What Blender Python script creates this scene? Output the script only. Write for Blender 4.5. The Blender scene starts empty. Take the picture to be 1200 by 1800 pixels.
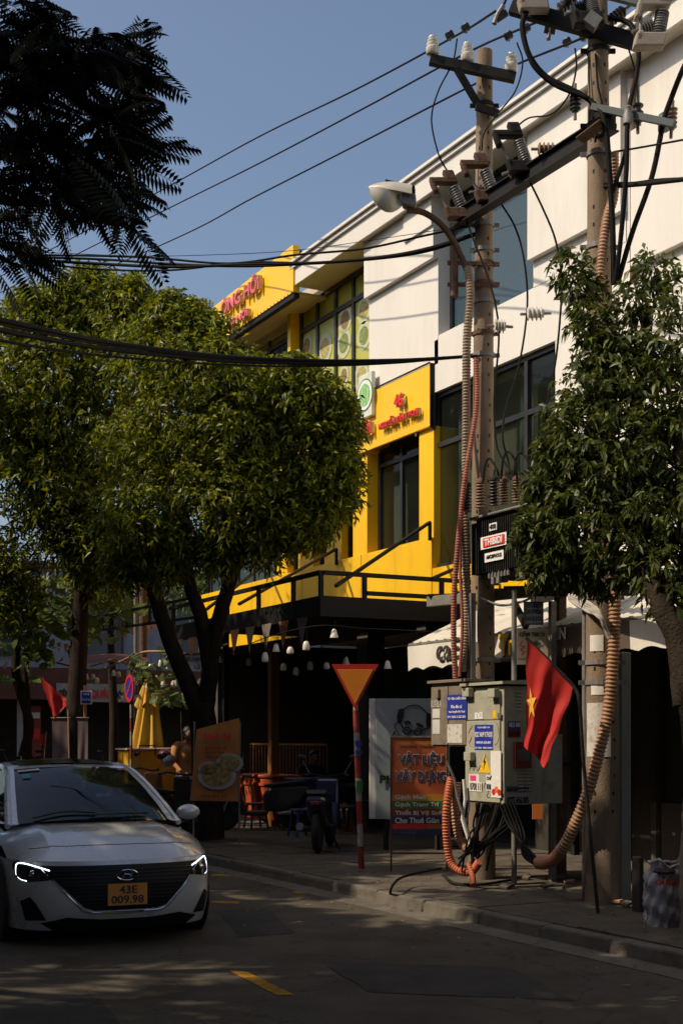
import bpy, bmesh, math, random
import numpy as np
from math import sin, cos, pi, radians, sqrt, atan2, tan
from mathutils import Vector as V, Matrix
random.seed(7); RNG = np.random.default_rng(7)
SC = bpy.context.scene
COL = SC.collection

# ---------------- camera, sky, sun, exposure ----------------
# world axes: +X along the street towards the viewer's right, +Y from the kerb (Y=0) into the pavement, facades near Y=4.9
CAM = V((7.605, -6.79, 1.7)); CR = V((.46330, .88620, 0)); CF = V((-.88620, .46330, 0)); FPX = 2373.0; HZ = 1297.0
cd = bpy.data.cameras.new('camera'); cam = bpy.data.objects.new('camera', cd); COL.objects.link(cam)
cd.sensor_fit = 'VERTICAL'; cd.sensor_height = 24; cd.lens = 24 * FPX / 1800; cd.shift_y = (HZ - 900) / 1800
cd.clip_start = .1; cd.clip_end = 3000
cam.matrix_world = Matrix(((CR.x, 0, -CF.x, CAM.x), (CR.y, 0, -CF.y, CAM.y), (0, 1, 0, CAM.z), (0, 0, 0, 1)))
SC.camera = cam
SUN_EL = 47.0; SUN_DIR = V((-.23, -.97, 0)).normalized()
w = bpy.data.worlds.new('World'); SC.world = w; w.use_nodes = True
nt = w.node_tree; bg = nt.nodes['Background']; sky = nt.nodes.new('ShaderNodeTexSky')
sky.sky_type = 'NISHITA'; sky.sun_disc = False; sky.sun_elevation = radians(SUN_EL)
sky.sun_rotation = atan2(SUN_DIR.x, SUN_DIR.y); sky.air_density = 1.0; sky.dust_density = 3.5; sky.ozone_density = 1.2
nt.links.new(sky.outputs[0], bg.inputs[0]); bg.inputs[1].default_value = .15
sl = bpy.data.lights.new('sun', 'SUN'); sl.energy = 5.0; sl.angle = radians(.53); sl.color = (1, .84, .63)
so = bpy.data.objects.new('sun', sl); COL.objects.link(so)
sd = V((SUN_DIR.x * cos(radians(SUN_EL)), SUN_DIR.y * cos(radians(SUN_EL)), sin(radians(SUN_EL))))
so.rotation_euler = sd.to_track_quat('Z', 'Y').to_euler(); so.location = (0, -20, 30)
SC.view_settings.view_transform = 'Standard'; SC.view_settings.look = 'None'; SC.view_settings.exposure = -.16; SC.view_settings.gamma = 1
SC.cycles.max_bounces = 6; SC.cycles.transparent_max_bounces = 12; SC.cycles.caustics_reflective = False; SC.cycles.caustics_refractive = False

# ---------------- helpers ----------------
def P(u, v, D): return CAM + CR * ((u - 600) / FPX * D) + CF * D + V((0, 0, -(v - HZ) / FPX * D))
def DY(u, Y): return (Y - CAM.y) / ((u - 600) / FPX * CR.y + CF.y)
def PY(u, v, Y): return P(u, v, DY(u, Y))
def XY(u, Y): return PY(u, 1000, Y).x
def DX(u, X): return (X - CAM.x) / ((u - 600) / FPX * CR.x + CF.x)
def PXX(u, v, X): return P(u, v, DX(u, X))
def G(u, v, z=0.0): return P(u, v, (1.7 - z) * FPX / (v - HZ))

def thing(name, label, cat, loc=(0, 0, 0), rotz=0, group=None):
    o = bpy.data.objects.new(name, None); COL.objects.link(o); o.empty_display_size = .2
    o.location = loc; o.rotation_euler = (0, 0, rotz); o['label'] = label; o['category'] = cat
    if group: o['group'] = group
    o['_l'] = 0
    return o
def local(o): o['_l'] = 1; return o
def rootof(o):
    while o.parent: o = o.parent
    return o
class MB:
    def __init__(s): s.v = []; s.f = []
    def add(s, vs, fs):
        n = len(s.v); s.v += [tuple(x) for x in vs]; s.f += [tuple(i + n for i in f) for f in fs]; return s
    def box(s, x0, x1, y0, y1, z0, z1):
        return s.add([(x0,y0,z0),(x1,y0,z0),(x1,y1,z0),(x0,y1,z0),(x0,y0,z1),(x1,y0,z1),(x1,y1,z1),(x0,y1,z1)],
                     [(0,3,2,1),(4,5,6,7),(0,1,5,4),(1,2,6,5),(2,3,7,6),(3,0,4,7)])
    def obox(s, c, ax, ay, az, sx, sy, sz):
        c = V(c); ax, ay, az = V(ax).normalized(), V(ay).normalized(), V(az).normalized()
        vs = [c + ax*(sx*i/2) + ay*(sy*j/2) + az*(sz*k/2) for k in (-1,1) for i,j in ((-1,-1),(1,-1),(1,1),(-1,1))]
        return s.add(vs, [(0,3,2,1),(4,5,6,7),(0,1,5,4),(1,2,6,5),(2,3,7,6),(3,0,4,7)])
    def bar(s, a, b, wd, ht, up=(0,0,1)):
        a, b = V(a), V(b); d = (b - a); ax = d.normalized(); ay = V(up).cross(ax)
        if ay.length < 1e-3: ay = V((1,0,0))
        ay.normalize(); az = ax.cross(ay)
        return s.obox((a+b)/2, ax, ay, az, d.length, wd, ht)
    def prism(s, poly, vec):
        n = len(poly); vec = V(vec); vs = [V(p) for p in poly] + [V(p)+vec for p in poly]
        return s.add(vs, [tuple(range(n))[::-1], tuple(range(n, 2*n))] + [(i, (i+1)%n, (i+1)%n+n, i+n) for i in range(n)])
    def quad(s, a, b, c, d): return s.add([a,b,c,d], [(0,1,2,3)])
    def poly(s, pts): return s.add(pts, [tuple(range(len(pts)))])
    def tube(s, path, r, n=8, caps=True):
        path = [V(p) for p in path]; m = len(path)
        rs = list(r) if hasattr(r, '__len__') else [r]*m
        t0 = (path[1]-path[0]).normalized(); a = V((0,0,1)) if abs(t0.z) < .9 else V((1,0,0))
        u = (a - t0*a.dot(t0)).normalized(); vs = []
        for i in range(m):
            t = (path[min(i+1,m-1)]-path[max(i-1,0)]).normalized()
            u = (u - t*u.dot(t)).normalized(); w_ = t.cross(u)
            for k in range(n):
                an = 2*pi*k/n; vs.append(path[i] + (u*cos(an)+w_*sin(an))*rs[i])
        fs = [(i*n+k, i*n+(k+1)%n, (i+1)*n+(k+1)%n, (i+1)*n+k) for i in range(m-1) for k in range(n)]
        if caps: fs += [tuple(range(n))[::-1], tuple(range((m-1)*n, m*n))]
        return s.add(vs, fs)
    def lathe(s, prof, base=(0,0,0), axis=(0,0,1), n=16, caps=True):
        base, axis = V(base), V(axis).normalized(); a = V((1,0,0)) if abs(axis.x) < .8 else V((0,1,0))
        u = axis.cross(a).normalized(); w_ = axis.cross(u); vs = []
        for r, z in prof:
            for k in range(n):
                an = 2*pi*k/n; vs.append(base + axis*z + (u*cos(an)+w_*sin(an))*max(r, 1e-4))
        m = len(prof)
        fs = [(i*n+k, i*n+(k+1)%n, (i+1)*n+(k+1)%n, (i+1)*n+k) for i in range(m-1) for k in range(n)]
        if caps: fs += [tuple(range(n))[::-1], tuple(range((m-1)*n, m*n))]
        return s.add(vs, fs)
    def ball(s, c, rx, ry=None, rz=None, n=12, m=8):
        ry = ry or rx; rz = rz or rx; c = V(c); vs = []
        for i in range(m+1):
            th = pi*i/m
            for k in range(n):
                an = 2*pi*k/n; st = max(sin(th), 1e-3); vs.append(c + V((rx*st*cos(an), ry*st*sin(an), rz*cos(th))))
        fs = [(i*n+k, (i+1)*n+k, (i+1)*n+(k+1)%n, i*n+(k+1)%n) for i in range(m) for k in range(n)]
        return s.add(vs, fs)
    def grid(s, fn, nu, nv):
        vs = [fn(i/nu, j/nv) for j in range(nv+1) for i in range(nu+1)]
        fs = [(j*(nu+1)+i, j*(nu+1)+i+1, (j+1)*(nu+1)+i+1, (j+1)*(nu+1)+i) for j in range(nv) for i in range(nu)]
        return s.add(vs, fs)
    def build(s, name, m, parent=None, smooth=False, bevel=0, label=None, cat=None, group=None, kind=None, sub=0):
        me = bpy.data.meshes.new(name)
        vs = s.v; loc = None
        if parent is not None:
            r = rootof(parent)
            if not r.get('_l'):
                L = r.location; vs = [(a-L.x, b-L.y, c-L.z) for a,b,c in vs]
        elif cat and kind is None and vs:
            xs = [p[0] for p in vs]; ys = [p[1] for p in vs]; zs = [p[2] for p in vs]
            loc = V(((min(xs)+max(xs))/2, (min(ys)+max(ys))/2, min(zs))); vs = [(a-loc.x, b-loc.y, c-loc.z) for a,b,c in vs]
        me.from_pydata(vs, [], s.f)
        o = bpy.data.objects.new(name, me); COL.objects.link(o)
        if loc: o.location = loc
        if parent is not None: o.parent = parent
        me.materials.append(m)
        if smooth:
            me.shade_smooth() if hasattr(me, 'shade_smooth') else None
            try: me.set_sharp_from_angle(angle=radians(smooth if smooth is not True else 40))
            except Exception: pass
        if bevel:
            b = o.modifiers.new('bevel', 'BEVEL'); b.width = bevel; b.segments = 2; b.limit_method = 'ANGLE'
        if sub:
            b = o.modifiers.new('sub', 'SUBSURF'); b.levels = sub; b.render_levels = sub
        if label: o['label'] = label
        if cat: o['category'] = cat
        if group: o['group'] = group
        if kind: o['kind'] = kind
        return o
def copy_tree(o, parent=None):
    c = o.copy(); COL.objects.link(c)
    if parent is not None: c.parent = parent; c.matrix_parent_inverse = o.matrix_parent_inverse
    for ch in KIDS(o): copy_tree(ch, c)
    return c
def KIDS(o): return [x for x in bpy.data.objects if x.parent == o]

def smoothpath(pts, k=6):
    pts = [V(p) for p in pts]; out = []
    q = [pts[0]*2-pts[1]] + pts + [pts[-1]*2-pts[-2]]
    for i in range(1, len(q)-2):
        for j in range(k):
            t = j/k; a, b, c, d = q[i-1], q[i], q[i+1], q[i+2]
            out.append(.5*((2*b) + (c-a)*t + (2*a-5*b+4*c-d)*t*t + (3*b-a-3*c+d)*t**3))
    out.append(pts[-1]); return out
def resample(pts, step):
    L = [0]
    for i in range(1, len(pts)): L.append(L[-1] + (pts[i]-pts[i-1]).length)
    n = max(2, int(L[-1]/step)); out = []; j = 0
    for k in range(n+1):
        s = L[-1]*k/n
        while j < len(L)-2 and L[j+1] < s: j += 1
        t = (s-L[j])/max(L[j+1]-L[j], 1e-9); out.append(pts[j].lerp(pts[j+1], min(max(t,0),1)))
    return out
def corrugated(path, r, pitch=.033, name='conduit', m=None, label='', group=None, n=12):
    p = resample(smoothpath(path, 8), pitch/4)
    rs = [r * (1 + .10*[1, .8, -1, -.9][i % 4]) for i in range(len(p))]
    mb = MB(); mb.tube(p, rs, n)
    return mb.build(name, m, label=label, cat='conduit', group=group, smooth=38)

def mat(name, col, rough=.6, metal=0., var=.15, scale=3., bump=0., bscale=40., streak=0., coat=0., spec=.5, stain=None, stain_amt=.4, stain_scale=1.5):
    m = bpy.data.materials.new(name); m.use_nodes = True; n = m.node_tree.nodes; l = m.node_tree.links
    b = n['Principled BSDF']; tc = n.new('ShaderNodeTexCoord'); mp = n.new('ShaderNodeMapping'); l.new(tc.outputs['Object'], mp.inputs[0])
    if streak: mp.inputs['Scale'].default_value = (1, 1, streak)
    no = n.new('ShaderNodeTexNoise'); no.inputs['Scale'].default_value = scale; no.inputs['Detail'].default_value = 6; no.inputs['Roughness'].default_value = .62
    l.new(mp.outputs[0], no.inputs[0])
    rp = n.new('ShaderNodeValToRGB'); rp.color_ramp.elements[0].position = .3; rp.color_ramp.elements[1].position = .7
    rp.color_ramp.elements[0].color = tuple(min(1, c*(1-var)) for c in col) + (1,); rp.color_ramp.elements[1].color = tuple(min(1, c*(1+var)) for c in col) + (1,)
    l.new(no.outputs[0], rp.inputs[0]); src = rp.outputs[0]
    if stain:
        n2 = n.new('ShaderNodeTexNoise'); n2.inputs['Scale'].default_value = stain_scale; n2.inputs['Detail'].default_value = 9; n2.inputs['Roughness'].default_value = .7
        l.new(mp.outputs[0], n2.inputs[0]); r2 = n.new('ShaderNodeValToRGB'); r2.color_ramp.elements[0].position = .5; r2.color_ramp.elements[1].position = .68
        r2.color_ramp.elements[1].color = (stain_amt,)*3 + (1,)
        l.new(n2.outputs[0], r2.inputs[0]); mx = n.new('ShaderNodeMixRGB'); l.new(r2.outputs[0], mx.inputs[0]); l.new(src, mx.inputs[1]); mx.inputs[2].default_value = tuple(stain) + (1,); src = mx.outputs[0]
    l.new(src, b.inputs['Base Color'])
    mr = n.new('ShaderNodeMapRange'); mr.inputs['To Min'].default_value = max(.02, rough*.8); mr.inputs['To Max'].default_value = min(1, rough*1.2); l.new(no.outputs[0], mr.inputs[0]); l.new(mr.outputs[0], b.inputs['Roughness'])
    b.inputs['Metallic'].default_value = metal; b.inputs['Specular IOR Level'].default_value = spec
    if coat: b.inputs['Coat Weight'].default_value = coat; b.inputs['Coat Roughness'].default_value = .05
    if bump:
        n3 = n.new('ShaderNodeTexNoise'); n3.inputs['Scale'].default_value = bscale; n3.inputs['Detail'].default_value = 5; l.new(tc.outputs['Object'], n3.inputs[0])
        bu = n.new('ShaderNodeBump'); bu.inputs['Strength'].default_value = bump; bu.inputs['Distance'].default_value = .02; l.new(n3.outputs[0], bu.inputs['Height']); l.new(bu.outputs[0], b.inputs['Normal'])
    return m
def emis(name, col, s):
    m = mat(name, col, .4); b = m.node_tree.nodes['Principled BSDF']; b.inputs['Emission Color'].default_value = tuple(col)+(1,); b.inputs['Emission Strength'].default_value = s; return m
def leafmat(name, c0, c1, trans=.35, rough=.45):
    m = bpy.data.materials.new(name); m.use_nodes = True; n = m.node_tree.nodes; l = m.node_tree.links; n.remove(n['Principled BSDF'])
    g = n.new('ShaderNodeNewGeometry'); rp = n.new('ShaderNodeValToRGB'); rp.color_ramp.elements[0].color = tuple(c0)+(1,); rp.color_ramp.elements[1].color = tuple(c1)+(1,)
    l.new(g.outputs['Random Per Island'], rp.inputs[0])
    d = n.new('ShaderNodeBsdfPrincipled'); l.new(rp.outputs[0], d.inputs['Base Color']); d.inputs['Roughness'].default_value = rough; d.inputs['Specular IOR Level'].default_value = .35
    t = n.new('ShaderNodeBsdfTranslucent'); hs = n.new('ShaderNodeHueSaturation'); hs.inputs['Value'].default_value = 1.5; hs.inputs['Hue'].default_value = .48; l.new(rp.outputs[0], hs.inputs['Color']); l.new(hs.outputs[0], t.inputs[0])
    mx = n.new('ShaderNodeMixShader'); mx.inputs[0].default_value = trans; l.new(d.outputs[0], mx.inputs[1]); l.new(t.outputs[0], mx.inputs[2]); l.new(mx.outputs[0], n['Material Output'].inputs[0])
    return m
def glassmat(name, tint=(.02,.025,.022), alpha=.6, rough=.03):
    m = bpy.data.materials.new(name); m.use_nodes = True; n = m.node_tree.nodes; l = m.node_tree.links; b = n['Principled BSDF']
    b.inputs['Base Color'].default_value = tuple(tint)+(1,); b.inputs['Roughness'].default_value = rough; b.inputs['IOR'].default_value = 1.5; b.inputs['Specular IOR Level'].default_value = .6
    t = n.new('ShaderNodeBsdfTransparent'); t.inputs[0].default_value = (.75,.8,.78,1); mx = n.new('ShaderNodeMixShader'); mx.inputs[0].default_value = alpha
    tc = n.new('ShaderNodeTexCoord'); no = n.new('ShaderNodeTexNoise'); no.inputs['Scale'].default_value = 1.3; l.new(tc.outputs['Object'], no.inputs[0])
    bu = n.new('ShaderNodeBump'); bu.inputs['Strength'].default_value = .08; bu.inputs['Distance'].default_value = .03; l.new(no.outputs[0], bu.inputs['Height']); l.new(bu.outputs[0], b.inputs['Normal'])
    l.new(t.outputs[0], mx.inputs[1]); l.new(b.outputs[0], mx.inputs[2]); l.new(mx.outputs[0], n['Material Output'].inputs[0]); return m

def text(s, parent, o, xd, ud, w=None, h=None, m=None, name='lettering', depth=.004, bold=0., label=None, cat=None, split=False):
    cu = bpy.data.curves.new(name, 'FONT'); cu.body = s; cu.extrude = .5; cu.offset = bold; cu.resolution_u = 3
    to = bpy.data.objects.new(name, cu); COL.objects.link(to); bpy.context.view_layer.update()
    me = bpy.data.meshes.new_from_object(to.evaluated_get(bpy.context.evaluated_depsgraph_get()))
    bpy.data.objects.remove(to); bpy.data.curves.remove(cu)
    n = len(me.vertices); co = np.zeros(n*3, np.float32); me.vertices.foreach_get('co', co); co = co.reshape(-1, 3)
    if n == 0: return None
    mn = co.min(0); mx = co.max(0); sz = mx - mn
    if w is None: w = h/sz[1]*sz[0]
    if h is None: h = w/sz[0]*sz[1]
    q = (co-mn)/sz*np.array([w, h, depth]); xd = V(xd).normalized(); ud = V(ud).normalized(); nd = xd.cross(ud)
    base = V(o)
    if parent is not None and not rootof(parent).get('_l'): base = base - rootof(parent).location
    Mx = np.array([list(xd), list(ud), list(nd)]); r = q@Mx + np.array(list(base))
    me.vertices.foreach_set('co', r.astype(np.float32).ravel()); me.materials.clear(); me.materials.append(m); me.name = name
    if split:
        par_ = list(range(n))
        def find(i):
            while par_[i] != i: par_[i] = par_[par_[i]]; i = par_[i]
            return i
        for e in me.edges: par_[find(e.vertices[0])] = find(e.vertices[1])
        comp = {}
        for i in range(n): comp.setdefault(find(i), []).append(i)
        cl = []
        for vs_ in sorted(comp.values(), key=lambda v: min(q[i, 0] for i in v)):
            a_, b_ = min(q[i, 0] for i in vs_), max(q[i, 0] for i in vs_)
            for c_ in cl:
                if min(b_, c_[1])-max(a_, c_[0]) > .45*min(b_-a_, c_[1]-c_[0]): c_[0] = min(a_, c_[0]); c_[1] = max(b_, c_[1]); c_[2] += vs_; break
            else: cl.append([a_, b_, list(vs_)])
        for c_ in cl:
            S_ = set(c_[2]); ix = {v: k for k, v in enumerate(c_[2])}
            m2 = bpy.data.meshes.new(name); m2.from_pydata([tuple(r[i]) for i in c_[2]], [], [[ix[v] for v in p.vertices] for p in me.polygons if p.vertices[0] in S_]); m2.materials.append(m)
            o2 = bpy.data.objects.new(name, m2); COL.objects.link(o2); o2.parent = parent
        bpy.data.meshes.remove(me); return None
    ob = bpy.data.objects.new(name, me); COL.objects.link(ob)
    if parent is not None: ob.parent = parent
    if label: ob['label'] = label
    return ob
EX = V((1,0,0)); EY = V((0,1,0)); EZ = V((0,0,1))

def cracks(m, scale=.8, amt=.55):
    n = m.node_tree.nodes; l = m.node_tree.links; b = n['Principled BSDF']; src = b.inputs['Base Color'].links[0].from_socket
    tc = n.new('ShaderNodeTexCoord'); no = n.new('ShaderNodeTexNoise'); no.inputs['Scale'].default_value = 2.2; no.inputs['Detail'].default_value = 6; l.new(tc.outputs['Object'], no.inputs[0])
    vm = n.new('ShaderNodeVectorMath'); vm.operation = 'MULTIPLY_ADD'; vm.inputs[1].default_value = (.9,.9,.9); l.new(no.outputs['Color'], vm.inputs[0]); l.new(tc.outputs['Object'], vm.inputs[2])
    vo = n.new('ShaderNodeTexVoronoi'); vo.feature = 'DISTANCE_TO_EDGE'; vo.inputs['Scale'].default_value = scale; l.new(vm.outputs[0], vo.inputs['Vector'])
    rp = n.new('ShaderNodeValToRGB'); rp.color_ramp.elements[0].position = 0; rp.color_ramp.elements[0].color = (1-amt,)*3+(1,); rp.color_ramp.elements[1].position = .016; rp.color_ramp.elements[1].color = (1,1,1,1); l.new(vo.outputs['Distance'], rp.inputs[0])
    mx = n.new('ShaderNodeMixRGB'); mx.blend_type = 'MULTIPLY'; mx.inputs[0].default_value = 1; l.new(src, mx.inputs[1]); l.new(rp.outputs[0], mx.inputs[2]); l.new(mx.outputs[0], b.inputs['Base Color'])
# ---------------- materials ----------------
ASPH = mat('asphalt', (.090,.078,.061), .9, spec=.12, var=.35, scale=1.2, bump=.6, bscale=90, stain=(.075,.069,.06), stain_amt=.6, stain_scale=.6)
CONC = mat('pavement_concrete', (.105,.09,.07), .9, spec=.15, var=.3, scale=2.5, bump=.5, bscale=50, stain=(.07,.06,.05), stain_amt=.7, stain_scale=1.3)
KERB = mat('kerb_concrete', (.14,.125,.10), .9, spec=.15, var=.35, scale=5, bump=.5, bscale=60, stain=(.06,.055,.05), stain_amt=.7, stain_scale=2.5)
DIRT = mat('dirt', (.07,.055,.04), .95, var=.4, scale=6, bump=.8, bscale=40)
WHITE = mat('white_plaster', (.66,.64,.60), .7, var=.05, scale=.8, streak=.15, bump=.05, bscale=30, stain=(.50,.46,.39), stain_amt=.55, stain_scale=1.1)
WTRIM = mat('white_trim', (.64,.62,.58), .6, var=.05, stain=(.5,.47,.42), stain_amt=.3)
YEL = mat('yellow_cladding', (.84,.50,.006), .45, var=.05, scale=1.2, streak=.3, stain=(.58,.28,.015), stain_amt=.5, stain_scale=1.4)
YEL2 = mat('yellow_sign_face', (.86,.50,.015), .4, var=.04, scale=1)
SOFF = mat('soffit_paint', (.55,.50,.42), .75, var=.08)
BLK = mat('black_steel', (.012,.012,.013), .6, var=.3, spec=.2)
FRM = mat('window_frame_black', (.025,.025,.028), .4, var=.3)
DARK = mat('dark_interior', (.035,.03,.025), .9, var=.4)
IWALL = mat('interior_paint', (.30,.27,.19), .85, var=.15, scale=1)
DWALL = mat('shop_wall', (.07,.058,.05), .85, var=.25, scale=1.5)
GLASS = glassmat('window_glass', (.02,.025,.022), .24); GLASSB = glassmat('blue_glass', (.05,.085,.11), .85)
OLIVE = mat('olive_film', (.42,.42,.055), .3, var=.08, spec=.6)
CURT = mat('curtain_fabric', (.50,.54,.46), .9, var=.1, scale=4)
POLE = mat('pole_concrete', (.205,.15,.10), .9, var=.3, scale=5, bump=.4, bscale=70, streak=.3, stain=(.12,.09,.06), stain_amt=.7, stain_scale=2)
RUST = mat('rusty_steel', (.10,.048,.026), .8, var=.5, scale=12, bump=.3, stain=(.08,.05,.04), stain_amt=.8, stain_scale=8)
BGREY = mat('blue_grey_steel', (.07,.085,.09), .6, var=.3, spec=.2)
STEEL = mat('galvanised_steel', (.19,.185,.175), .6, metal=.2, var=.25, scale=8, stain=(.16,.09,.05), stain_amt=.5, stain_scale=6)
DSTEEL = mat('dark_steel', (.022,.021,.02), .7, var=.4, scale=8, spec=.12)
DIRTYC = mat('dirty_cream_cover', (.30,.26,.21), .7, var=.2, scale=9, stain=(.12,.07,.04), stain_amt=.7, stain_scale=9)
PORC = mat('white_porcelain', (.62,.60,.54), .25, var=.1, stain=(.3,.22,.13), stain_amt=.6, stain_scale=9)
GINS = mat('grey_insulator', (.13,.135,.14), .35, var=.2)
DINS = mat('dark_insulator', (.045,.035,.03), .35, var=.3)
BINS = mat('brown_insulator', (.22,.14,.08), .45, var=.3, scale=10)
CABLE = mat('black_cable', (.008,.008,.008), .75, var=.2, spec=.12)
DRED = mat('dull_red_conduit', (.30,.095,.06), .7, var=.18, scale=6, stain=(.15,.08,.06), stain_amt=.5, stain_scale=5)
GTAN = mat('grey_tan_conduit', (.27,.20,.14), .75, var=.2, scale=5, stain=(.13,.1,.08), stain_amt=.6, stain_scale=4)
ORNG = mat('orange_conduit', (.46,.12,.05), .6, var=.18, scale=6, stain=(.25,.10,.06), stain_amt=.5, stain_scale=5)
TAN = mat('tan_conduit', (.36,.205,.12), .65, var=.18, scale=6, stain=(.22,.15,.1), stain_amt=.5, stain_scale=5)
CABG = mat('grey_green_cabinet', (.36,.36,.28), .5, var=.08, scale=5, stain=(.2,.17,.11), stain_amt=.5, stain_scale=6)
CABB = mat('brown_cabinet', (.20,.165,.125), .5, var=.12, scale=5, stain=(.1,.07,.05), stain_amt=.6, stain_scale=6)
BLUE = mat('blue_print', (.015,.03,.30), .5, var=.08); WPAINT = mat('white_print', (.75,.75,.74), .5, var=.05)
BLKP = mat('black_print', (.012,.012,.015), .5, var=.1); REDP = mat('red_print', (.60,.02,.02), .45, var=.1)
ORGP = mat('orange_print', (.62,.17,.03), .5, var=.1); YELP = mat('yellow_print', (.80,.48,.02), .45, var=.08)
GRNP = mat('green_print', (.03,.17,.05), .5, var=.1); MARP = mat('maroon_print', (.18,.03,.02), .5, var=.1); NAVY = mat('navy_print', (.02,.03,.10), .5, var=.1)
PAPER = mat('paper', (.68,.66,.62), .8, var=.08, scale=10)
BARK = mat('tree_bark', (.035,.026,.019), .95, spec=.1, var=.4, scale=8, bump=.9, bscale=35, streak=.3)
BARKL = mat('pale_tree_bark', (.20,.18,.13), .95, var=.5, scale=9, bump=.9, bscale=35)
LEAF_A = leafmat('drooping_leaf', (.016,.036,.004), (.23,.26,.010), .36)
LEAF_B = leafmat('right_tree_leaf', (.022,.042,.008), (.10,.12,.016), .25)
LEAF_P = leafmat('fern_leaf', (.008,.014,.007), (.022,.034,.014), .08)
LEAF_C = leafmat('broad_leaf', (.05,.09,.02), (.13,.18,.06), .35)
LEAF_D = leafmat('distant_leaf', (.04,.075,.02), (.10,.15,.03), .3)
TAR = mat('canvas_brown', (.12,.085,.06), .8, var=.15)
AWN = mat('awning_metal', (.55,.52,.44), .5, var=.12, scale=3, stain=(.35,.3,.22), stain_amt=.5)
CAR_P = mat('silver_car_paint', (.56,.57,.59), .28, metal=.25, var=.03, scale=1, coat=1.)
TYRE = mat('tyre_rubber', (.015,.015,.015), .85, var=.2); RIM = mat('alloy_rim', (.4,.4,.42), .3, metal=.9, var=.05)
CHROME = mat('chrome', (.75,.75,.77), .12, metal=1, var=.03)
PLAS = mat('black_plastic', (.018,.018,.02), .4, var=.2)
CHER = mat('flag_red_cloth', (.46,.014,.010), .75, var=.1, scale=8); STAR = mat('flag_star_yellow', (.80,.42,.03), .7, var=.05)
cracks(ASPH, .75, .35); cracks(CONC, .9, .45)
PATCH = mat('asphalt_patch', (.062,.058,.052), .9, var=.25, scale=3, bump=.6, bscale=120, spec=.12)
# ---------------- ground ----------------
def Gs(X): return X
mb = MB().box(-300, 200, -250, 300, -.6, -.012)
mb.build('ground', DIRT, kind='structure')
mb = MB()
mb.box(-170, 90, -12, -.28, -.2, 0)
road = mb.build('road', ASPH, kind='structure')
mb = MB().box(-170, 90, -.30, 0, -.2, .006); mb.build('gutter', KERB, kind='structure')
mb = MB().box(-170, 90, .18, 4.75, -.1, .095); pave = mb.build('pavement', DIRT, kind='structure')
mb = MB().box(-170, 90, -16, -12, -.1, .13); mb.build('far_pavement', CONC, kind='structure')
MARK = mat('mark_and_streak_yellow', (.34,.18,.02), .85, var=.35, scale=14, stain=(.09,.075,.06), stain_amt=.85, stain_scale=9, spec=.1)
def mark(pts, nm='road_mark_and_sun_streak'):
    mb = MB(); a = [G(u, v) + V((0,0,.004)) for u, v in pts]; mb.poly(a); return mb.build(nm, MARK, road, label=None)
mark([(401,1706),(434,1709),(516,1749),(487,1751)])
mark([(372,1541),(372,1537),(455,1536),(456,1540)])  # this strip and the next two are sunlit streaks painted on the asphalt
mark([(520,1571),(512,1567),(572,1568),(578,1572)])
mark([(372,1588),(372,1584),(420,1585),(422,1589)])
for pts in ([(560,1690),(900,1700),(1010,1760),(640,1745)], [(380,1600),(470,1596),(520,1640),(420,1650)], [(-60,1760),(180,1755),(240,1830),(-60,1850)]):
    q = [G(u, v) for u, v in pts]; c = sum(q, V())/4; poly = []
    for i in range(4):
        for k in range(4): p = q[i].lerp(q[(i+1) % 4], k/4); poly.append(p + (c-p)*random.uniform(0, .08) + V((0,0,.004)))
    MB().poly(poly).build('road_patch', PATCH, road)
# kerb stones
kb = MB().box(-40, 12, .02, .17, -.1, .09).build('kerb', KERB, kind='structure')
x = -28.0; ks = None
while x < 9:
    L = random.uniform(.9, 1.05); mb = MB(); h = .118 + random.uniform(-.008, .008); j = random.uniform(-.012, .012)
    mb.add([(x+.012,-.005+j,-.06),(x+L-.012,-.005+j,-.06),(x+L-.012,.178,-.06),(x+.012,.178,-.06),(x+.012,.03+j,h),(x+L-.012,.03+j,h+.004),(x+L-.012,.178,h),(x+.012,.178,h)],
           [(0,3,2,1),(4,5,6,7),(0,1,5,4),(1,2,6,5),(2,3,7,6),(3,0,4,7)])
    mb.build('kerb_stone', KERB, kb, bevel=.02); x += L
# pavement slabs, cast concrete, uneven; left out round tree pits and poles
for i in range(22):
    for j in range(3):
        x0 = -24 + i*1.5; y0 = .185 + j*1.53
        h = .12 + random.uniform(-.004, .004)
        if -1.4 < x0+.75 < 1.2 and j == 1 and False: continue
        mb = MB(); dz = [random.uniform(-.005, .005) for _ in range(4)]
        a, b, c, d = (x0+.008, y0+.008), (x0+1.49, y0+.008), (x0+1.49, y0+1.52), (x0+.008, y0+1.52)
        mb.add([(*a,.02),(*b,.02),(*c,.02),(*d,.02),(*a,h+dz[0]),(*b,h+dz[1]),(*c,h+dz[2]),(*d,h+dz[3])],
               [(0,3,2,1),(4,5,6,7),(0,1,5,4),(1,2,6,5),(2,3,7,6),(3,0,4,7)])
        mb.build('slab', CONC, pave)
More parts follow.
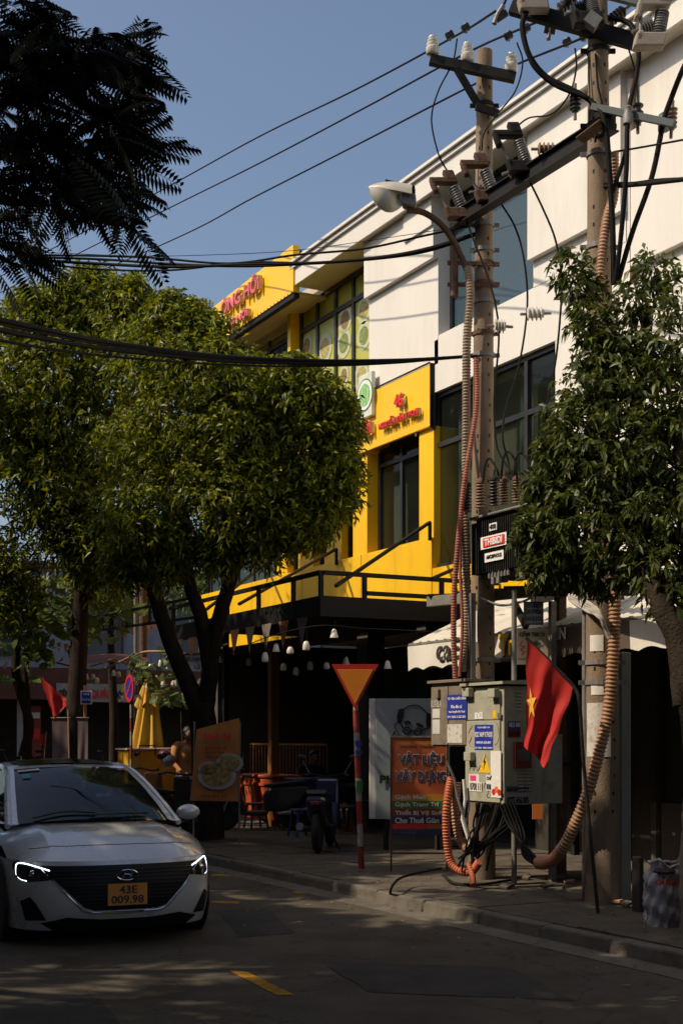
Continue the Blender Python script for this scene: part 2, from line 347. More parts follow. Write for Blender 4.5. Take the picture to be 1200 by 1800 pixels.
# rubble and litter by the poles
for k, (u, v) in enumerate([(985,1545),(1000,1552),(925,1545),(960,1560),(1085,1588),(1100,1592),(890,1560)]):
    c = G(u, v, .13); mb = MB(); s = random.uniform(.06, .13)
    a = random.random()*3; ax = V((cos(a), sin(a), .15)); ay = V((-sin(a), cos(a), .1))
    mb.obox(c + V((0,0,.02)), ax, ay, ax.cross(ay), s*1.6, s, .03)
    mb.build('brick_fragment', [CONC, TAN, KERB][k % 3], bevel=.006, cat='rubble', group='broken pieces scattered at the foot of the poles',
             label=['pale broken slab piece right of the grey steel post', 'tan broken brick piece before the right pole', 'flat grey shard under the grey cabinet edge', 'pale shard left of the taller pole foot', 'tan fragment at the foot of the taller pole', 'grey fragment between the taller pole and concrete post', 'pale shard under the hanging black cables'][k])
# leaf litter: uncountable
n = 500; mb = MB()
for _ in range(n):
    X = random.uniform(-10, 4); Y = abs(random.gauss(0, .9)) * (1 if random.random() < .5 else -1); z = .135 if Y > .18 else .012
    if 0 <= Y <= .18: continue
    a = random.random()*6.28; s = random.uniform(.015, .04)
    mb.add([(X+s*cos(a), Y+s*sin(a), z), (X+s*.35*cos(a+1.57), Y+s*.35*sin(a+1.57), z+.008), (X-s*cos(a), Y-s*sin(a), z+.004), (X-s*.35*cos(a+1.57), Y-s*.35*sin(a+1.57), z)], [(0,1,2,3)])
mb.build('leaf_litter', mat('dry_leaf', (.16,.10,.05), .9, var=.5, scale=1), kind='stuff', label='dry leaves and grit strewn along the kerb and gutter', cat='litter')

# ---------------- main building ----------------
BL = thing('commercial_building', 'long white three storey building with yellow restaurant front and dark windows', 'building', (XY(600, 4.86), 8, 0))
YW = 4.86
ZS = 10.55                       # soffit height
def Z(u, v, Y=YW): return PY(u, v, Y).z
XL = XY(352, YW); XSg = XY(762, YW); XA0 = XY(648, YW); XA1 = XY(770, YW); XB0 = XY(936, YW); XR = 10.0
zsill2 = Z(755, 946); zhead2 = Z(750, 765); zsb = Z(760, 750.6); zst = Z(762, 640)
# shell: back, roof, floors
MB().box(XL, XR, 5.75, 17, 3.95, 10.9).build('rear_wall', WHITE, BL)
MB().box(XL, XR, 4.95, 5.75, 3.62, 3.95).build('floor_slab', DARK, BL)
MB().box(XL, XR, 5.2, 5.75, zst+.02, zst+.25).build('floor_slab', DARK, BL)
XF0 = XY(515, 4.62)
MB().box(XF0, XR, 4.64, 5.75, ZS, ZS+.30).build('eave', SOFF, BL)
MB().box(XF0-.003, XR, 4.60, 4.64, ZS-.02, ZS+.31).build('fascia', WTRIM, BL)
MB().box(XF0-.02, XR, 4.55, 4.8, ZS+.31, ZS+.37).build('fascia_moulding', WTRIM, BL)
MB().box(XF0-.03, XR, 4.50, 4.8, ZS+.39, ZS+.44).build('fascia_moulding', WTRIM, BL)
MB().box(XF0, XR, 4.66, 5.75, ZS+.30, ZS+.39).build('parapet', WTRIM, BL)
# small rooftop fittings seen over the eave
mb = MB(); c = PY(650, 395, 5.0); mb.box(c.x-.1, c.x+.5, 4.9, 5.2, ZS+.44, ZS+.75); mb.build('roof_tank', STEEL, BL, bevel=.02)

def window(X0, X1, Z0, Z1, Y, cols, rows, pm, fr=.07, parent=BL, fm=FRM, back=None, depth=.09):
    f = MB()
    f.box(X0, X1, Y, Y+depth, Z0, Z0+fr); f.box(X0, X1, Y, Y+depth, Z1-fr, Z1)
    f.box(X0, X0+fr, Y+.002, Y+depth-.002, Z0+fr, Z1-fr); f.box(X1-fr, X1, Y+.002, Y+depth-.002, Z0+fr, Z1-fr)
    for c in cols: f.box(c-fr/2, c+fr/2, Y+.004, Y+depth-.004, Z0+fr, Z1-fr)
    for r in rows: f.box(X0+fr, X1-fr, Y+.006, Y+depth-.006, r-fr/2, r+fr/2)
    fo = f.build('window_frame', fm, parent)
    xs = [X0+fr] + list(cols) + [X1-fr]; zs = [Z0+fr] + list(rows) + [Z1-fr]; panes = []
    for i in range(len(xs)-1):
        for j in range(len(zs)-1):
            m_ = pm(i, j) if callable(pm) else pm
            a = xs[i] + (fr/2 if i else 0); b = xs[i+1] - (fr/2 if i < len(xs)-2 else 0)
            c = zs[j] + (fr/2 if j else 0); d = zs[j+1] - (fr/2 if j < len(zs)-2 else 0)
            t = random.uniform(-.004, .004)
            panes.append(MB().add([(a,Y+.05+t,c),(b,Y+.05-t,c),(b,Y+.05-t,d),(a,Y+.05+t,d),(a,Y+.058+t,c),(b,Y+.058-t,c),(b,Y+.058-t,d),(a,Y+.058+t,d)],
                 [(0,3,2,1),(4,5,6,7),(0,1,5,4),(1,2,6,5),(2,3,7,6),(3,0,4,7)]).build('pane', m_, fo))
    return fo
def wall(nm, m, x0, x1, y0, y1, z0, z1, **k): return MB().box(x0, x1, y0, y1, z0, z1).build(nm, m, BL, **k)

# --- white right part ---
XW2a = XY(765, 4.95); XW2b = XY(984, 4.95); ZW2 = Z(765, 694, 4.95); ZW0 = Z(762, 1002, 4.95)
window(XW2a, XW2b, ZW0, ZW2, 4.93, [XY(845,4.95), XY(925,4.95)], [Z(762, 786, 4.95)], GLASS, .08)
wall('wall', WHITE, XSg+.02, XR, YW, 5.5, ZW2, ZW2+.85)                 # band above second-floor windows
wall('wall', WHITE, XW2b, XR, YW+.003, 5.5, 3.7, ZW2)
wall('yellow_wall', YEL, XSg+.0, XW2b, YW-.03, 5.5, 3.7, ZW0)
# third floor: box A (upper proud of the lower), recess window, box B
zA = Z(652, 524, YW)
XA0b = XY(648, 5.3)
wall('wall_panel', WHITE, XA0, XA1, YW-.10, 5.4, zA, ZS, label='proud upper white wall panel with a ledge under it')
wall('wall_panel', WHITE, XA1-.9, XA1+.003, YW-.14, 5.4, zA+.52, ZS-.003)
wall('wall', WHITE, XA0+.01, XA1-.005, YW, 5.4, zst-.02, zA)
Zs3 = Z(870, 548, 5.0)
XG1 = XY(938, 5.02)
window(XA1, XB0+.05, Zs3, ZS, 5.08, [XY(838, 5.1)], [], GLASSB, .06)
wall('wall', WHITE, XA1, XR, YW+.006, 5.5, ZW2+.85, Zs3)
zB = Z(950, 452, YW)
wall('wall_panel', WHITE, XB0, XY(1100, YW), YW-.10, 5.4, zB, ZS, label='proud upper white wall panel right of the blue glass')
wall('wall', WHITE, XB0+.01, XY(1100, YW)-.01, YW, 5.4, Zs3, zB)
wall('wall', WHITE, XY(1100, YW), XR, YW+.01, 5.4, Zs3, ZS)
wall('wall_panel', WHITE, XY(1118, YW), XR, YW-.10, 5.4, Z(1118, 470), ZS-.9)
MB().tube([(XY(1111, YW-.06), YW-.05, ZS-.1), (XY(1111, YW-.06), YW-.05, Zs3-.6)], .045, 10).build('downpipe', RUST, BL, smooth=True)
# interior seen through second-floor glass
CI = thing('window_blind', 'pale grey green curtains hanging behind the tall second floor glass', 'curtain', (XW2a+.8, 5.4, ZW0))
mb = MB()
def curtain(mb, x0, x1, y, z0, z1, n=14, amp=.03):
    def fn(a, b): return V((x0+(x1-x0)*a, y+amp*sin(a*n*2.3)+amp*.4*sin(a*n*5.1), z0+(z1-z0)*b))
    mb.grid(fn, n*4, 1)
curtain(mb, XW2a+.15, XW2a+.75, 5.3, ZW0+.1, ZW2-.1); mb.build('curtain_panel', CURT, CI, smooth=60)
mb = MB(); curtain(mb, XW2a+1.9, XW2a+2.3, 5.32, ZW0+.1, ZW2-.1); mb.build('curtain_panel', CURT, CI, smooth=60)
MB().box(XW2a, XR, 5.56, 5.74, ZW0-.3, ZW2+.1).build('interior_wall', IWALL, BL)
# --- yellow part, second floor ---
Xy0, Xy1 = XY(657, 5.0), XY(749, 5.0)
zwb = zsill2-.05
window(Xy0, Xy1, zwb, zsb+.05, 5.08, [XY(706, 5.1)], [Z(748, 791, 5.1)], GLASS, .07)
mb = MB().box(Xy0+.07, Xy1-.07, 5.15, 5.16, Z(748,791,5.1)+.25, zsb); mb.build('window_film', mat('yellow_green_film', (.50,.46,.02), .4), BL)
CI = thing('window_blind', 'pale curtain strip behind the wide yellow framed window under the number sign', 'curtain', (Xy0, 5.3, zwb))
mb = MB(); curtain(mb, Xy0+.1, Xy0+.6, 5.35, zwb+.05, zsb-.6, 10); mb.build('curtain_panel', CURT, CI, smooth=60)
wall('yellow_wall', YEL, Xy1, XSg, YW, 5.5, zsill2-.1, zsb+.02)
Xa, Xb = XY(611, 5.0), XY(632, 5.0); zt2 = Z(631, 836, 5.0)
window(Xa, Xb, zwb, zt2, 5.0, [], [], GLASS, .05)
wall('yellow_wall', YEL, Xb, Xy0, YW, 5.5, zsill2-.1, zsb+.02)
wall('yellow_wall', YEL, Xa, Xb, YW+.003, 5.5, zt2, zsb+.02)
Xc, Xd = XY(562, 5.0), XY(581, 5.0)
wall('yellow_wall', YEL, Xd, Xa, YW+.006, 5.5, zsill2-.1, zsb+.02)
window(Xc, Xd, zwb, zt2, 5.0, [], [], GLASS, .05)
wall('yellow_wall', YEL, Xc, Xd, YW, 5.5, zt2, zsb+.02)
Xe, Xf = XY(516, 5.0), XY(535, 5.0)
wall('yellow_wall', YEL, Xf, Xc, YW+.003, 5.5, zsill2-.1, zsb+.02)
window(Xe, Xf, zwb, zt2, 5.0, [], [], GLASS, .05)
wall('yellow_wall', YEL, XY(498, 5.0), Xe, YW, 5.5, zsill2-.1, zsb+.02); wall('yellow_wall', YEL, Xe, Xf, YW+.006, 5.5, zt2, zsb+.02)
window(XL+.1, XY(498, 5.0), zwb, zsb, 5.0, [XY(u, 5.0) for u in (370, 391, 418, 445, 470)], [], GLASSB, .05)
wall('yellow_band_backing', YEL, XL, XSg-.003, YW-.01, 5.5, 3.72, zsill2-.01)
x_ = XSg; k_ = 0
while x_ > XL:
    xa_ = max(XL, x_-1.22); d_ = random.uniform(-.003, .003); MB().box(xa_+.005, x_-.005, YW-.04+d_, YW-.012, 3.70, zsill2).build('cladding_panel', YEL, BL, bevel=.003); x_ -= 1.22; k_ += 1
wall('sign_gap_wall', YEL, XL, XA0, YW+.01, 5.3, zsb, zst-.05)
MB().box(XL, XSg, 5.60, 5.74, 3.7, zsb).build('interior_wall', IWALL, BL)
wall('dark_reveal', FRM, XSg-.01, XSg+.035, YW-.02, YW+.02, zsb-.05, zst)
# third floor olive glazing with dish posters
Yg = 5.3
gx = [XY(u, Yg) for u in (526, 556, 588, 619)] + [XA0]
zt = Z(526, 585, Yg)
def pmo(i, j): return OLIVE
ow = window(gx[0], gx[-1], zst-.05, ZS-.01, Yg, gx[1:-1], [zt], pmo, .09)
FOOD = [mat('food_print_a', (.22,.15,.05), .6, var=.7, scale=18), mat('food_print_b', (.35,.30,.10), .6, var=.6, scale=22), mat('food_print_c', (.18,.22,.06), .6, var=.7, scale=20)]
PLATE = mat('plate_print', (.46,.50,.34), .5, var=.08)
for k, (u, v, r) in enumerate([(539,608,.23),(571,612,.30),(604,603,.29),(606,562,.27),(639,545,.26),(639,590,.27),(604,660,.2),(635,662,.28),(572,668,.2)]):
    c = PY(u, v, Yg+.042)
    for rr, mm, dy in ((r, PLATE, 0), (r*.66, FOOD[k % 3], .003)):
        mb = MB(); mb.prism([(c.x+rr*cos(t), c.y-dy, c.z+rr*sin(t)) for t in np.linspace(0, 2*pi, 24, endpoint=False)], (0, .002, 0)); mb.build('dish_print', mm, ow)
wall('yellow_pier', YEL, XY(513, 5.2), gx[0], 5.1, 5.7, zst-.05, ZS)
xl = XY(428, Yg)
window(xl-3, XY(513, 5.2), zst, Z(513, 556, Yg), Yg, [XY(472, Yg), XY(428, Yg)], [Z(513, 590, Yg)], lambda i, j: OLIVE if j else GLASSB, .08)
wall('wall', WHITE, XL, XY(513, 5.2), Yg-.01, 5.7, Z(513, 556, Yg), ZS-.3)

# --- signs on the yellow part ---
SG = thing('shop_sign', 'long yellow signboard with number 46 and red raised street name letters', 'sign', (XY(700, 4.7), 4.7, zsb))
YS = 4.79
MB().box(XY(500, YS), XSg, YS, YW-.005, zsb-.0, zst).build('sign_panel', YEL2, SG, bevel=.01)
MB().box(XSg+.002, XSg+.02, YS-.01, YW, zsb-.02, zst+.01).build('sign_edge', BLK, SG)
MB().box(XY(500, YS), XSg, YS-.015, YS-.003, zst-.0, zst+.03).build('sign_trim', BLK, SG)
LETR = mat('letter_face_red', (.72,.02,.03), .4, var=.05); LETS = mat('letter_side_cream', (.55,.42,.25), .5, var=.08); LETP = mat('letter_face_pink', (.66,.10,.14), .4, var=.15, scale=9)
def raised(s, u0, u1, vt, vb, Y, par, face=LETR, dep=.065, gap=.03):
    a = PY(u0, vb, Y); b = PY(u1, vb, Y); zt_ = PY(u0, vt, Y).z
    o = V((a.x, Y-gap, a.z)); wd = b.x-a.x; hh = zt_-a.z
    text(s, par, o, EX, EZ, wd, hh, LETS, 'letter_side', dep, .02, split=True)
    text(s, par, V((o.x, Y-gap-dep-.002, o.z)), EX, EZ, wd, hh, face, 'letter_face', .012, .022, split=True)
raised('4', 701, 708, 697, 719, YS, SG); raised('6', 709, 716, 693, 715.5, YS, SG); raised('NGUYỄN VĂN THOẠI', 674, 743, 741, 759, YS, SG, dep=.06)
raised('HÀ NỘI', 612, 660, 756, 786, YS, SG)
LB = thing('lightbox_sign', 'small square white lightbox with round green bowl emblem on yellow signboard', 'sign', PY(642, 730, 4.4))
c0 = PY(629, 739, 4.7); c1 = PY(652, 700, 4.7)
MB().box(c0.x, c1.x, 4.71, YS-.003, c0.z, c0.z+.78).build('sign_box', mat('lightbox_face', (.62,.66,.60), .4), LB, bevel=.01)
cc = V(((c0.x+c1.x)/2, 4.705, c0.z+.4))
for rr, mm, dy in ((.29, GRNP, 0), (.265, WPAINT, .004), (.20, mat('bowl_green', (.25,.5,.2), .5, var=.5, scale=14), .008)):
    MB().prism([(cc.x+rr*cos(t), cc.y-dy, cc.z+rr*sin(t)) for t in np.linspace(0, 2*pi, 28, endpoint=False)], (0, .003, 0)).build('emblem', mm, LB)
# rooftop billboard
YB = 4.56
BB = thing('rooftop_billboard', 'tall yellow rooftop billboard with faded pink raised letters above the eave', 'sign', PY(460, 560, YB))
pts = [PY(515, 430, YB), PY(515, 513, YB), PY(330, 637, YB), PY(330, 578, YB)]
zb_ = pts[1].z; Xr = pts[0].x; Xl_ = XY(300, YB)
MB().prism([(Xr,YB,pts[0].z),(Xr,YB,zb_),(Xl_,YB,zb_),(Xl_,YB,pts[0].z-.10)], (0,.14,0)).build('sign_panel', YEL2, BB)
mb = MB(); k = 0
while Xl_+k*.16 < Xr: mb.obox((Xl_+k*.16, YB-.005, zb_+.01), EX, EY, EZ, .02, .02, .02); k += 1
mb.build('edge_bulbs', STEEL, BB, kind='stuff')
MB().box(XL, XF0, YB+.16, 5.75, zb_+.02, zb_+.07).build('soffit', SOFF, BL)
wall('wall', SOFF, XL, XF0+.02, 5.30, 5.74, zb_+.08, ZS+.28)
MB().box(Xl_, Xr, YB+.02, YB+.14, zb_-.10, zb_-.01).build('bottom_rail', BLK, BB)
for dz, de in ((.05,.75), (.45,.15)):
    MB().bar((Xr-.03, YB+.1, pts[0].z-dz), (Xr-.03, 5.7, pts[0].z-dz-de), .045, .045).build('brace', BLK, BB)
raised('ÒNG HỎI', 397, 464, 526, 557, YB, BB, face=LETP, dep=.08)
raised('HÀ NỘI', 408, 444, 564, 584, YB, BB, face=LETP, dep=.08)
SC['_x'] = 0
# ---------------- black steel canopy over the restaurant pavement ----------------
YC = 1.8
cn = PY(564, 1006, YC); Xc = cn.x; zr = cn.z; XcL = XY(300, YC)
CN = thing('steel_canopy', 'black steel frame canopy with railing in front of the yellow restaurant', 'canopy', (Xc, YC, 0))
MB().box(XcL, Xc, YC, YW-.05, zr-.42, zr-.37).build('canopy_roof', BLK, CN)
MB().box(XcL, Xc+.02, YC-.02, YC, zr-.62, zr-.33).build('valance', BLK, CN)
MB().box(Xc, Xc+.02, YC, YW-.06, zr-.62, zr-.33).build('valance', BLK, CN)
MB().box(XcL, Xc, YC-.03, YC+.03, zr-.03, zr+.03).build('top_rail', BLK, CN)
MB().box(Xc-.03, Xc+.03, YC+.04, YW-.06, zr-.03, zr+.03).build('top_rail', BLK, CN)
MB().box(Xc-.03, Xc+.03, YC+.7, YW-.06, zr-.29, zr-.23).build('lower_rail', BLK, CN)
for y in (YC, YC+.7, YC+2.0): MB().box(Xc-.03, Xc+.03, y-.028, y+.028, zr-.37, zr-.031).build('rail_post', BLK, CN)
x = Xc-.9
while x > XcL: MB().box(x-.03, x+.03, YC-.028, YC+.028, zr-.37, zr-.031).build('rail_post', BLK, CN); x -= 1.25
for u0, v0 in ((755, 918), (591, 965), (466, 992), (833, 985)):
    t = PY(u0, v0, YW-.08); b = V((t.x-.0, YC+.02, zr+.02)) if u0 < 800 else V((t.x, YC+1.6, zr))
    if u0 == 755: b = PY(590, 1030, YC+.05)
    if u0 == 591: b = PY(420, 1062, YC+.05)
    if u0 == 466: b = PY(345, 1085, YC+.05)
    if u0 == 833: t = PY(833, 985, YW-.08); b = PY(757, 1018, 3.6)
    MB().bar(t, b, .045, .045).build('tie_rod', BLK, CN)
    MB().bar(t, t+V((0,0,-.3)), .045, .045).build('tie_bracket', BLK, CN)
for x in (XcL+.3,): MB().box(x-.05, x+.05, YC+.9, YC+1.0, .1, zr-.42).build('column', BLK, CN)
PEN = [mat('grey_cloth', (.16,.14,.12), .9), mat('rust_cloth', (.30,.11,.05), .9)]
k = 0; x = Xc-.7
while x > XcL+.3:
    z0 = zr-.60; MB().prism([(x,YC-.045,z0),(x+.36,YC-.045,z0),(x+.18,YC-.06,z0-.42)], (0,.006,0)).build('pennant', PEN[k % 3 == 1], CN); x -= .62; k += 1

# ---------------- ground floor interior ----------------
for i, (xx, ww) in enumerate(((XY(640, 5.1), .4), (XY(745, 5.1), .3))):
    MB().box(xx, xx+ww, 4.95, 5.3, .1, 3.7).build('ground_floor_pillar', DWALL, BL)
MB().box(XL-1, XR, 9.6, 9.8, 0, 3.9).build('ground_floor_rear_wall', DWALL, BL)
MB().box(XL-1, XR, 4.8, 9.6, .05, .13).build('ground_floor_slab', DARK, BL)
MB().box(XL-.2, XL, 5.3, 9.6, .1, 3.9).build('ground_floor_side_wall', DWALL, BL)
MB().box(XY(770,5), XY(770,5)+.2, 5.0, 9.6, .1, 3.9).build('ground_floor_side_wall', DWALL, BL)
# tables, chairs, shelf inside
WOOD = mat('dark_wood', (.13,.07,.035), .6, var=.3, scale=6)
def table(x, y, lab):
    t = thing('table', lab, 'table', (x, y, .12)); MB().box(x-.4, x+.4, y-.3, y+.3, .84, .88).build('tabletop', WOOD, t)
    for a in (-.34, .34):
        for b in (-.24, .24): MB().box(x+a-.02, x+a+.02, y+b-.02, y+b+.02, .12, .84).build('leg', BLK, t)
def chair(x, y, lab, rz=0):
    t = local(thing('chair', lab, 'chair', (x, y, .12), rz))
    MB().box(-.2, .2, -.2, .2, .42, .46).build('seat', WOOD, t)
    for a in (-.18, .18):
        for b in (-.18, .18): MB().box(a-.018, a+.018, b-.018, b+.018, 0, .42 if b < 0 else .9).build('leg', BLK, t)
    MB().box(-.16, .16, .17, .19, .6, .88).build('backrest', WOOD, t)
p_ = PY(545, 1400, 4.2); table(p_.x+.9, 4.2, 'dark wooden table beside the seated person under the canopy')
chair(p_.x, 4.2, 'dark chair under the seated person beneath the canopy', pi/2)
p2 = PY(610, 1400, 4.4); table(p2.x, 4.5, 'dark wooden table behind the yield sign pole')
MB().box(p2.x-2.0, p2.x-1.2, 6.6, 7.0, .13, 1.3).build('counter', WOOD, None, cat='counter', label='dark serving counter at the back of the restaurant')
c = PY(552, 1228, 6.7)
t = thing('rice_pot', 'pale metal pot catching light on the back counter', 'pot', (p2.x-1.6, 6.7, 1.3))
MB().lathe([(.0,0),(.16,0),(.17,.2),(.15,.2),(.14,.02)], (p2.x-1.6, 6.7, 1.3), n=16).build('bowl', WPAINT, t, smooth=True)
MB().lathe([(.18,.2),(.1,.25),(0.02,.27),(.02,.3)], (p2.x-1.6, 6.7, 1.3), n=16).build('lid', STEEL, t, smooth=True)
# stools, shelf and stock in the shade
STC = [mat('stool_red', (.22,.02,.015), .5), mat('stool_blue', (.02,.04,.18), .5), WOOD]
for k, (u, Y) in enumerate(((505,3.2),(530,2.6),(600,3.6),(622,4.0),(450,2.8),(585,5.2),(520,5.4),(655,5.0),(475,5.8))):
    c = PY(u, 1440, Y); z0 = .13
    t = thing('stool', ['red','blue','brown'][k % 3]+' low stool '+['beside the orange bins','in front of the seated person','behind the yield sign pole','near the tall lightbox sign','between banner and bins','deep inside by the counter','behind the railing','inside right of the yield sign','far back behind the bins'][k], 'stool', (c.x, Y, z0), 0, 'low stools of the restaurant')
    MB().box(c.x-.15, c.x+.15, Y-.15, Y+.15, z0+.40, z0+.44).build('seat', STC[k % 3], t, bevel=.015)
    for a in (-1,1):
        for b in (-1,1): MB().bar((c.x+a*.16, Y+b*.16, z0), (c.x+a*.11, Y+b*.11, z0+.40), .03, .03).build('leg', STC[k % 3], t)
for k, (u, Y, lab) in enumerate(((615,8.9,'dark shelf stocked with jars behind the yield sign'),(540,8.9,'dark shelf stocked with jars behind the seated person'),(470,8.9,'dark shelf stocked with jars above the orange bins'))):
    c = PY(u, 1300, Y); t = thing('shelf', lab, 'shelf', (c.x, Y, .13), 0, 'stock shelves on the back wall')
    for a in (-.9, .9): MB().box(c.x+a-.03, c.x+a+.03, Y, Y+.35, .13, 2.5).build('upright', WOOD, t)
    for z in (1.0, 1.5, 2.0, 2.45):
        MB().box(c.x-.87, c.x+.87, Y, Y+.35, z, z+.03).build('shelf_board', WOOD, t)
        for q_ in range(9):
            h_ = random.uniform(.12,.26); MB().lathe([(.05,0),(.055,h_*.7),(.03,h_*.8),(.03,h_)], (c.x-.78+q_*.19+random.uniform(-.02,.02), Y+.12, z+.03), n=8).build('jar', [STC[0], PORC, GRNP, YELP, GINS][random.randrange(5)], t)
t = thing('menu_board', 'dim printed menu board on the wall inside the restaurant', 'sign', PY(575, 1200, 9.4)); c = PY(560, 1215, 9.5)
MB().box(c.x, c.x+1.6, 9.5, 9.58, 2.6, 3.3).build('board', MARP, t); text('BÚN MẮM NÊM', t, (c.x+.1, 9.49, 2.95), EX, EZ, 1.4, .25, YELP); text('HÀ NỘI', t, (c.x+.4, 9.49, 2.68), EX, EZ, .8, .18, PAPER)
# yellow barrier inside
FENY = mat('orange_rail_paint', (.24,.10,.02), .6)
a = PY(440, 1306, 4.6); b = PY(576, 1310, 4.6)
t = thing('barrier', 'low orange brown railing with upright bars behind the bins', 'fence', (a.x, 4.6, .12))
z1 = a.z
MB().box(a.x, b.x, 4.58, 4.62, z1-.04, z1).build('top_rail', FENY, t); MB().box(a.x, b.x, 4.58, 4.62, .3, .34).build('bottom_rail', FENY, t)
n = 24
for i in range(n+1):
    x = a.x+.02+(b.x-a.x-.04)*i/n; MB().box(x-.012, x+.012, 4.59, 4.61, .12 if i in (0, 12, n) else .34, z1-.04).build('upright', FENY, t)
xp = XY(488, 3.4); MB().box(xp, xp+.16, 3.2, 3.36, .1, 3.4).build('timber_post', FENY, None, cat='post', label='orange brown square post holding up the canopy behind the bins', bevel=.01)
# hanging bulbs: strings under the canopy and further left
BULB = mat('bulb_white', (.62,.60,.52), .3, var=.08)
bulbs = [(587,1115,17.5),(538,1135,18),(510,1143,18.5),(485,1140,19),(466,1155,19),(574,1170,20),(608,1163,20),(545,1170,21),(498,1172,21),(681,1170,19),(520,1180,21),
 (437,1163,23),(386,1160,23),(345,1170,24),(352,1197,24),(330,1171,24),(348,1171,24),(309,1176,24),(297,1171,24),(283,1166,24),(265,1172,24),
 (287,1200,25),(305,1202,25),(311,1200,25),(320,1206,25),(275,1193,25),(260,1206,25),(238,1200,26),(226,1184,26),(209,1185,26),(200,1184,26),(164,1189,26),(171,1196,26),(152,1190,26),(147,1190,26),(292,1229,25),(316,1227,25),(240,1228,26),(215,1228,26),(236,1185,26)]
for k, (u, v, D) in enumerate(bulbs):
    c = P(u, v, D); s = .75+random.random()*.4
    t = thing('hanging_bulb', 'small white hanging bulb on the light string under the trees and canopy', 'bulb', c, 0, 'white bulbs strung under the canopy and trees')
    o = MB().lathe([(.02,.06*s),(.035,.045*s),(.045,.01*s),(.05,-.03*s),(.045,-.055*s),(.02,-.07*s)] if k % 3 else [(.015,.07),(.03,.05),(.05,-.02),(.055,-.045),(.02,-.05)], c, n=10).build('shade', BULB, t, smooth=True)
    MB().tube([c+V((0,0,.05)), c+V((.01,.01,.16+.1*random.random()))], .004, 4).build('flex', CABLE, t)
def cable(pts, r, lab, grp=None, k=8, m=CABLE, n=6):
    return MB().tube(smoothpath(pts, k), r, n).build('cable', m, label=lab, cat='cable', group=grp, smooth=80)
def pp(l): return [P(*a) for a in l]
cable(pp([(100,1165,26.5),(170,1178,26),(240,1150,25),(275,1145,24),(345,1150,24),(400,1132,22)]), .02, 'pale strip of light string rising over the yellow parasol', m=TAN)
cable(pp([(400,1150,21),(470,1120,19),(560,1100,17.5),(640,1105,17.8),(760,1110,18)]), .008, 'thin wire hung under the black canopy', m=CABLE)

# ---------------- awning with lettering ----------------
YV = 2.3
XvL = XY(720, YV); zv = PY(720, 1133, YV).z; XvR = 6.0; zb2 = PY(722, 1180, YV).z; rise = 1.15
AW = thing('cafe_awning', 'cream ribbed metal awning with white and brown lettered valance', 'awning', (XvL, YV, zv))
def ridged(x0, x1):
    mb = MB(); n = int((x1-x0)/.05); vs = []; fs = []
    for i in range(n+1):
        x = x0 + (x1-x0)*i/n; h = .022*[0,1,1,0][i % 4]
        vs += [(x, YV, zv+h), (x, YW-.05, zv+rise+h)]
    for i in range(n): fs.append((2*i, 2*i+2, 2*i+3, 2*i+1))
    mb.add(vs, fs); return mb
ridged(XvL, XvR).build('roof_sheet', AWN, AW)
MB().box(XvL, XvR, YV-.03, YV+.02, zv-.03, zv+.01).build('edge_pipe', STEEL, AW, bevel=.01)
MB().add([(XvL,YV+.01,zb2+.02),(XvL,YV+.01,zv),(XvL,YW-.05,zv+rise),(XvL,YW-.05,zv-.1)], [(0,1,2,3)]).build('end_flap', mat('awning_cloth_grey', (.35,.37,.38), .8), AW)
VW = mat('valance_white', (.68,.65,.58), .75, var=.06, stain=(.4,.36,.3), stain_amt=.4); VB = mat('valance_brown', (.10,.07,.05), .75, var=.1)
xm0 = XY(863, YV); xm1 = XY(1110, YV)
def val(x0, x1, m, sl=0):
    mb = MB(); n = max(2, int((x1-x0)/.07)); vs = []
    for i in range(n+1):
        x = x0+(x1-x0)*i/n; z = zb2+.045*abs(sin((x-XvL)*pi/.42)); yy = YV-.035+.012*sin(x*7)
        vs += [(x, yy, z), (x+sl, YV-.035, zv-.03)]
    mb.add(vs, [(2*i, 2*i+2, 2*i+3, 2*i+1) for i in range(n)]); return mb.build('valance', m, AW)
val(XvL, xm0, VW); val(xm0+.02, xm0+.26, VW, .12) if False else None
val(xm0, xm1, VB); val(xm1, XvR, VW)
MB().prism([(xm0-.02,YV-.055,zb2+.06),(xm0+.30,YV-.055,zb2+.06),(xm0+.42,YV-.055,zv-.03),(xm0-.02,YV-.055,zv-.03)], (0,.004,0)).build('valance_patch', VW, AW)
LT = mat('letter_dark_brown', (.035,.025,.02), .7)
a = PY(766, 1178, YV-.06)
text('caES', AW, V((a.x, YV-.055, zb2+.10)), EX, EZ, XY(828, YV)-a.x, .27, LT, depth=.006, bold=.012)
a = PY(876, 1165, YV-.06); text('Trà', AW, V((a.x, YV-.06, zb2+.08)), EX, EZ, .45, .26, YELP, depth=.006, bold=.03)
a = PY(935, 1140, YV-.06); text('ƯNTAIN', AW, V((a.x, YV-.06, zb2+.20)), EX, EZ, .62, .16, VW, depth=.006, bold=.02)
a = PY(1172, 1120, YV-.06); text('caES', AW, V((a.x, YV-.055, zb2+.10)), EX, EZ, XY(832, YV)-XY(766, YV), .30, LT, depth=.006, bold=.012)
# dark shop wall under the awning
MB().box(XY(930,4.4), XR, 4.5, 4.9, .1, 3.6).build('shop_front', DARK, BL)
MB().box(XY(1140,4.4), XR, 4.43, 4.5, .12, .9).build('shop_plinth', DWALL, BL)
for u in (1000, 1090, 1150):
    MB().box(XY(u,4.4), XY(u,4.4)+.08, 4.42, 4.5, .12, 3.5).build('shop_mullion', DSTEEL, BL)

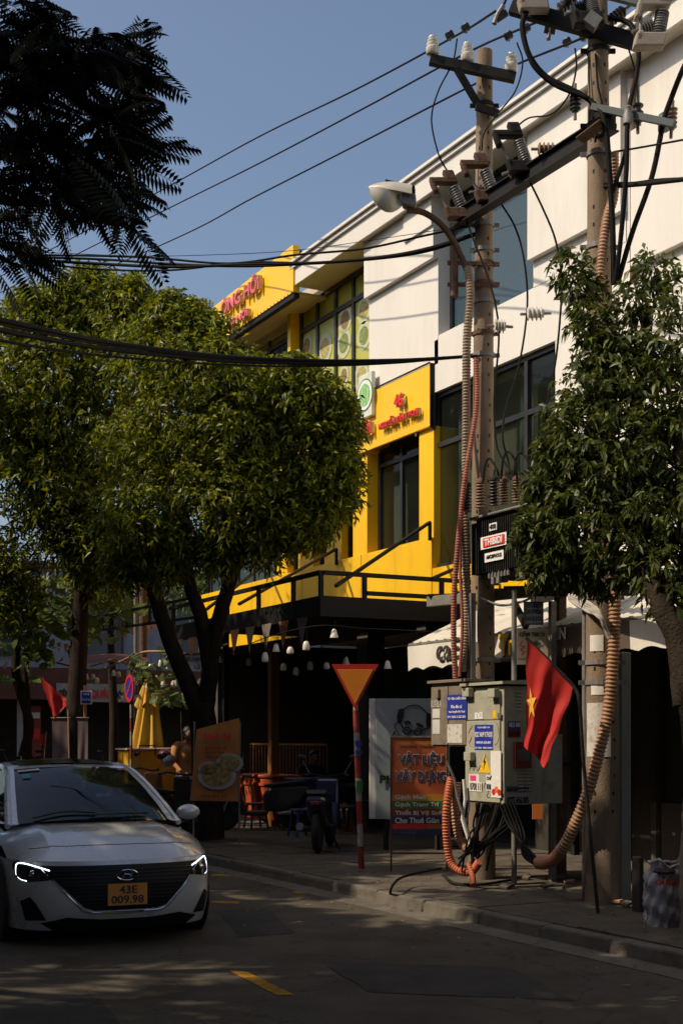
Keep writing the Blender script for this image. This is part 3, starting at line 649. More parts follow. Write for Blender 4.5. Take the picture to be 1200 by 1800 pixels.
# ---------------- power poles ----------------
def pole(u, v, D, r0, r1, top, lab, cu=None):
    b = P(u, v, D); b.z = .1; t = thing('power_pole', lab, 'utility pole', b)
    tp = V((b.x, b.y, top)); 
    if cu: q = P(cu[0], cu[1], D); tp = V((q.x, q.y, top))
    n = 24; MB().tube([b.lerp(tp, i/n) for i in range(n+1)], [r0+(r1-r0)*i/n for i in range(n+1)], 20).build('shaft', POLE, t, smooth=50)
    mb = MB(); k = 0; z = 1.0
    while z < top-.2:
        f = (z-b.z)/(top-b.z); c = b.lerp(tp, f); r = r0+(r1-r0)*f
        for an, m in ((radians(28+6*sin(z*5)), 0),) + (((radians(-38), 1),) if int(z*7) % 3 else ()):
            d = (-CF*cos(an) + CR*sin(an)).normalized(); s = d.cross(EZ)
            mb.obox(c+d*(r-.008), d, s, EZ, .02, .018, .035)
        z += .17
    mb.build('climbing_holes', BLK, t, kind='stuff')
    return t, b, tp, (lambda z: b.lerp(tp, (z-b.z)/(top-b.z))), (lambda z: r0+(r1-r0)*(z-b.z)/(top-b.z))
p1, b1, t1, at1, rr1 = pole(846, 1540, 15.2, .155, .088, 9.43, 'brown concrete power pole with short crossarm and three white insulators', (851, 90))
p2_, b2, t2, at2, rr2 = pole(1060, 1585, 13.0, .175, .080, 10.2, 'taller concrete power pole on the right with dark steel crossarms', (1048, 60))
def band(par, f, rf, z, m=RUST, h=.045, ear=.07):
    c = f(z); mb = MB(); mb.lathe([(rf(z)+.004,-h/2),(rf(z)+.014,-h/2),(rf(z)+.014,h/2),(rf(z)+.004,h/2)], c, n=20)
    d = CR; mb.obox(c+d*(rf(z)+ear/2), d, d.cross(EZ), EZ, ear, .02, h); mb.obox(c-d*(rf(z)+ear/2), d, d.cross(EZ), EZ, ear, .02, h)
    return mb.build('band', m, par)
zz = lambda v, D: 1.7+(HZ-v)/FPX*D
for v, m in ((186,DSTEEL),(396,STEEL),(440,STEEL),(465,RUST),(500,RUST),(531,STEEL),(587,RUST),(625,STEEL),(1160,STEEL)): band(p1, at1, rr1, zz(v, 15.2), m)
for v, m in ((272,STEEL),(435,STEEL),(1165,STEEL),(1200,STEEL),(1050,STEEL),(90,DSTEEL),(222,DSTEEL)): band(p2_, at2, rr2, zz(v, 13.0), m)
# crossarm pole 1
def seg(par, nm, m, a, b, wd, ht, **k): return MB().bar(a, b, wd, ht).build(nm, m, par, **k)
ca, cb = P(755, 105, 15.0), P(905, 137, 15.0)
seg(p1, 'crossarm', DSTEEL, ca, cb, .08, .11, bevel=.006)
seg(p1, 'brace', DSTEEL, P(802, 120, 14.95), P(843, 190, 15.05), .05, .07); seg(p1, 'brace_plate', DSTEEL, P(836, 187, 15.0), P(875, 200, 15.05), .04, .08)
def pin_ins(c, h, lab, grp, m=PORC, r=.075):
    t = thing('pin_insulator', lab, 'insulator', c, 0, grp)
    pr = [(r*.85,0),(r*.95,.03*h),(r,.35*h),(r*.78,.42*h),(r*.9,.5*h),(r*.9,.56*h),(r*.6,.6*h),(r*.8,.68*h),(r*.8,.74*h),(r*.5,.78*h),(r*.66,.86*h),(r*.6,.95*h),(r*.3,h)]
    MB().lathe(pr, c, n=18).build('porcelain_body', m, t, smooth=50)
    MB().lathe([(.012,-.06),(.012,.0),(.03,.002),(.03,.012)], c, n=8).build('pin', DSTEEL, t)
for (u, v, l) in ((760, 96, 'white ribbed insulator at the left end of the short crossarm'), (821, 108, 'white ribbed insulator at the middle of the short crossarm'), (898, 126, 'white ribbed insulator at the right end of the short crossarm')):
    pin_ins(P(u, v, 15.0), .21, l, 'white insulators on the short crossarm')
# long beam between the poles
BM = thing('connecting_beam', 'long black steel beam sloping between the two poles under the fuse switches', 'beam', P(950, 300, 14))
q0 = P(795, 392, 15.35); q1 = P(1078, 213, 12.75)
seg(BM, 'web', BLK, q0, q1, .05, .15); seg(BM, 'flange', BLK, q0+V((0,0,.08)), q1+V((0,0,.08)), .13, .014); seg(BM, 'flange', BLK, q0-V((0,0,.08)), q1-V((0,0,.08)), .13, .014)
seg(BM, 'plate', RUST, P(1018, 247, 12.85), P(1060, 215, 12.7), .16, .01)
# fuse cutouts
def ribs(mb, a, b, r, n, r2=None, seg_=14):
    a, b = V(a), V(b); L = (b-a).length; pr = []; r2 = r2 or r*.6
    for i in range(n):
        z = L*i/n; d = L/n; pr += [(r2, z), (r, z+d*.25), (r*.97, z+d*.45), (r2, z+d*.6)]
    pr.append((r2, L)); return mb.lathe(pr, a, b-a, seg_)
def cutout(top, bot, D, lab, grp, caps=RUST, tilt=None):
    a, b = P(*top, D), P(*bot, D); t = thing('fuse_cutout', lab, 'fuse switch', (a+b)/2, 0, grp)
    ax = (a-b).normalized(); side = -CR
    ribs(MB(), b+ax*.04, a-ax*.04, .066, 9, .045).build('ribbed_body', GINS, t, smooth=50)
    mid = (a+b)/2; MB().lathe([(.052,-.05),(.056,-.05),(.056,.05),(.052,.05)], mid, ax, 14).build('body_band', STEEL, t)
    mb = MB(); mb.obox(a+side*.09+ax*.02, side, CF, ax, .30, .12, .07); mb.obox(a+ax*.07, side, CF, ax, .12, .12, .14); mb.obox(a+side*.22-ax*.05, side, CF, ax, .05, .12, .13)
    mb.build('top_contact', caps, t, bevel=.015)
    mb = MB(); mb.obox(b+side*.07-ax*.03, side, CF, ax, .28, .13, .13); mb.obox(b+side*.17, side, CF, ax, .06, .13, .1); mb.build('bottom_hinge', caps, t, bevel=.015)
    MB().tube([a+side*.2-ax*.03, b+side*.16+ax*.02], .017, 8).build('fuse_tube', STEEL, t)
    return t
FG = 'fuse cutouts along the sloping beam'
cutout((794,322), (814,372), 15.1, 'brown capped fuse cutout nearest the street lamp', FG)
cutout((849,292), (868,342), 14.7, 'rusty fuse cutout in front of the brown concrete pole', FG)
cutout((908,240), (926,290), 14.0, 'dark capped fuse cutout on the beam between the poles', FG, DSTEEL)
cutout((1034,0-14), (1044,30), 12.7, 'fuse cutout at the crossing of the top crossarm and the right pole', FG, DSTEEL)
cutout((1165,12), (1155,68), 12.3, 'cream based fuse cutout at the top right corner', FG, DIRTYC)
cutout((938,-40), (948,4), 12.9, 'fuse cutout with pale cover on the left end of the top crossarm', FG, DIRTYC)
# smaller horizontal / hanging insulators
def string_ins(a, b, n, r, lab, m=DINS, grp=None, fit=True):
    a, b = V(a), V(b); t = thing('insulator', lab, 'insulator', (a+b)/2, 0, grp); ax = (b-a).normalized()
    ribs(MB(), a, b, r, n).build('ribbed_body', m, t, smooth=50)
    if fit: MB().tube([a-ax*.07, a], .016, 6).build('end_fitting', STEEL, t); MB().tube([b, b+ax*.08], .016, 6).build('end_fitting', STEEL, t)
    return t
string_ins(P(945,262,13.7), P(975,262,13.7), 4, .065, 'brown ribbed insulator lying on the beam right of the dark fuse', BINS)
string_ins(P(893,303,14.1), P(906,299,14.1), 2, .07, 'short brown insulator behind the dark fuse cutout', BINS)
string_ins(P(835,337,14.8), P(850,335,14.8), 2, .07, 'short brown insulator left of the rusty fuse cutout', BINS)
for (a, b, m, l) in (((888,574),(868,573),PORC,'white ribbed insulator beside the brown pole'), ((955,551),(925,552),PORC,'white ribbed insulator hanging between the poles'), ((1010,525),(985,525),PORC,'white ribbed insulator next to the leaves of the right tree')):
    D = 14.2 if a[0] > 1000 else 14.6; string_ins(P(*b, D), P(*a, D), 4, .075, l, m, 'white insulators strung between the poles')
string_ins(P(1010,160,12.9), P(1010,196,12.9), 5, .055, 'dark ribbed arrester left of the right pole', DINS)
string_ins(P(1120,182,12.6), P(1120,220,12.6), 3, .055, 'dark arrester hanging right of the right pole', DINS)
string_ins(P(1181,190,12.5), P(1179,228,12.5), 5, .05, 'rusty ribbed arrester near the right edge', BINS)
string_ins(P(982,16,13.3), P(1010,-2,13.3), 5, .06, 'dark strain insulator left of the right pole top', DINS)
string_ins(P(1004,22,12.8), P(1028,16,12.8), 5, .085, 'large dark strain insulator touching the right pole top', DINS)
string_ins(P(1070,38,13.0), P(1096,18,13.0), 5, .06, 'dark strain insulator right of the right pole top', DINS)
string_ins(P(1122,52,12.6), P(1146,44,12.6), 5, .085, 'large grey insulator beside the top right fuse', GINS)
# top crossarms of pole 2
TA = thing('crossarm', 'heavy dark steel crossarm near the top of the right pole', 'crossarm', P(1045, 45, 12.9))
seg(TA, 'beam', DSTEEL, P(898, 12, 13.1), P(1130, 78, 12.8), .09, .14, bevel=.006); seg(TA, 'bracket', STEEL, P(1030, 30, 12.65), P(1050, 45, 12.65), .1, .12)
TA = thing('crossarm', 'upper steel crossarm cut by the top edge of the photo', 'crossarm', P(1100, 0, 13))
seg(TA, 'beam', BGREY, P(1030, -22, 13.1), P(1150, 8, 12.8), .08, .10)
TA = thing('crossarm', 'thin grey crossarm carrying cable clamps right of the right pole', 'crossarm', P(1110, 200, 12.6))
seg(TA, 'beam', BGREY, P(1040, 188, 12.8), P(1185, 218, 12.3), .06, .06)
for (u, v) in ((1103, 203), (1165, 215)):
    c = P(u, v, 12.5); MB().lathe([(.03,-.09),(.05,-.08),(.05,.0),(.035,.03),(.045,.07),(.02,.09)], c, n=12).build('cable_clamp', STEEL, TA, smooth=50)
TA = thing('hanging_clamp', 'grey wire clamp dangling from the line left of the top crossarm', 'clamp', P(880, 30, 13.2))
MB().tube(pp([(868,42,13.2),(874,26,13.2),(884,10,13.2)]), .025, 8).build('arm', STEEL, TA); MB().box(*[0]*6) if False else None
seg(TA, 'jaw', DSTEEL, P(872, 34, 13.2), P(890, 22, 13.2), .04, .06); MB().tube(pp([(884,10,13.2),(892,-8,13.2)]), .012, 6).build('wire', CABLE, TA)
TA = thing('hanging_clamp', 'grey wire clamp dangling below the top crossarm beside the right pole', 'clamp', P(965, 60, 13.2))
MB().tube(pp([(963,70,13.2),(966,50,13.2),(958,40,13.2)]), .022, 8).build('arm', STEEL, TA); seg(TA, 'jaw', DSTEEL, P(956, 52, 13.2), P(975, 55, 13.2), .04, .05)

# wires
LG = 'three power lines running off to the left'
cable(pp([(-40,508,40),(270,342,30),(450,243,24),(620,160,20),(795,66,16),(870,20,13.6)]), .014, 'topmost of the three long power lines crossing the sky', LG)
cable(pp([(-40,535,40),(285,372,30),(450,290,24),(640,190,20),(820,93,16),(940,40,13.5)]), .014, 'middle of the three long power lines crossing the sky', LG)
cable(pp([(-40,566,40),(285,430,30),(450,345,24),(640,248,20),(860,135,16),(1030,64,13.2)]), .014, 'lowest of the three long power lines crossing the sky', LG)
for u, v in ((790,62),(818,49),(893,63),(924,50),(996,74),(1026,64)):
    t = thing('line_clamp', 'small black clamp on the %s power line, %s of its two' % ({62:'topmost',49:'topmost',63:'middle',50:'middle',74:'lowest',64:'lowest'}[v], 'left' if u in (790,893,996) else 'right'), 'clamp', P(u, v, 14), 0, 'black clamps on the power lines')
    seg(t, 'block', BLK, P(u-6, v+3, 14), P(u+6, v-3, 14), .05, .06); MB().lathe([(.012,-.05),(.02,-.05),(.02,.05),(.012,.05)], P(u, v, 14), n=8).build('bolt', STEEL, t)
TG = 'thick black cable bundles hung from the poles'
for k, (dv, r) in enumerate(((0,.016),(5,.020),(11,.013))):
    cable(pp([(60,452+dv,17),(180,456+dv*1.6,17),(300,464+dv,16.5),(430,468-dv*.6,16),(560,462,15.7),(680,450+dv*.3,15.4),(760,434+dv*.5,15.3),(838,409+dv*.3,15.2)]), r, ['top','middle','bottom'][k]+' strand of the upper thick cable bundle left of the lamp', TG)
cable(pp([(60,448,17.3),(250,452,17),(400,463,16.5),(520,448,16),(640,437,15.6),(742,415,15.3),(830,396,15.2)]), .014, 'thinner black cable crossing in front of the rooftop billboard')
cable(pp([(60,443,17.3),(250,450,17),(400,447,16.5),(520,440,16),(640,424,15.6),(800,400,15.3)]), .004, 'hair thin wire above the upper cable bundle')
for k, (dv, r) in enumerate(((0,.018),(12,.019),(24,.010),(5,.010))):
    cable(pp([(-60,548+dv*1.6,8),(60,575+dv*1.4,9.5),(200,603+dv,11.5),(400,627+dv*.6,13.5),(560,634+dv*.4,14.4),(700,633+dv*.2,14.9),(800,628,15.1),(838,626,15.1)]), r, ['top','third','bottom','thin second'][k]+' strand of the lower cable bundle across the left tree', TG)
cable(pp([(1062,328,12.9),(1110,325,12.6),(1160,320,12.2),(1260,308,11.6)]), .022, 'black cable leaving the right pole towards the right edge', TG)
cable(pp([(1062,322,12.9),(1110,322,12.6),(1160,316,12.2),(1260,312,11.6)]), .014, 'thinner strand twisted over the cable at the right edge', TG)
cable(pp([(1078,267,12.9),(1120,260,12.6),(1260,235,11.6)]), .010, 'thin upper wire leaving the right pole towards the right edge')
cable(pp([(930,8,12.9),(918,40,12.9),(922,75,12.9),(934,105,12.9),(960,135,12.9),(1005,158,12.85),(1040,180,12.8),(1062,215,12.7),(1070,300,12.7),(1076,400,12.7),(1078,500,12.7)]), .027, 'thick black cable arching down from the top crossarm to the right pole')
cable(pp([(925,90,12.85),(940,120,12.85),(975,150,12.85),(1030,172,12.8)]), .02, 'second black cable alongside the arching thick cable')
cable(pp([(1072,30,12.8),(1108,44,12.7),(1121,90,12.6),(1118,130,12.6),(1103,203,12.5),(1100,300,12.5),(1090,420,12.6),(1080,500,12.7)]), .025, 'thick black cable dropping straight from the crossarm beside the right pole')
cable(pp([(1230,60,12.3),(1200,120,12.3),(1178,175,12.4),(1165,215,12.45),(1145,310,12.5),(1110,410,12.6),(1084,500,12.7)]), .025, 'thick black cable slanting in from the right edge to the right pole')
cable(pp([(1102,80,12.7),(1115,125,12.7),(1122,182,12.6)]), .008, 'thin lead from the top crossarm to the hanging arrester')
cable(pp([(1075,340,12.7),(1092,290,12.7),(1100,262,12.6)]), .02, 'short black cable looping up right of the right pole')
# droppers
cable(pp([(803,68,15),(795,110,15),(770,160,15),(758,210,15),(770,270,15),(787,303,15.1)]), .009, 'thin dropper wire from the top line down to the leftmost fuse')
cable(pp([(908,75,14.9),(918,110,14.9),(905,160,14.8),(870,205,14.8),(850,235,14.7),(846,265,14.7)]), .009, 'thin dropper wire down to the fuse at the brown pole')
cable(pp([(1010,85,13.4),(1012,120,13.4),(1000,165,13.5),(970,200,13.7),(930,207,13.9),(908,222,14)]), .009, 'thin dropper wire curling down to the dark fuse')
cable(pp([(816,380,15.1),(835,430,15),(858,490,14.9),(872,545,14.8),(876,600,14.8),(868,700,14.8),(872,780,14.7),(888,815,14.6),(903,835,14.5)]), .011, 'black lead from the leftmost fuse down to the transformer')
cable(pp([(877,353,14.7),(905,400,14.7),(921,460,14.6),(926,540,14.6),(912,640,14.5),(888,720,14.4),(883,770,14.3),(893,812,14.3),(895,832,14.2)]), .011, 'black lead from the middle fuse down to the transformer')
cable(pp([(932,322,14),(955,370,14),(975,420,14),(986,480,14),(985,540,14),(975,640,14),(955,730,14),(935,800,14),(925,850,14)]), .011, 'black lead from the dark fuse down past the white wall')
for k, (a, b, h) in enumerate((((848,838),(872,826),800), ((880,832),(905,845),788), ((902,838),(928,850),790))):
    cable(pp([(a[0],a[1]+10,14.4),(a[0]+4,h+18,14.4),((a[0]+b[0])/2,h+6,14.4),(b[0],h+24,14.3),(b[0]+4,b[1]+10,14.3)]), .013, 'black jumper looping over the transformer bushings', 'jumper loops on top of the transformer')
cable(pp([(1046,95,12.9),(1050,150,12.87),(1057,190,12.85),(1045,250,12.85)]), .01, 'thin wire running down the face of the right pole')
cable(pp([(1034,100,12.95),(1036,200,12.9),(1031,230,12.9)]), .006, 'hair thin wire left side of the right pole')

# ---------------- street lamp ----------------
SL = thing('street_lamp', 'grey cobra head street lamp with glass bowl on curved arm', 'street lamp', P(805, 480, 15.1))
MB().tube(smoothpath(pp([(716,369,14.9),(745,374,14.95),(775,395,15),(797,425,15.05),(812,455,15.1),(822,480,15.1)]), 8), .034, 12).build('arm', RUST, SL, smooth=True)
hd = P(714, 350, 14.9)
la, lb = P(648, 338, 14.95), P(728, 356, 14.9); ax = (lb-la).normalized(); up = EZ; sdv = ax.cross(up)
mb = MB()
def shell(a, b):
    t = a; an = pi*b; wd = .16*(sin(pi*min(t*1.25+.06, 1)*.5)**.6); L = .50*t
    return la + ax*L + sdv*(wd*cos(an)) + up*(.03+.15*sin(an)*(sin(pi*min(t*1.1+.08,1)*.5)**.7))
mb.grid(shell, 12, 12); o = mb.build('housing', mat('lamp_housing_grey', (.42,.40,.34), .45, var=.12, stain=(.2,.16,.1), stain_amt=.5, stain_scale=7), SL, smooth=True)
mb = MB()
def bowl(a, b):
    t = a; an = pi*b; wd = .15*max(.05, sin(pi*min(t*1.15+.06,1)))**.5 if t < .9 else .05; L = .40*t
    return la + ax*(.01+L) + sdv*(wd*cos(an)) - up*(-.03+.20*sin(an)*max(.05, sin(pi*(t*.94+.03)))**.6)
mb.grid(bowl, 14, 12); mb.build('glass_bowl', mat('frosted_bowl', (.62,.60,.52), .15, var=.1, spec=.8), SL, smooth=True)
mb = MB(); mb.obox(la+ax*.46+up*.0, ax, sdv, up, .16, .17, .15); mb.build('gear_box', STEEL, SL, bevel=.02)
mb = MB(); mb.obox(la+ax*.36+up*.14, ax, sdv, up, .34, .13, .05); mb.build('top_cover', DSTEEL, SL, bevel=.01)
MB().tube(pp([(798,432,15.1),(798,521,15.1)]), .045, 12).build('mounting_pipe', RUST, SL, smooth=True)
for v in (462, 500): seg(SL, 'clamp_arm', RUST, P(786, v, 15.1), P(875, v+2, 15.1), .03, .04)

# ---------------- conduits ----------------
corrugated(pp([(822,470,15.05),(826,520,15.0),(820,600,15.0),(819,700,15.0),(818,800,15.0),(817,900,15.0),(819,1000,15.0),(820,1090,15.0),(812,1180,14.95)]), .045, .034, m=GTAN, label='thick tan corrugated conduit climbing the left side of the brown pole')
corrugated(pp([(836,630,14.95),(838,690,14.9),(834,740,14.88),(822,810,14.85),(812,880,14.85),(804,960,14.8),(798,1040,14.8),(797,1120,14.8),(800,1192,14.8)]), .030, .03, m=DRED, label='reddish orange corrugated conduit crossing the tan one on the brown pole')
corrugated(pp([(812,900,14.98),(808,990,14.95),(812,1100,14.9),(807,1190,14.9)]), .018, .025, m=DRED, label='thinner red corrugated conduit between the two larger ones')
corrugated(pp([(1078,270,12.8),(1078,340,12.78),(1066,385,12.75),(1058,440,12.72),(1052,520,12.7),(1044,600,12.7),(1042,690,12.7)]), .045, .034, m=TAN, label='tan corrugated conduit on the upper part of the right pole')
corrugated(pp([(1076,950,12.7),(1080,1050,12.7),(1077,1150,12.7),(1068,1250,12.7),(1050,1330,12.7),(1030,1400,12.75),(1000,1470,12.9),(985,1495,13.0)]), .055, .038, m=TAN, label='thick orange brown corrugated conduit sweeping down to the right of the flag')
MB().tube(smoothpath(pp([(987,1492,13.0),(975,1508,13.1),(960,1517,13.2),(944,1517,13.3)]), 6), .062, 14).build('conduit_elbow', mat('smooth_orange_sleeve', (.36,.15,.09), .55), label='smooth orange elbow at the lower end of the sweeping conduit', cat='conduit', smooth=True)
corrugated(pp([(792,1368,14.5),(785,1410,14.4),(784,1460,14.4),(790,1510,14.4),(806,1530,14.3),(828,1532,14.2),(842,1515,14.1)]), .042, .032, m=ORNG, label='bright orange corrugated conduit curving under the brown cabinet')
corrugated(pp([(802,1375,14.5),(800,1430,14.5),(806,1470,14.5),(820,1492,14.4),(838,1490,14.3),(843,1478,14.3)]), .045, .034, m=TAN, label='darker orange conduit ending in a hook under the grey cabinet')
corrugated(pp([(823,1518,14.2),(830,1540,14.1),(831,1556,14.0)]), .03, .03, m=ORNG, label='short orange conduit stub standing in the pavement')
TGm = 'loose black cables hanging under the grey cabinet'
rs = random.Random(4)
for k in range(16):
    u0 = rs.uniform(835, 905); u1 = rs.uniform(800, 850); 
    cable([P(u0, 1412, 14.4), P(u0-6+rs.uniform(-8,8), 1445, 14.3), P((u0+u1)/2+rs.uniform(-8,14), 1480+rs.uniform(-12,12), 14.2), P(u1+rs.uniform(-4,20), 1512+rs.uniform(-14,24), 14.2)], rs.choice((.010,.014,.018)), 'black cable drooping from the bottom of the grey cabinet', TGm, 5)
for k in range(5):
    cable([P(878+k*6, 1412, 14.3), P(893+k*7, 1450+k*4, 14.2), P(918, 1482+k*5, 13.8), P(946, 1512+k*3, 13.3)], .014, 'black cable running from the grey cabinet into the sweeping conduit', 'black cables feeding the sweeping conduit', 5)
for (a, b, r, m, l) in (((785,1338),(803,1400),.014,STEEL,'bent pale pipe end beside the orange conduits'), ((815,1370),(812,1440),.02,PAPER,'pale plastic tube between the orange conduits and cabinet'), ((822,1385),(818,1450),.012,STEEL,'thin grey tube under the corner of the cabinet')):
    MB().tube([P(*a, 14.3), P((a[0]+b[0])/2+4, (a[1]+b[1])/2, 14.3), P(*b, 14.3), P(b[0]+22, b[1]+70, 14.2)], r, 8).build('pipe', m, label=l, cat='pipe', smooth=True)
MB().tube(smoothpath([P(775,1526,14.6), P(712,1540,14.3), P(690,1556,13.6), P(684,1578,13.9), P(680,1586,13.8)], 6), .014, 8).build('ground_cable', CABLE, label='thin grey cable lying across the pavement and down the kerb', cat='cable')
MB().tube(smoothpath([P(778,1538,15.0)+V((0,0,0)), G(800,1553,.14), G(850,1554,.14), G(900,1546,.14), G(930,1538,.14)], 6), .016, 8).build('ground_hose', DSTEEL, label='dark pipe lying on the pavement under the cabinets', cat='pipe')

# ---------------- transformer and platform ----------------
TF = thing('transformer', 'dark finned transformer with red and white maker plate on its platform', 'transformer', P(925, 1005, 14.2))
K = P(925, 994, 14.1); L_ = 1.07; W_ = .72; zb = 3.47; zt = 4.12
X1, Y0 = K.x, K.y; X0 = X1-L_; Y1 = Y0+W_
MB().box(X0+.05, X1-.05, Y0+.1, Y1-.1, zb, zt).build('tank', DSTEEL, TF, bevel=.01)
MB().box(X0-.02, X1+.02, Y0-.02, Y1+.02, zt+.002, zt+.03).build('lid', STEEL, TF, bevel=.008)
for i in range(26):
    x = X0+.03+(L_-.06)*i/25; MB().box(x-.007, x+.007, Y0-.0, Y0+.1, zb+.04, zt-.04).build('cooling_fin', DSTEEL, TF)
for i in range(14):
    y = Y0+.1+(W_-.2)*i/13; MB().box(X1-.05, X1+.06, y-.007, y+.007, zb+.04, zt-.04).build('cooling_fin', DSTEEL, TF)
def plate(par, x0, x1, y, z0, z1, m, nm='label_plate', th=.006): return MB().box(x0, x1, y-th, y, z0, z1).build(nm, m, par)
xf = lambda u: XY(u, Y0-.02)
zf = lambda u, v: PY(u, v, Y0-.02).z
plate(TF, xf(844), xf(889), Y0-.012, zf(866,962), zf(866,940), WPAINT); plate(TF, xf(849), xf(886), Y0-.02, zf(866,959), zf(866,943), REDP, 'brand_plate')
text('THIBIDI', TF, V((xf(852), Y0-.028, zf(866,957))), EX, EZ, xf(883)-xf(852), zf(866,945)-zf(866,957), WPAINT, bold=.03)
plate(TF, xf(851), xf(884), Y0-.012, zf(866,986), zf(866,970), WPAINT); text('AMORPHOUS', TF, V((xf(854), Y0-.02, zf(866,981))), EX, EZ, xf(881)-xf(854), zf(866,974)-zf(866,981), BLKP, bold=.02)
plate(TF, xf(859), xf(872), Y0-.012, zf(866,932), zf(866,919), WPAINT); text('400', TF, V((xf(860), Y0-.02, zf(866,930))), EX, EZ, xf(871)-xf(860), zf(866,921)-zf(866,930), BLKP, bold=.03)
MB().box(X1+.062, X1+.068, Y0+.02, Y0+.12, zb+.08, zt-.1).build('serial_plate', MARP, TF)
text('240001', TF, V((X1+.072, Y0+.045, zt-.12)), (0,0,-1), EY, .45, .05, ORGP, bold=.02)
for i in range(7): MB().lathe([(.018,0),(.018,.05),(.01,.05),(.01,.07)], (X0+.35+i*.06, Y0+.02, zb-.03), n=8).build('bolt', STEEL, TF)
for i, x in enumerate((X0+.42, X0+.52, X1-.12)): MB().box(x, x+.05, Y0-.01, Y0+.03, zb-.10, zb-.03).build('terminal_lug', STEEL, TF)
for i, (u, v0, v1, D, m) in enumerate(((820,900,856,14.9,DINS),(844,893,850,14.75,BINS),(868,890,845,14.6,DINS),(886,887,848,14.5,BINS),(908,885,845,14.4,BINS))):
    a, b = P(u, v0, D), P(u, v1, D); o = ribs(MB(), a, b, .058, 8, .035).build('bushing', m, TF, smooth=50)
    MB().lathe([(.05,0),(.05,.03),(.03,.05),(.012,.06),(.012,.12)], b, n=10).build('bushing_cap', RUST if m is BINS else DSTEEL, o, smooth=50)
PF = thing('platform', 'steel beam platform bolted between the poles under the transformer', 'platform', P(930, 1045, 14.5))
A_ = P(752, 1058, 16.0); B_ = P(932, 1043, 14.9); B_.z = A_.z
seg(PF, 'channel_beam', STEEL, A_, B_, .06, .12, bevel=.006)
C_ = B_ + V((.62, .95, 0))
seg(PF, 'channel_beam', DSTEEL, B_+V((.02,.02,.003)), C_, .06, .11)
E_ = P(1060, 1045, 12.9); E_.z = A_.z
seg(PF, 'channel_beam', DSTEEL, B_+V((-.3,.2,.06)), E_+V((0,.2,.06)), .08, .12); seg(PF, 'channel_beam', DSTEEL, B_+V((-1.2,.9,.06)), E_+V((0,.5,.06)), .08, .12)
for i in range(5):
    q = A_.lerp(B_, i/4); seg(PF, 'deck_board', DSTEEL, q+V((0,0,.075)), q+V((.55,.75,.075)), .18, .02)
for (u, v) in ((868,1020),(884,1022)): MB().box(P(u,v,14.9).x-.05, P(u,v,14.9).x+.02, P(u,v,14.9).y, P(u,v,14.9).y+.05, 3.42, 3.48).build('foot_block', STEEL, PF)
cable(pp([(845,1052,14.9),(880,1064,14.8),(915,1058,14.7),(935,1050,14.7)]), .014, 'pale loose wire sagging under the platform', m=STEEL)
seg(PF, 'strut', DSTEEL, P(903, 1060, 14.9), P(925, 1102, 14.6), .05, .07)
SB = thing('hanging_sign_box', 'small dark notice board hanging below the platform', 'sign', P(937, 1095, 14.6))
q = P(921, 1098, 14.6); MB().obox(P(937,1078,14.6), CR, CF, EZ, .21, .04, .25).build('board', mat('board_dark', (.008,.012,.022), .6), SB)
for k in range(3):
    q = P(924, 1072+k*12, 14.55); text(['TRẠM BIẾN ÁP', '400 KVA', '22/0,4 KV'][k], SB, q, CR, EZ, .165, .03, GINS)
# bundled tarp strip at the right pole
TS = thing('cloth_strip', 'twisted pale plastic sheet tied from platform to the right pole', 'plastic sheet', P(1035, 1075, 12.7))
for k in range(4):
    MB().tube(smoothpath(pp([(1000,1045+k*3,13.4),(1030,1058+k*5,12.9),(1052,1075+k*3,12.6),(1064,1108,12.6),(1070,1122,12.6)]), 6), [.012+.010*abs(sin(i*.7+k)) for i in range(25)], 7).build('fold', mat('grey_plastic_sheet', (.42,.40,.36), .5), TS, smooth=True)

# posts
MB().box(*(lambda q: (q.x-.03, q.x+.03, q.y-.035, q.y+.035, .1, PY(970,1057,q.y).z))(P(970, 1531, 14.9))).build('steel_post', STEEL, cat='post', label='pale square steel post right of the flag', bevel=.004)
q = P(903, 1500, 14.6); MB().tube([(q.x,q.y,.1),(q.x,q.y,3.3)], .03, 10).build('steel_post', STEEL, cat='post', label='thin round pipe post behind the grey cabinet', smooth=True)
q = P(1027, 1500, 13.2); MB().tube([(q.x,q.y,.1),(q.x,q.y,3.0)], .028, 10).build('steel_post', STEEL, cat='post', label='pale round pipe standing against the left side of the right pole', smooth=True)
q = P(1091, 1500, 13.2); MB().box(q.x-.07, q.x+.08, q.y-.06, q.y+.06, .1, 1.7+150/FPX*13.2).build('concrete_post', mat('post_concrete', (.24,.24,.19), .85, var=.25, stain=(.1,.1,.07)), cat='post', label='square grey concrete post right of the right pole', bevel=.012)
q = P(984, 1130, 15.3); MB().box(q.x-.05, q.x+.05, q.y-.05, q.y+.05, .1, 3.4).build('steel_post', RUST, cat='post', label='dark brown post behind the flag under the platform')
q = P(828, 1200, 14.95); MB().box(q.x-.05, q.x+.04, q.y-.03, q.y+.03, 2.3, 3.3).build('cable_duct', STEEL, cat='cable duct', label='flat steel duct on the brown pole above the grey cabinet')

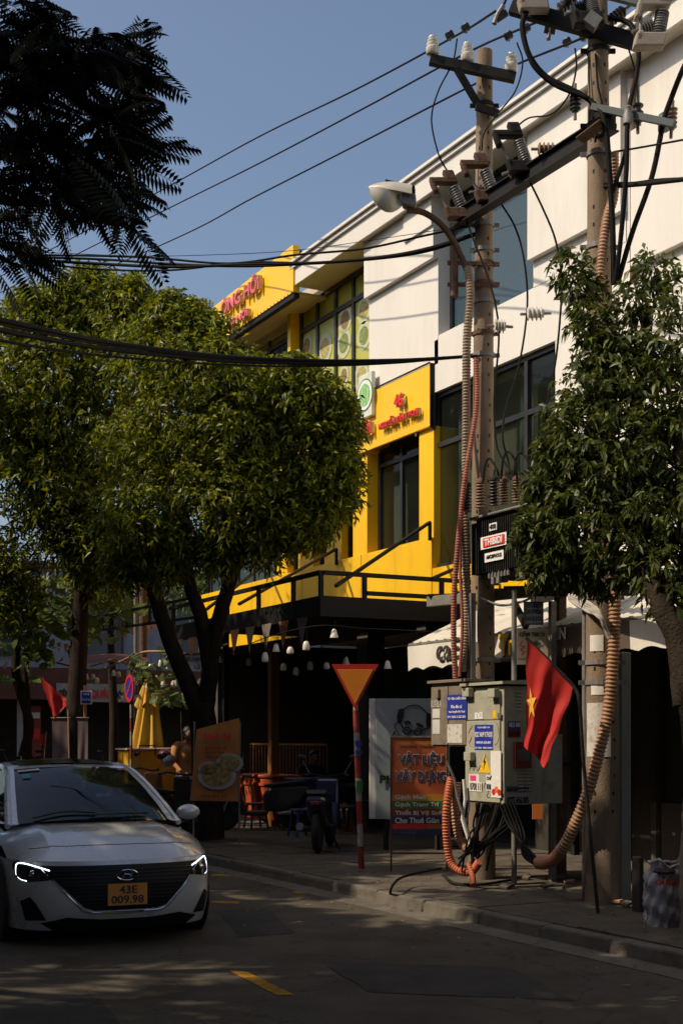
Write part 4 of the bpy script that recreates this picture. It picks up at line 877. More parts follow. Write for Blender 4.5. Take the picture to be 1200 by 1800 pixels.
# ---------------- cabinets ----------------
CG = thing('switch_cabinet', 'grey green steel cabinet with blue notice and yellow warning triangle', 'cabinet', P(885, 1415, 14.3))
K = P(885, 1415, 14.3); cX1, cY0 = K.x, K.y; cL, cW = .74, .50; cz0, cz1 = .99, 2.25; cX0 = cX1-cL; cY1 = cY0+cW
MB().box(cX0, cX1, cY0, cY1, cz0, cz1).build('body', CABG, CG, bevel=.008)
MB().add([(cX0-.05,cY0-.05,cz1+.02),(cX1+.05,cY0-.05,cz1+.02),(cX1+.05,cY1+.05,cz1+.02),(cX0-.05,cY1+.05,cz1+.02),(cX0-.05,cY0-.05,cz1+.05),(cX1+.05,cY0-.05,cz1+.05),(cX1+.05,cY1+.05,cz1+.09),(cX0-.05,cY1+.05,cz1+.09)],
   [(0,3,2,1),(4,5,6,7),(0,1,5,4),(1,2,6,5),(2,3,7,6),(3,0,4,7)]).build('roof', CABG, CG)
yf = cY0-.02; xg = lambda u: XY(u, yf); zg = lambda u, v: PY(u, v, yf).z
zsp = zg(850, 1266)
MB().box(cX0+.02, cX1-.05, yf, cY0, zsp+.004, cz1-.05).build('door', CABG, CG, bevel=.005); MB().box(cX0+.02, cX1-.05, yf, cY0, cz0+.02, zsp-.004).build('door', CABG, CG, bevel=.005)
for (u, v) in ((817,1213),(862,1214),(820,1325)):
    q = PY(u, v, yf-.04); MB().box(q.x-.02, q.x+.11, yf-.07, yf-.001, q.z-.075, q.z+.02).build('lock_hood', CABG, CG, bevel=.006)
def decal(par, y, u0, u1, v0, v1, m, nm='sticker', th=.003, uu=None):
    um = (u0+u1)/2; return MB().box(XY(u0,y), XY(u1,y), y-th, y, PY(um,v1,y).z, PY(um,v0,y).z).build(nm, m, par)
def dtext(par, y, s, u0, u1, v0, v1, m, bold=.02):
    um = (u0+u1)/2; text(s, par, V((XY(u0,y), y-.004, PY(um,v1,y).z)), EX, EZ, XY(u1,y)-XY(u0,y), PY(um,v0,y).z-PY(um,v1,y).z, m, depth=.0015, bold=bold)
yd = yf-.001
decal(CG, yd, 834, 866, 1274, 1318, BLUE, 'notice'); dtext(CG, yd-.003, 'TRẠM BIẾN ÁP', 839, 861, 1276, 1281, WPAINT); dtext(CG, yd-.003, 'KDC NAM V.THOẠI', 835, 865, 1286, 1298, WPAINT)
dtext(CG, yd-.003, '400KVA-22/0,4KV', 837, 863, 1303, 1308, WPAINT); dtext(CG, yd-.003, 'DT: 0236 - 0905 222333', 835, 865, 1313, 1316, WPAINT)
a = PY(841.5, 1358, yd); b = PY(861.5, 1357, yd); t_ = PY(851, 1325, yd)
MB().prism([(a.x,yd-.003,a.z),(b.x,yd-.003,a.z),((a.x+b.x)/2,yd-.003,t_.z)], (0,.003,0)).build('warning_triangle', YELP, CG)
cx = (a.x+b.x)/2; z0 = a.z
MB().prism([(cx+.02,yd-.006,z0+.20),(cx-.028,yd-.006,z0+.11),(cx-.002,yd-.006,z0+.115),(cx-.02,yd-.006,z0+.03),(cx+.03,yd-.006,z0+.13),(cx+.004,yd-.006,z0+.125)], (0,.003,0)).build('lightning_mark', BLKP, CG)
decal(CG, yd, 862, 880, 1320, 1370, PAPER, 'paper_sheet'); decal(CG, yd-.0035, 863, 880, 1368, 1402, PAPER, 'sticker')
for k, (u, v) in enumerate(((867,1392),(872,1388),(877,1393))):
    q = PY(u, v, yd-.007); MB().lathe([(.0,0),(.035,0),(.035,.002)], q, (0,-1,0), 12).build('fruit_print', [REDP, ORGP, REDP][k], CG)
decal(CG, yd, 824, 842, 1361, 1390, PAPER); decal(CG, yd-.0035, 826, 836, 1363, 1372, mat('pink_print', (.65,.05,.2), .6), 'sticker'); dtext(CG, yd-.0035, '0708 111', 826, 847, 1376, 1389, GINS)
decal(CG, yd-.0015, 824, 847, 1375, 1391, PAPER)
decal(CG, yd, 854, 864, 1363, 1390, PAPER); dtext(CG, yd-.003, 'CHI', 855, 862, 1365, 1371, BLKP); dtext(CG, yd-.003, '0708', 855, 863, 1378, 1388, NAVY)
dtext(CG, yd, 'DZ', 835, 849, 1252, 1264, WPAINT); decal(CG, yd, 866, 872, 1249, 1263, YELP); decal(CG, yd, 874, 880, 1253, 1263, GINS)
for k in range(3): decal(CG, yd, 834+k*5, 838+k*5, 1254, 1263, WPAINT)
GRAF = mat('spray_black', (.06,.06,.055), .8); GRR = mat('spray_red', (.45,.18,.13), .8); GRW = mat('spray_white', (.5,.5,.47), .8)
def scrawl(par, y, pts, m, r=.003):
    MB().tube(smoothpath([PY(u, v, y-.002) for u, v in pts], 5), r, 5).build('graffiti', m, par)
scrawl(CG, yd, [(824,1352),(829,1346),(832,1354),(836,1345),(839,1355),(844,1346),(848,1349)], GRAF); scrawl(CG, yd, [(826,1280),(823,1290),(828,1296),(824,1306),(827,1312)], GRR, .004)
scrawl(CG, yd, [(824,1272),(829,1276),(825,1284),(830,1290)], GRR, .003); scrawl(CG, yd, [(850,1384),(853,1376),(858,1390),(855,1400),(861,1402)], GRAF, .003); scrawl(CG, yd, [(872,1270),(876,1284),(875,1302),(869,1310)], GRAF, .002)
# camera-facing side of the grey cabinet: louvres, stickers
xs_ = cX1+.002
def side(u, v): return PXX(u, v, xs_)
for (u0, v0) in ((905,1215),(909,1357),(922,1357)):
    for k in range(6):
        q = side(u0, v0+k*6); MB().add([(xs_,q.y,q.z),(xs_,q.y+.085,q.z),(xs_+.012,q.y+.085,q.z-.012),(xs_+.012,q.y,q.z-.012)], [(0,1,2,3)]).prism([(xs_,q.y,q.z-.002),(xs_+.014,q.y,q.z-.014),(xs_,q.y,q.z-.016)], (0,.085,0)).build('louvre', CABG, CG)
def sdec(u0, u1, v0, v1, m, th=.003, nm='sticker'):
    a = side(u0, v1); b = side(u1, v0); MB().box(xs_, xs_+th, a.y, b.y, a.z, b.z).build(nm, m, CG)
def stext(s, u0, u1, v0, v1, m):
    a = side(u0, v1); b = side(u1, v0); text(s, CG, V((xs_+.005, a.y, a.z)), EY, EZ, b.y-a.y, b.z-a.z, m, depth=.0015, bold=.03)
sdec(889, 929, 1381, 1392, GINS); stext('CHO MƯỢN TIỀN', 890, 928, 1382, 1391, BLKP); sdec(889, 929, 1393, 1415, mat('grey_paper', (.33,.33,.32), .8)); stext('0777.456.005', 890, 928, 1400, 1413, BLKP)
sdec(892, 914, 1268, 1281, BLUE); stext('0822 008', 893, 913, 1270, 1278, PAPER); sdec(892, 914, 1282, 1296, MARP); stext('VAY TIỀN', 893, 913, 1285, 1293, BLKP)
sdec(902, 931, 1304, 1350, MARP, .03, 'meter_window'); sdec(906, 927, 1316, 1337, GINS, .034)
q = P(930, 1398, 14.0); MB().box(cX0+.1, cX1-.02, cY1+.002, cY1+.28, cz0+.0, cz0+.75).build('rear_compartment', CABG, CG, bevel=.006)
CBn = thing('switch_cabinet', 'smaller brown two door cabinet with blue notice and white scrawls', 'cabinet', P(820, 1312, 15.0))
K = P(822, 1312, 14.9); bX1, bY0 = K.x, K.y; bL, bW = .76, .30; bz0, bz1 = 1.6, 2.32; bX0 = bX1-bL
MB().box(bX0, bX1, bY0, bY0+bW, bz0, bz1).build('body', CABB, CBn, bevel=.008)
MB().box(bX0-.03, bX1+.03, bY0-.05, bY0+bW+.03, bz1+.002, bz1+.035).build('roof', CABB, CBn, bevel=.005)
xm = XY(787, bY0-.02)
MB().box(bX0+.015, xm-.008, bY0-.02, bY0, bz0+.02, bz1-.04).build('door', CABB, CBn, bevel=.004); MB().box(xm+.008, bX1-.015, bY0-.02, bY0, bz0+.02, bz1-.04).build('door', CABB, CBn, bevel=.004)
yb = bY0-.021
decal(CBn, yb, 785.5, 820, 1221, 1265, BLUE, 'notice'); dtext(CBn, yb-.003, 'TỦ ĐIỆN CHIẾU SÁNG', 787, 819, 1224, 1231, WPAINT); dtext(CBn, yb-.003, 'Khu dân cư', 793, 812, 1239, 1245, WPAINT)
dtext(CBn, yb-.003, 'Nam Nguyễn Văn Thoại', 789, 817, 1248, 1254, WPAINT); dtext(CBn, yb-.003, 'DT: 0236 3 222 333', 787, 818, 1258, 1262, WPAINT)
q = PY(764, 1218, yb-.03); MB().box(q.x, q.x+.07, yb-.035, yb, q.z-.06, q.z+.04).build('lock_hood', CABB, CBn, bevel=.005)
dtext(CBn, yb, 'BUXBLA', 758, 776, 1231, 1243, GRW, 0.0)
decal(CBn, yb, 760, 773, 1246, 1262, GRW); decal(CBn, yb, 760, 773, 1265, 1290, GRW)
PEEL = mat('peeled_poster', (.55,.53,.48), .9, var=.1, scale=20, stain=(.2,.165,.125), stain_amt=.9, stain_scale=18)
decal(CBn, yb, 786, 812, 1273, 1306, PEEL, 'poster_remains')
seg(CBn, 'mount_rail', DSTEEL, V((bX0+.1, bY0+bW+.05, bz1-.2)), V((bX1+.5, bY0+bW+.05, bz1-.2)), .05, .05)
seg(CG, 'mount_rail', DSTEEL, V((cX0+.3, cY1+.06, 1.4)), V((cX0+.3, cY1+.9, 1.4)), .05, .05)
# ---------------- vegetation ----------------
def npmesh(name, co, tris, m, parent=None, kind=None, smooth=False):
    me = bpy.data.meshes.new(name); co = np.asarray(co, np.float32); tris = np.asarray(tris, np.int32)
    if parent is not None: co = co - np.array(list(rootof(parent).location), np.float32)
    me.vertices.add(len(co)); me.vertices.foreach_set('co', co.ravel())
    k = tris.shape[1]; me.loops.add(tris.size); me.loops.foreach_set('vertex_index', tris.ravel())
    me.polygons.add(len(tris)); me.polygons.foreach_set('loop_start', np.arange(0, tris.size, k, dtype=np.int32))
    try: me.polygons.foreach_set('loop_total', np.full(len(tris), k, np.int32))
    except Exception: pass
    me.update(calc_edges=True); me.materials.append(m)
    o = bpy.data.objects.new(name, me); COL.objects.link(o)
    if parent is not None: o.parent = parent
    if kind: o['kind'] = kind
    return o
def nrm(a): return a / np.maximum(np.linalg.norm(a, axis=-1, keepdims=True), 1e-9)
def leaves(base, ax, L, W, droop=.25, rng=RNG, fold=.3):
    n = len(base); ax = nrm(ax); r = rng.normal(size=(n,3)); sd = nrm(np.cross(ax, r)); up = np.cross(sd, ax)
    up = np.where(up[:, 2:3] < 0, -up, up); L = L*rng.uniform(.7, 1.2, (n,1)); W = W*rng.uniform(.8, 1.15, (n,1))
    down = np.array([[0,0,-1.]])
    mid = base + ax*L*.45; tip = base + ax*L + down*L*droop
    v = np.stack([base, mid + sd*W*.5 + up*W*fold*.5, mid - up*W*fold*.0, mid - sd*W*.5 + up*W*fold*.5, tip], 1)
    t = np.array([[0,2,1],[0,3,2],[1,2,4],[2,3,4]])
    return v.reshape(-1,3), (t[None] + (np.arange(n)*5)[:,None,None]).reshape(-1,3)
def twigleaves(clumps, per, twig, L, W, rng, spread=1.0, droop=.3, updir=.1, shell=.55, bend=-.25, gaps=True):
    B = []; A = []
    for (c, r, dens) in clumps:
        dens = dens*rng.uniform(.7, 1.15); nt = int(per*dens); d = nrm(rng.normal(size=(nt,3))); rad = r*(shell + (1-shell)*rng.random((nt,1))**.5)*(1+.30*np.sin(6*d[:,:1]+9*d[:,1:2]+c[0]*7)*np.cos(7*d[:,2:3]+c[2]*5)); rad = rad*np.where(rng.random((nt,1)) < .05, 1.28, 1.0)
        
        p = np.array(list(c))[None] + d*rad*np.array([[1,1,.85]])
        kp = ungap(p, .85) if gaps else np.ones(len(p), bool); p = p[kp]; d = d[kp]; nt = len(p)
        if nt == 0: continue
        tdir = nrm(d + rng.normal(size=(nt,3))*.6 + np.array([[0,0,updir]]))
        k = 9
        for j in range(k):
            f = j/(k-1); q = p + tdir*twig*f + np.array([[0,0,-1]])*twig*.35*f*f
            an = rng.uniform(0, 6.28, (nt,1)); s1 = nrm(np.cross(tdir, np.array([[.3,.2,1.]]))); s2 = np.cross(tdir, s1)
            lat = s1*np.cos(an) + s2*np.sin(an)
            B.append(q); A.append(nrm(tdir*.5 + lat*.9*spread + np.array([[0,0,bend]]) + rng.normal(size=(nt,3))*.2))
    return leaves(np.concatenate(B), np.concatenate(A), L, W, droop, rng)
SUN_GAPS = [(P(60,1080,27),1.0),(P(120,1050,27),.8),(P(200,1040,32),.9),(P(262,1230,25.5),.75),(P(262,1300,25.5),.8),(P(320,1310,24),.5),(P(90,1225,23.5),.6),(P(290,1180,24.5),.9),(P(850,1240,14.3),.55),(P(850,1330,14.3),.55),(P(850,1400,14.3),.45),(P(1082,1100,12.7),.12),(P(1072,1230,12.7),.12),(P(1045,1330,12.7),.12),(P(1010,1440,12.8),.12),(P(960,1250,12.4),.35),
  (G(700,1562,.12),.35),(G(830,1592,.12),.25),(G(900,1575,.12),.2),(G(640,1600),0.14),(G(760,1545,.12),.6),(G(860,1550,.12),.6),(P(785,1155,17),.7),(P(850,1100,18),1.2),(P(930,1080,18),1.2),(P(800,1050,14.9),.5),(P(830,960,14.9),.6),(P(800,1450,14.4),.5),(P(770,1240,14.9),.4),(P(1170,1080,12),.4),(G(450,1570),0.26),(G(560,1590),0.20),(G(130,1712),0.24),(G(215,1738),0.20),(G(20,1745),0.29),(G(70,1700),0.17),(G(330,1698),0.13),(G(345,1760),0.16),(G(300,1712),0.12),(G(150,1752),0.17),(G(60,1790),0.17),(G(260,1770),0.09),(G(370,1735),0.10),(G(375,1790),0.17),(G(180,1700),0.14),(G(450,1706),0.07),(G(840,1722),0.03),(G(960,1748),0.03),(G(430,1625),0.06),(G(530,1665),0.05),(G(420,1575),0.29),(G(500,1580),0.29),(G(580,1595),0.20),(G(400,1558),0.23),(G(690,1583,.1),.4),(G(620,1570,.1),.4),(G(740,1600,.1),.35),(G(800,1585,.12),.3),(G(1090,1650,.12),.16),(G(1120,1590,.12),.2)]
def ungap(q, f=1.0, e=0.0):  # thins crowns along sun rays, shaped so the listed spots get sunlight
    keep = np.ones(len(q), bool); sdn = np.array(list(sd))
    for (c, r) in SUN_GAPS:
        w_ = q-np.array(list(c)); t_ = w_@sdn; keep &= ~((np.linalg.norm(w_-t_[:,None]*sdn, axis=1) < r*f+(e if r > .3 else e*.35)) & (t_ > .3))
    return keep
def clump(u, v, r, D): return (P(u, v, D), r/FPX*D, 1.0)
def limbs(par, m, paths, nm='limb'):
    for pth, r0, r1 in paths:
        q = smoothpath(pth, 6); n = len(q); rr = random.Random(len(q)*7+int(r0*1000))
        MB().tube([p+V((rr.uniform(-.01,.01),rr.uniform(-.01,.01),0)) for p in q], [r0+(r1-r0)*i/(n-1) for i in range(n)], 12).build(nm, m, par, smooth=70)
def twigs(par, m, clumps, root, rs, r0=.03):
    mb = MB()
    for c, r, d in clumps:
        c = V(c); s = min(root, key=lambda q: (V(q)-c).length); mid = (V(s)+c)/2 + V((rs.uniform(-.1,.1), rs.uniform(-.1,.1), -.1))
        mb.tube(smoothpath([s, mid, c], 3), [r0*(1-.75*i/6) for i in range(7)], 5)
        for _ in range(5):
            d_ = V((rs.gauss(0,1), rs.gauss(0,1), rs.gauss(.2,.8))).normalized(); mb.tube([c, c+d_*r*.6, c+d_*r+V((0,0,-.05))], [r0*.3, r0*.2, r0*.08], 4)
    mb.build('branch', m, par, kind='stuff')
# left street tree with three limbs
rngA = np.random.default_rng(11); rsA = random.Random(5)
TA_ = thing('street_tree', 'leafy tree with three dark limbs and drooping sunlit leaves before the yellow building', 'tree', P(366, 1470, 21))
ba = P(366,1475,21.00); ba.z = .1
limbs(TA_, BARK, [([ba, P(364,1380,21.00), P(360,1300,20.78), P(352,1230,20.47)], .26, .20)], 'trunk')
limbs(TA_, BARK, [([P(356,1260,20.60), P(325,1190,20.29), P(290,1100,19.89), P(262,1000,19.44), P(250,930,19.13)], .15, .08),
    ([P(358,1280,20.69), P(368,1180,20.24), P(352,1080,19.80), P(330,1010,19.49), P(325,900,19.00)], .14, .07),
    ([P(362,1240,20.51), P(380,1110,19.93), P(402,1030,19.58), P(425,950,19.22), P(440,850,19.00), P(450,760,19.00)], .13, .06),
    ([P(400,1040,19.62), P(380,960,19.27), P(360,860,19.00)], .06, .04)])
cA = [clump(*a) for a in [(305,590,53,19.1),(352,585,34,19.1),(350,650,73,18.6),(262,630,68,19.2),(415,660,51,19.4),(478,692,40,18.8),(530,690,53,18.6),(575,705,30,18.8),(590,745,26,18.8),(560,785,53,18.6),(485,760,73,19.0),(400,750,77,18.6),(315,730,77,19.0),
  (560,850,44,18.8),(520,900,43,19.2),(470,880,64,18.8),(395,860,73,18.6),(320,840,77,19.1),(250,900,60,18.8),(240,780,68,19.1),(435,925,32,19.0),(515,905,26,18.8),(300,945,30,19),(250,950,34,19.2),(225,985,24,19.5),(285,985,20,19.3),(385,962,20,19.0),(470,948,22,18.9),(545,912,22,18.8),(578,872,24,18.8),(590,820,26,18.8),(335,560,20,19.1),(300,545,18,19.1),(410,690,50,18.3),(520,655,20,18.7),(430,800,77,20.4),(330,800,77,20.6),(500,820,68,20.6)]]
co, tr = twigleaves(cA, 270, .27, .118, .040, rngA, shell=.3, bend=-.12, droop=.25); npmesh('foliage', co, tr, LEAF_A, TA_, 'stuff')
twigs(TA_, BARK, cA, [P(450,760,19.6), P(325,900,19.3), P(440,850,19.6), P(250,930,18.8), P(360,860,20.1)], rsA)
TC_ = thing('street_tree', 'leafy tree behind it with one straight dark trunk left of the three limbed tree', 'tree', P(140, 1460, 25.5))
bc = P(128, 1470, 25.5); bc.z = .1
limbs(TC_, BARK, [([bc, P(130,1330,25.5), P(136,1200,25.5), P(142,1080,25.5), P(146,960,25.5), P(140,860,25.5)], .22, .11)], 'trunk')
limbs(TC_, BARK, [([P(142,1010,25.5), P(175,940,25.3), P(200,860,25)], .09, .05), ([P(146,950,25.5), P(105,880,25.5), P(70,800,25.5)], .09, .05), ([P(142,1060,25.5), P(170,1040,25.2), P(205,1000,25)], .05, .02), ([P(40,1330,27), P(52,1270,27), P(28,1180,27), P(40,1060,27)], .10, .08)])
cC = [clump(*a) for a in [(128,545,52,25),(185,530,48,25),(215,580,52,24.6),(70,580,57,25),(15,590,57,25.4),(110,640,74,24.6),(185,660,74,24.8),(30,680,79,25),(130,740,79,25),(50,780,83,25.2),(200,770,70,25),(10,860,79,25),(100,860,79,24.8),(180,880,66,24.8),(50,930,61,25),(130,930,52,25),(200,935,44,24.6),(-30,700,79,25),(-30,930,79,25),(100,800,79,26.5),(30,740,79,26.5),(225,520,24,24.6),(0,1000,61,25.5),(60,985,44,25),(10,1030,46,25.6),(105,990,40,25),(170,1000,34,24.8),(35,1085,34,25.4),(90,1050,26,25.2),(150,500,24,25),(60,540,24,25)]]
co, tr = twigleaves(cC, 260, .36, .155, .052, rngA, shell=.3, bend=-.12, droop=.25); npmesh('foliage', co, tr, LEAF_A, TC_, 'stuff')
twigs(TC_, BARK, cC, [P(140,860,25.5), P(200,860,25), P(70,800,25.5)], rsA)
# right street tree
rngB = np.random.default_rng(12)
TB_ = thing('street_tree', 'dark glossy leaved tree at the right edge in front of the taller pole', 'tree', P(1215, 1650, 10.9))
bb = P(1236, 1640, 10.9); bb.z = .08
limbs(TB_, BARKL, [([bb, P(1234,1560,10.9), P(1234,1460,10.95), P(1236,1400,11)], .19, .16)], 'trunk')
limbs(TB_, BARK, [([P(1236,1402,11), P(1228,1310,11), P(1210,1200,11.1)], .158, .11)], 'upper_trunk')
limbs(TB_, BARK, [([P(1206,1240,11.1), P(1192,1130,11.2), P(1160,1060,11.3), P(1128,980,11.5), P(1115,880,11.6), P(1110,760,11.8), P(1130,640,11.9), P(1140,540,12)], .12, .035),
   ([P(1120,900,11.6), P(1070,840,11.8), P(1010,800,12), P(960,850,12)], .05, .02), ([P(1205,1220,11.1), P(1215,1080,11.2), P(1200,900,11.4), P(1190,760,11.5)], .09, .04)])
cB = [clump(*a) for a in [(1000,468,20,12.2),(1022,500,22,12.2),(1040,560,26,12),(1150,470,26,12),(1110,520,22,12),(1190,520,34,11.8),(1140,560,36,12),(1065,615,38,12),(1180,610,45,11.7),(1110,640,60,11.9),(1040,680,52,12),(1170,700,62,11.7),(1090,735,72,11.8),(1015,750,52,12),(990,790,30,12.1),(1160,790,72,11.6),(1050,820,72,11.9),(975,850,34,12.1),(955,885,22,12.2),(948,935,34,12),(965,985,28,12),(1120,870,72,11.7),(1030,905,66,11.8),(1180,900,70,11.5),(985,970,36,12),(1090,960,56,11.7),(1165,990,52,11.5),(1200,1050,42,11.4),(1050,1000,30,11.9),(1100,800,70,12.4),(1040,860,60,12.5),(1170,850,70,12.3),(1230,760,80,11.5),(1240,900,80,11.5),(1235,640,60,11.6)]]
cB = [(c, r, .35 if i in (0,1,3,4,5,6) else (.6 if i in (2,8) else 1.15)) for i, (c, r, d) in enumerate(cB)]
co, tr = twigleaves(cB, 80, .12, .105, .036, rngB, bend=-.3, gaps=False); npmesh('foliage', co, tr, LEAF_B, TB_, 'stuff')
twigs(TB_, BARK, cB, [P(1110,760,11.8), P(1130,640,11.9), P(1115,880,11.6), P(960,850,12), P(1190,760,11.5), P(1010,800,12)], rsA, .014)
# the leaves nearest the eye on this tree, one by one
for k in range(150):
    c, r, d = cB[rngB.integers(6, len(cB)-3)]; dv = V(tuple(rngB.normal(size=3))).normalized(); dv = (dv - CF*1.2*abs(rngB.normal())).normalized()
    b = np.array([list(V(c)+dv*r*1.12)]); a = np.array([[dv.x+rngB.normal()*.6, dv.y+rngB.normal()*.6, -.5+rngB.normal()*.3]])
    co, tr = leaves(b, a, .13, .045, .2, rngB); npmesh('leaf', co, tr, LEAF_B, TB_)
# pinnate (fern leaved) tree: big spreading crown across the street, one arm of it hangs into the view
def frond_template(n=13, L=.42, lp=.10, detail=5, rng=None):
    vs = []; fs = []
    def add(a, b, c, d): k = len(vs); vs.extend([a,b,c,d]); fs.append((k,k+1,k+2)); fs.append((k,k+2,k+3))
    pts = [np.array([L*i/n, 0, -.16*L*(i/n)**2*1.6]) for i in range(n+1)]
    for i in range(n): a, b = pts[i], pts[i+1]; add(a+[0,.002,0], b+[0,.0015,0], b-[0,.0015,0], a-[0,.002,0])
    for i in range(1, n+1):
        for s in (-1, 1):
            l = lp*(sin(pi*min(1,(i+1.5)/(n+2.5)))**.6+.15); o = pts[i]; d = np.array([.42, s*1., -.28]); d /= np.linalg.norm(d)
            q = np.cross(d, [0,0,1.]); q /= np.linalg.norm(q)
            if detail == 0:
                wd = .021 if L > .43 else .0125; t = o+d*l+[0,0,-.3*l]; add(o-q*wd*.5, o+d*l*.5-q*wd+[0,0,-.06*l], t, o+d*l*.5+q*wd+[0,0,-.06*l]); continue
            m = detail
            for j in range(m):
                f0 = j/m; f1 = (j+.7)/m; fall = lambda f: np.array([0,0,-.42*l*f*f])
                a = o+d*l*f0+fall(f0); b = o+d*l*f1+fall(f1); wd = .022*(1-.3*f0)
                k = len(vs); vs.extend([a, (a+b)/2+q*wd+d*.004, b, (a+b)/2-q*wd+d*.004]); fs.append((k,k+1,k+2)); fs.append((k,k+2,k+3))
    return np.array(vs), np.array(fs)
def place_fronds(tv, tf, base, d, roll, scale, nm, m, par, kind='stuff'):
    x = nrm(d); z0 = np.tile([[0,0,1.]], (len(x),1)) + roll; y = nrm(np.cross(z0, x)); z = np.cross(x, y)
    R = np.stack([x,y,z], 1); co = np.einsum('vi,nij->nvj', tv, R)*scale[:,None,None] + base[:,None,:]
    f = tf[None] + (np.arange(len(x))*len(tv))[:,None,None]
    return npmesh(nm, co.reshape(-1,3), f.reshape(-1,3), m, par, kind)
rngP = np.random.default_rng(21)
TP = thing('fern_leaved_tree', 'spreading fern leaved tree reaching in from the top left, seen as a dark silhouette', 'tree', (-4.5, -13.4, 0))
tb = V((-4.5,-13.4,0))
arm = [V((-4.5,-13.2,3.6)), V((-3.6,-10.5,5.6)), V((-2.4,-7.5,6.6)), V((-1.6,-5.8,6.4)), P(70,130,8.6), P(170,200,8.4), P(240,180,8.3)]
limbs(TP, BARK, [([tb, V((-4.4,-13.3,1.8)), V((-4.5,-13.2,3.6))], .34, .26)], 'trunk')
limbs(TP, BARK, [(arm, .12, .006), ([V((-2.4,-7.5,6.6)), P(-60,330,9.2), P(60,330,9), P(150,350,8.7), P(220,350,8.5)], .035, .005), ([P(-60,330,9.2), P(-10,440,9), P(40,470,8.8)], .03, .010),
    ([P(20,60,8.8), P(60,50,8.7), P(130,75,8.5)], .02, .008),
    ([V((-4.5,-13.2,3.6)), V((-6.5,-11.5,6.0)), V((-9,-9,7.3)), V((-10.5,-6.5,7.4))], .17, .05), ([V((-4.5,-13.2,3.6)), V((-4,-14,6.5)), V((-3,-16.5,8))], .16, .05),
    ([V((-4.5,-13.2,3.6)), V((-2,-13,6.3)), V((1.5,-11.5,7.6)), V((4.5,-9.5,7.8))], .16, .05), ([V((-3.6,-10.5,5.6)), V((-.5,-9,7.0)), V((2.5,-7,7.2)), V((5,-6,7.2))], .09, .03)])
tv, tf = frond_template(15, .42, .105, 0)
vc = [(40,20,55,8.6),(110,70,50,8.5),(150,140,60,8.4),(215,110,60,8.3),(250,75,38,8.2),(255,160,40,8.2),(55,190,75,8.7),(150,230,75,8.5),(225,215,45,8.3),(240,250,38,8.2),(60,270,60,8.8),(140,300,60,8.6),(205,330,45,8.4),(160,350,45,8.5),(225,350,30,8.3),(0,120,60,8.9),(0,330,50,9),(10,450,40,8.9),(-30,250,80,9),(-40,80,80,9),(110,340,40,8.6),(70,130,60,8.7),(-20,400,50,9),(265,395,26,8.4)]
B = []; Dd = []
for (u, v, r, D) in vc:
    n = int(.0043*r*r)+5; u = u*.88-10; v = v*.97
    for _ in range(n):
        a = rngP.uniform(0, 6.28); rr = r*rngP.random()**.5; q = P(u+rr*cos(a), v+rr*sin(a)*.9, D+rngP.normal()*.25); B.append(list(q))
        dd = CR*(rngP.normal()*.8+.75) + CF*rngP.normal()*.8 + EZ*(rngP.normal()*.35-.12); Dd.append(list(dd))
B = np.array(B); Dd = np.array(Dd); roll = rngP.normal(size=(len(B),3))*.35
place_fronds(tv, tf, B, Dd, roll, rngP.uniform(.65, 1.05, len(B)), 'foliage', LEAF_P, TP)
# rest of its crown, out of the frame
tv0, tf0 = frond_template(13, .44, .10, 0)
def inview(q, mg=.10):
    d = q - np.array(list(CAM)); D = d@np.array(list(CF)); x = d@np.array(list(CR)); z = d[:,2]
    return (D > .5) & (x/D > -.253-mg) & (z/D < .547+mg+.5/np.maximum(D,1))
def crown(center, R, z0, z1, n, par, holes=0):
    a = rngP.uniform(0, 2*pi, n); r = R*np.sqrt(rngP.random(n)); zc = z0+(z1-z0)*(1-(r/R)**2)*.9 + rngP.normal(size=n)*.35
    q = np.stack([center[0]+r*np.cos(a), center[1]+r*np.sin(a), zc], 1)
    den = np.sin(q[:,0]*1.7+1.3*np.sin(q[:,1]*1.1))*np.sin(q[:,1]*1.9+1.1*np.sin(q[:,0]*.9))
    q = q[(~inview(q)) & (den > -.42+holes)]
    q = q[ungap(q, 1.0, .20)]
    d = np.stack([np.cos(rngP.uniform(0,6.28,len(q))), np.sin(rngP.uniform(0,6.28,len(q))), rngP.normal(size=len(q))*.3-.15], 1)
    return place_fronds(tv0, tf0, q, d, rngP.normal(size=(len(q),3))*.3, rngP.uniform(.8,1.4,len(q)), 'crown', LEAF_P, par)
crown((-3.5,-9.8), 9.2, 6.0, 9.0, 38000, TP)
T2 = thing('fern_leaved_tree', 'tall spreading fern leaved tree further up the far pavement', 'tree', (-19, -12.5, 0))
limbs(T2, BARK, [([V((-19,-12.5,0)), V((-19,-12.4,2)), V((-18.8,-12.3,4.6))], .36, .28)], 'trunk')
limbs(T2, BARK, [([V((-18.8,-12.3,4.6)), V((-17,-10,7.5)), V((-15,-7.5,9.3))], .18, .05), ([V((-18.8,-12.3,4.6)), V((-21,-10,7.5)), V((-23,-7,9.3))], .18, .05), ([V((-18.8,-12.3,4.6)), V((-18.8,-15,7.5)), V((-18,-17,9.5))], .18, .05), ([V((-18.8,-12.3,4.6)), V((-14.8,-12.5,7.5)), V((-12,-12,9.0))], .16, .05)])
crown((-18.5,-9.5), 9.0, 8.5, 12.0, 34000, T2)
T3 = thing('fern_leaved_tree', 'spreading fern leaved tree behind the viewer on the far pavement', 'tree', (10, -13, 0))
limbs(T3, BARK, [([V((10,-13,0)), V((10,-13,2)), V((9.8,-12.8,4.4))], .36, .28)], 'trunk')
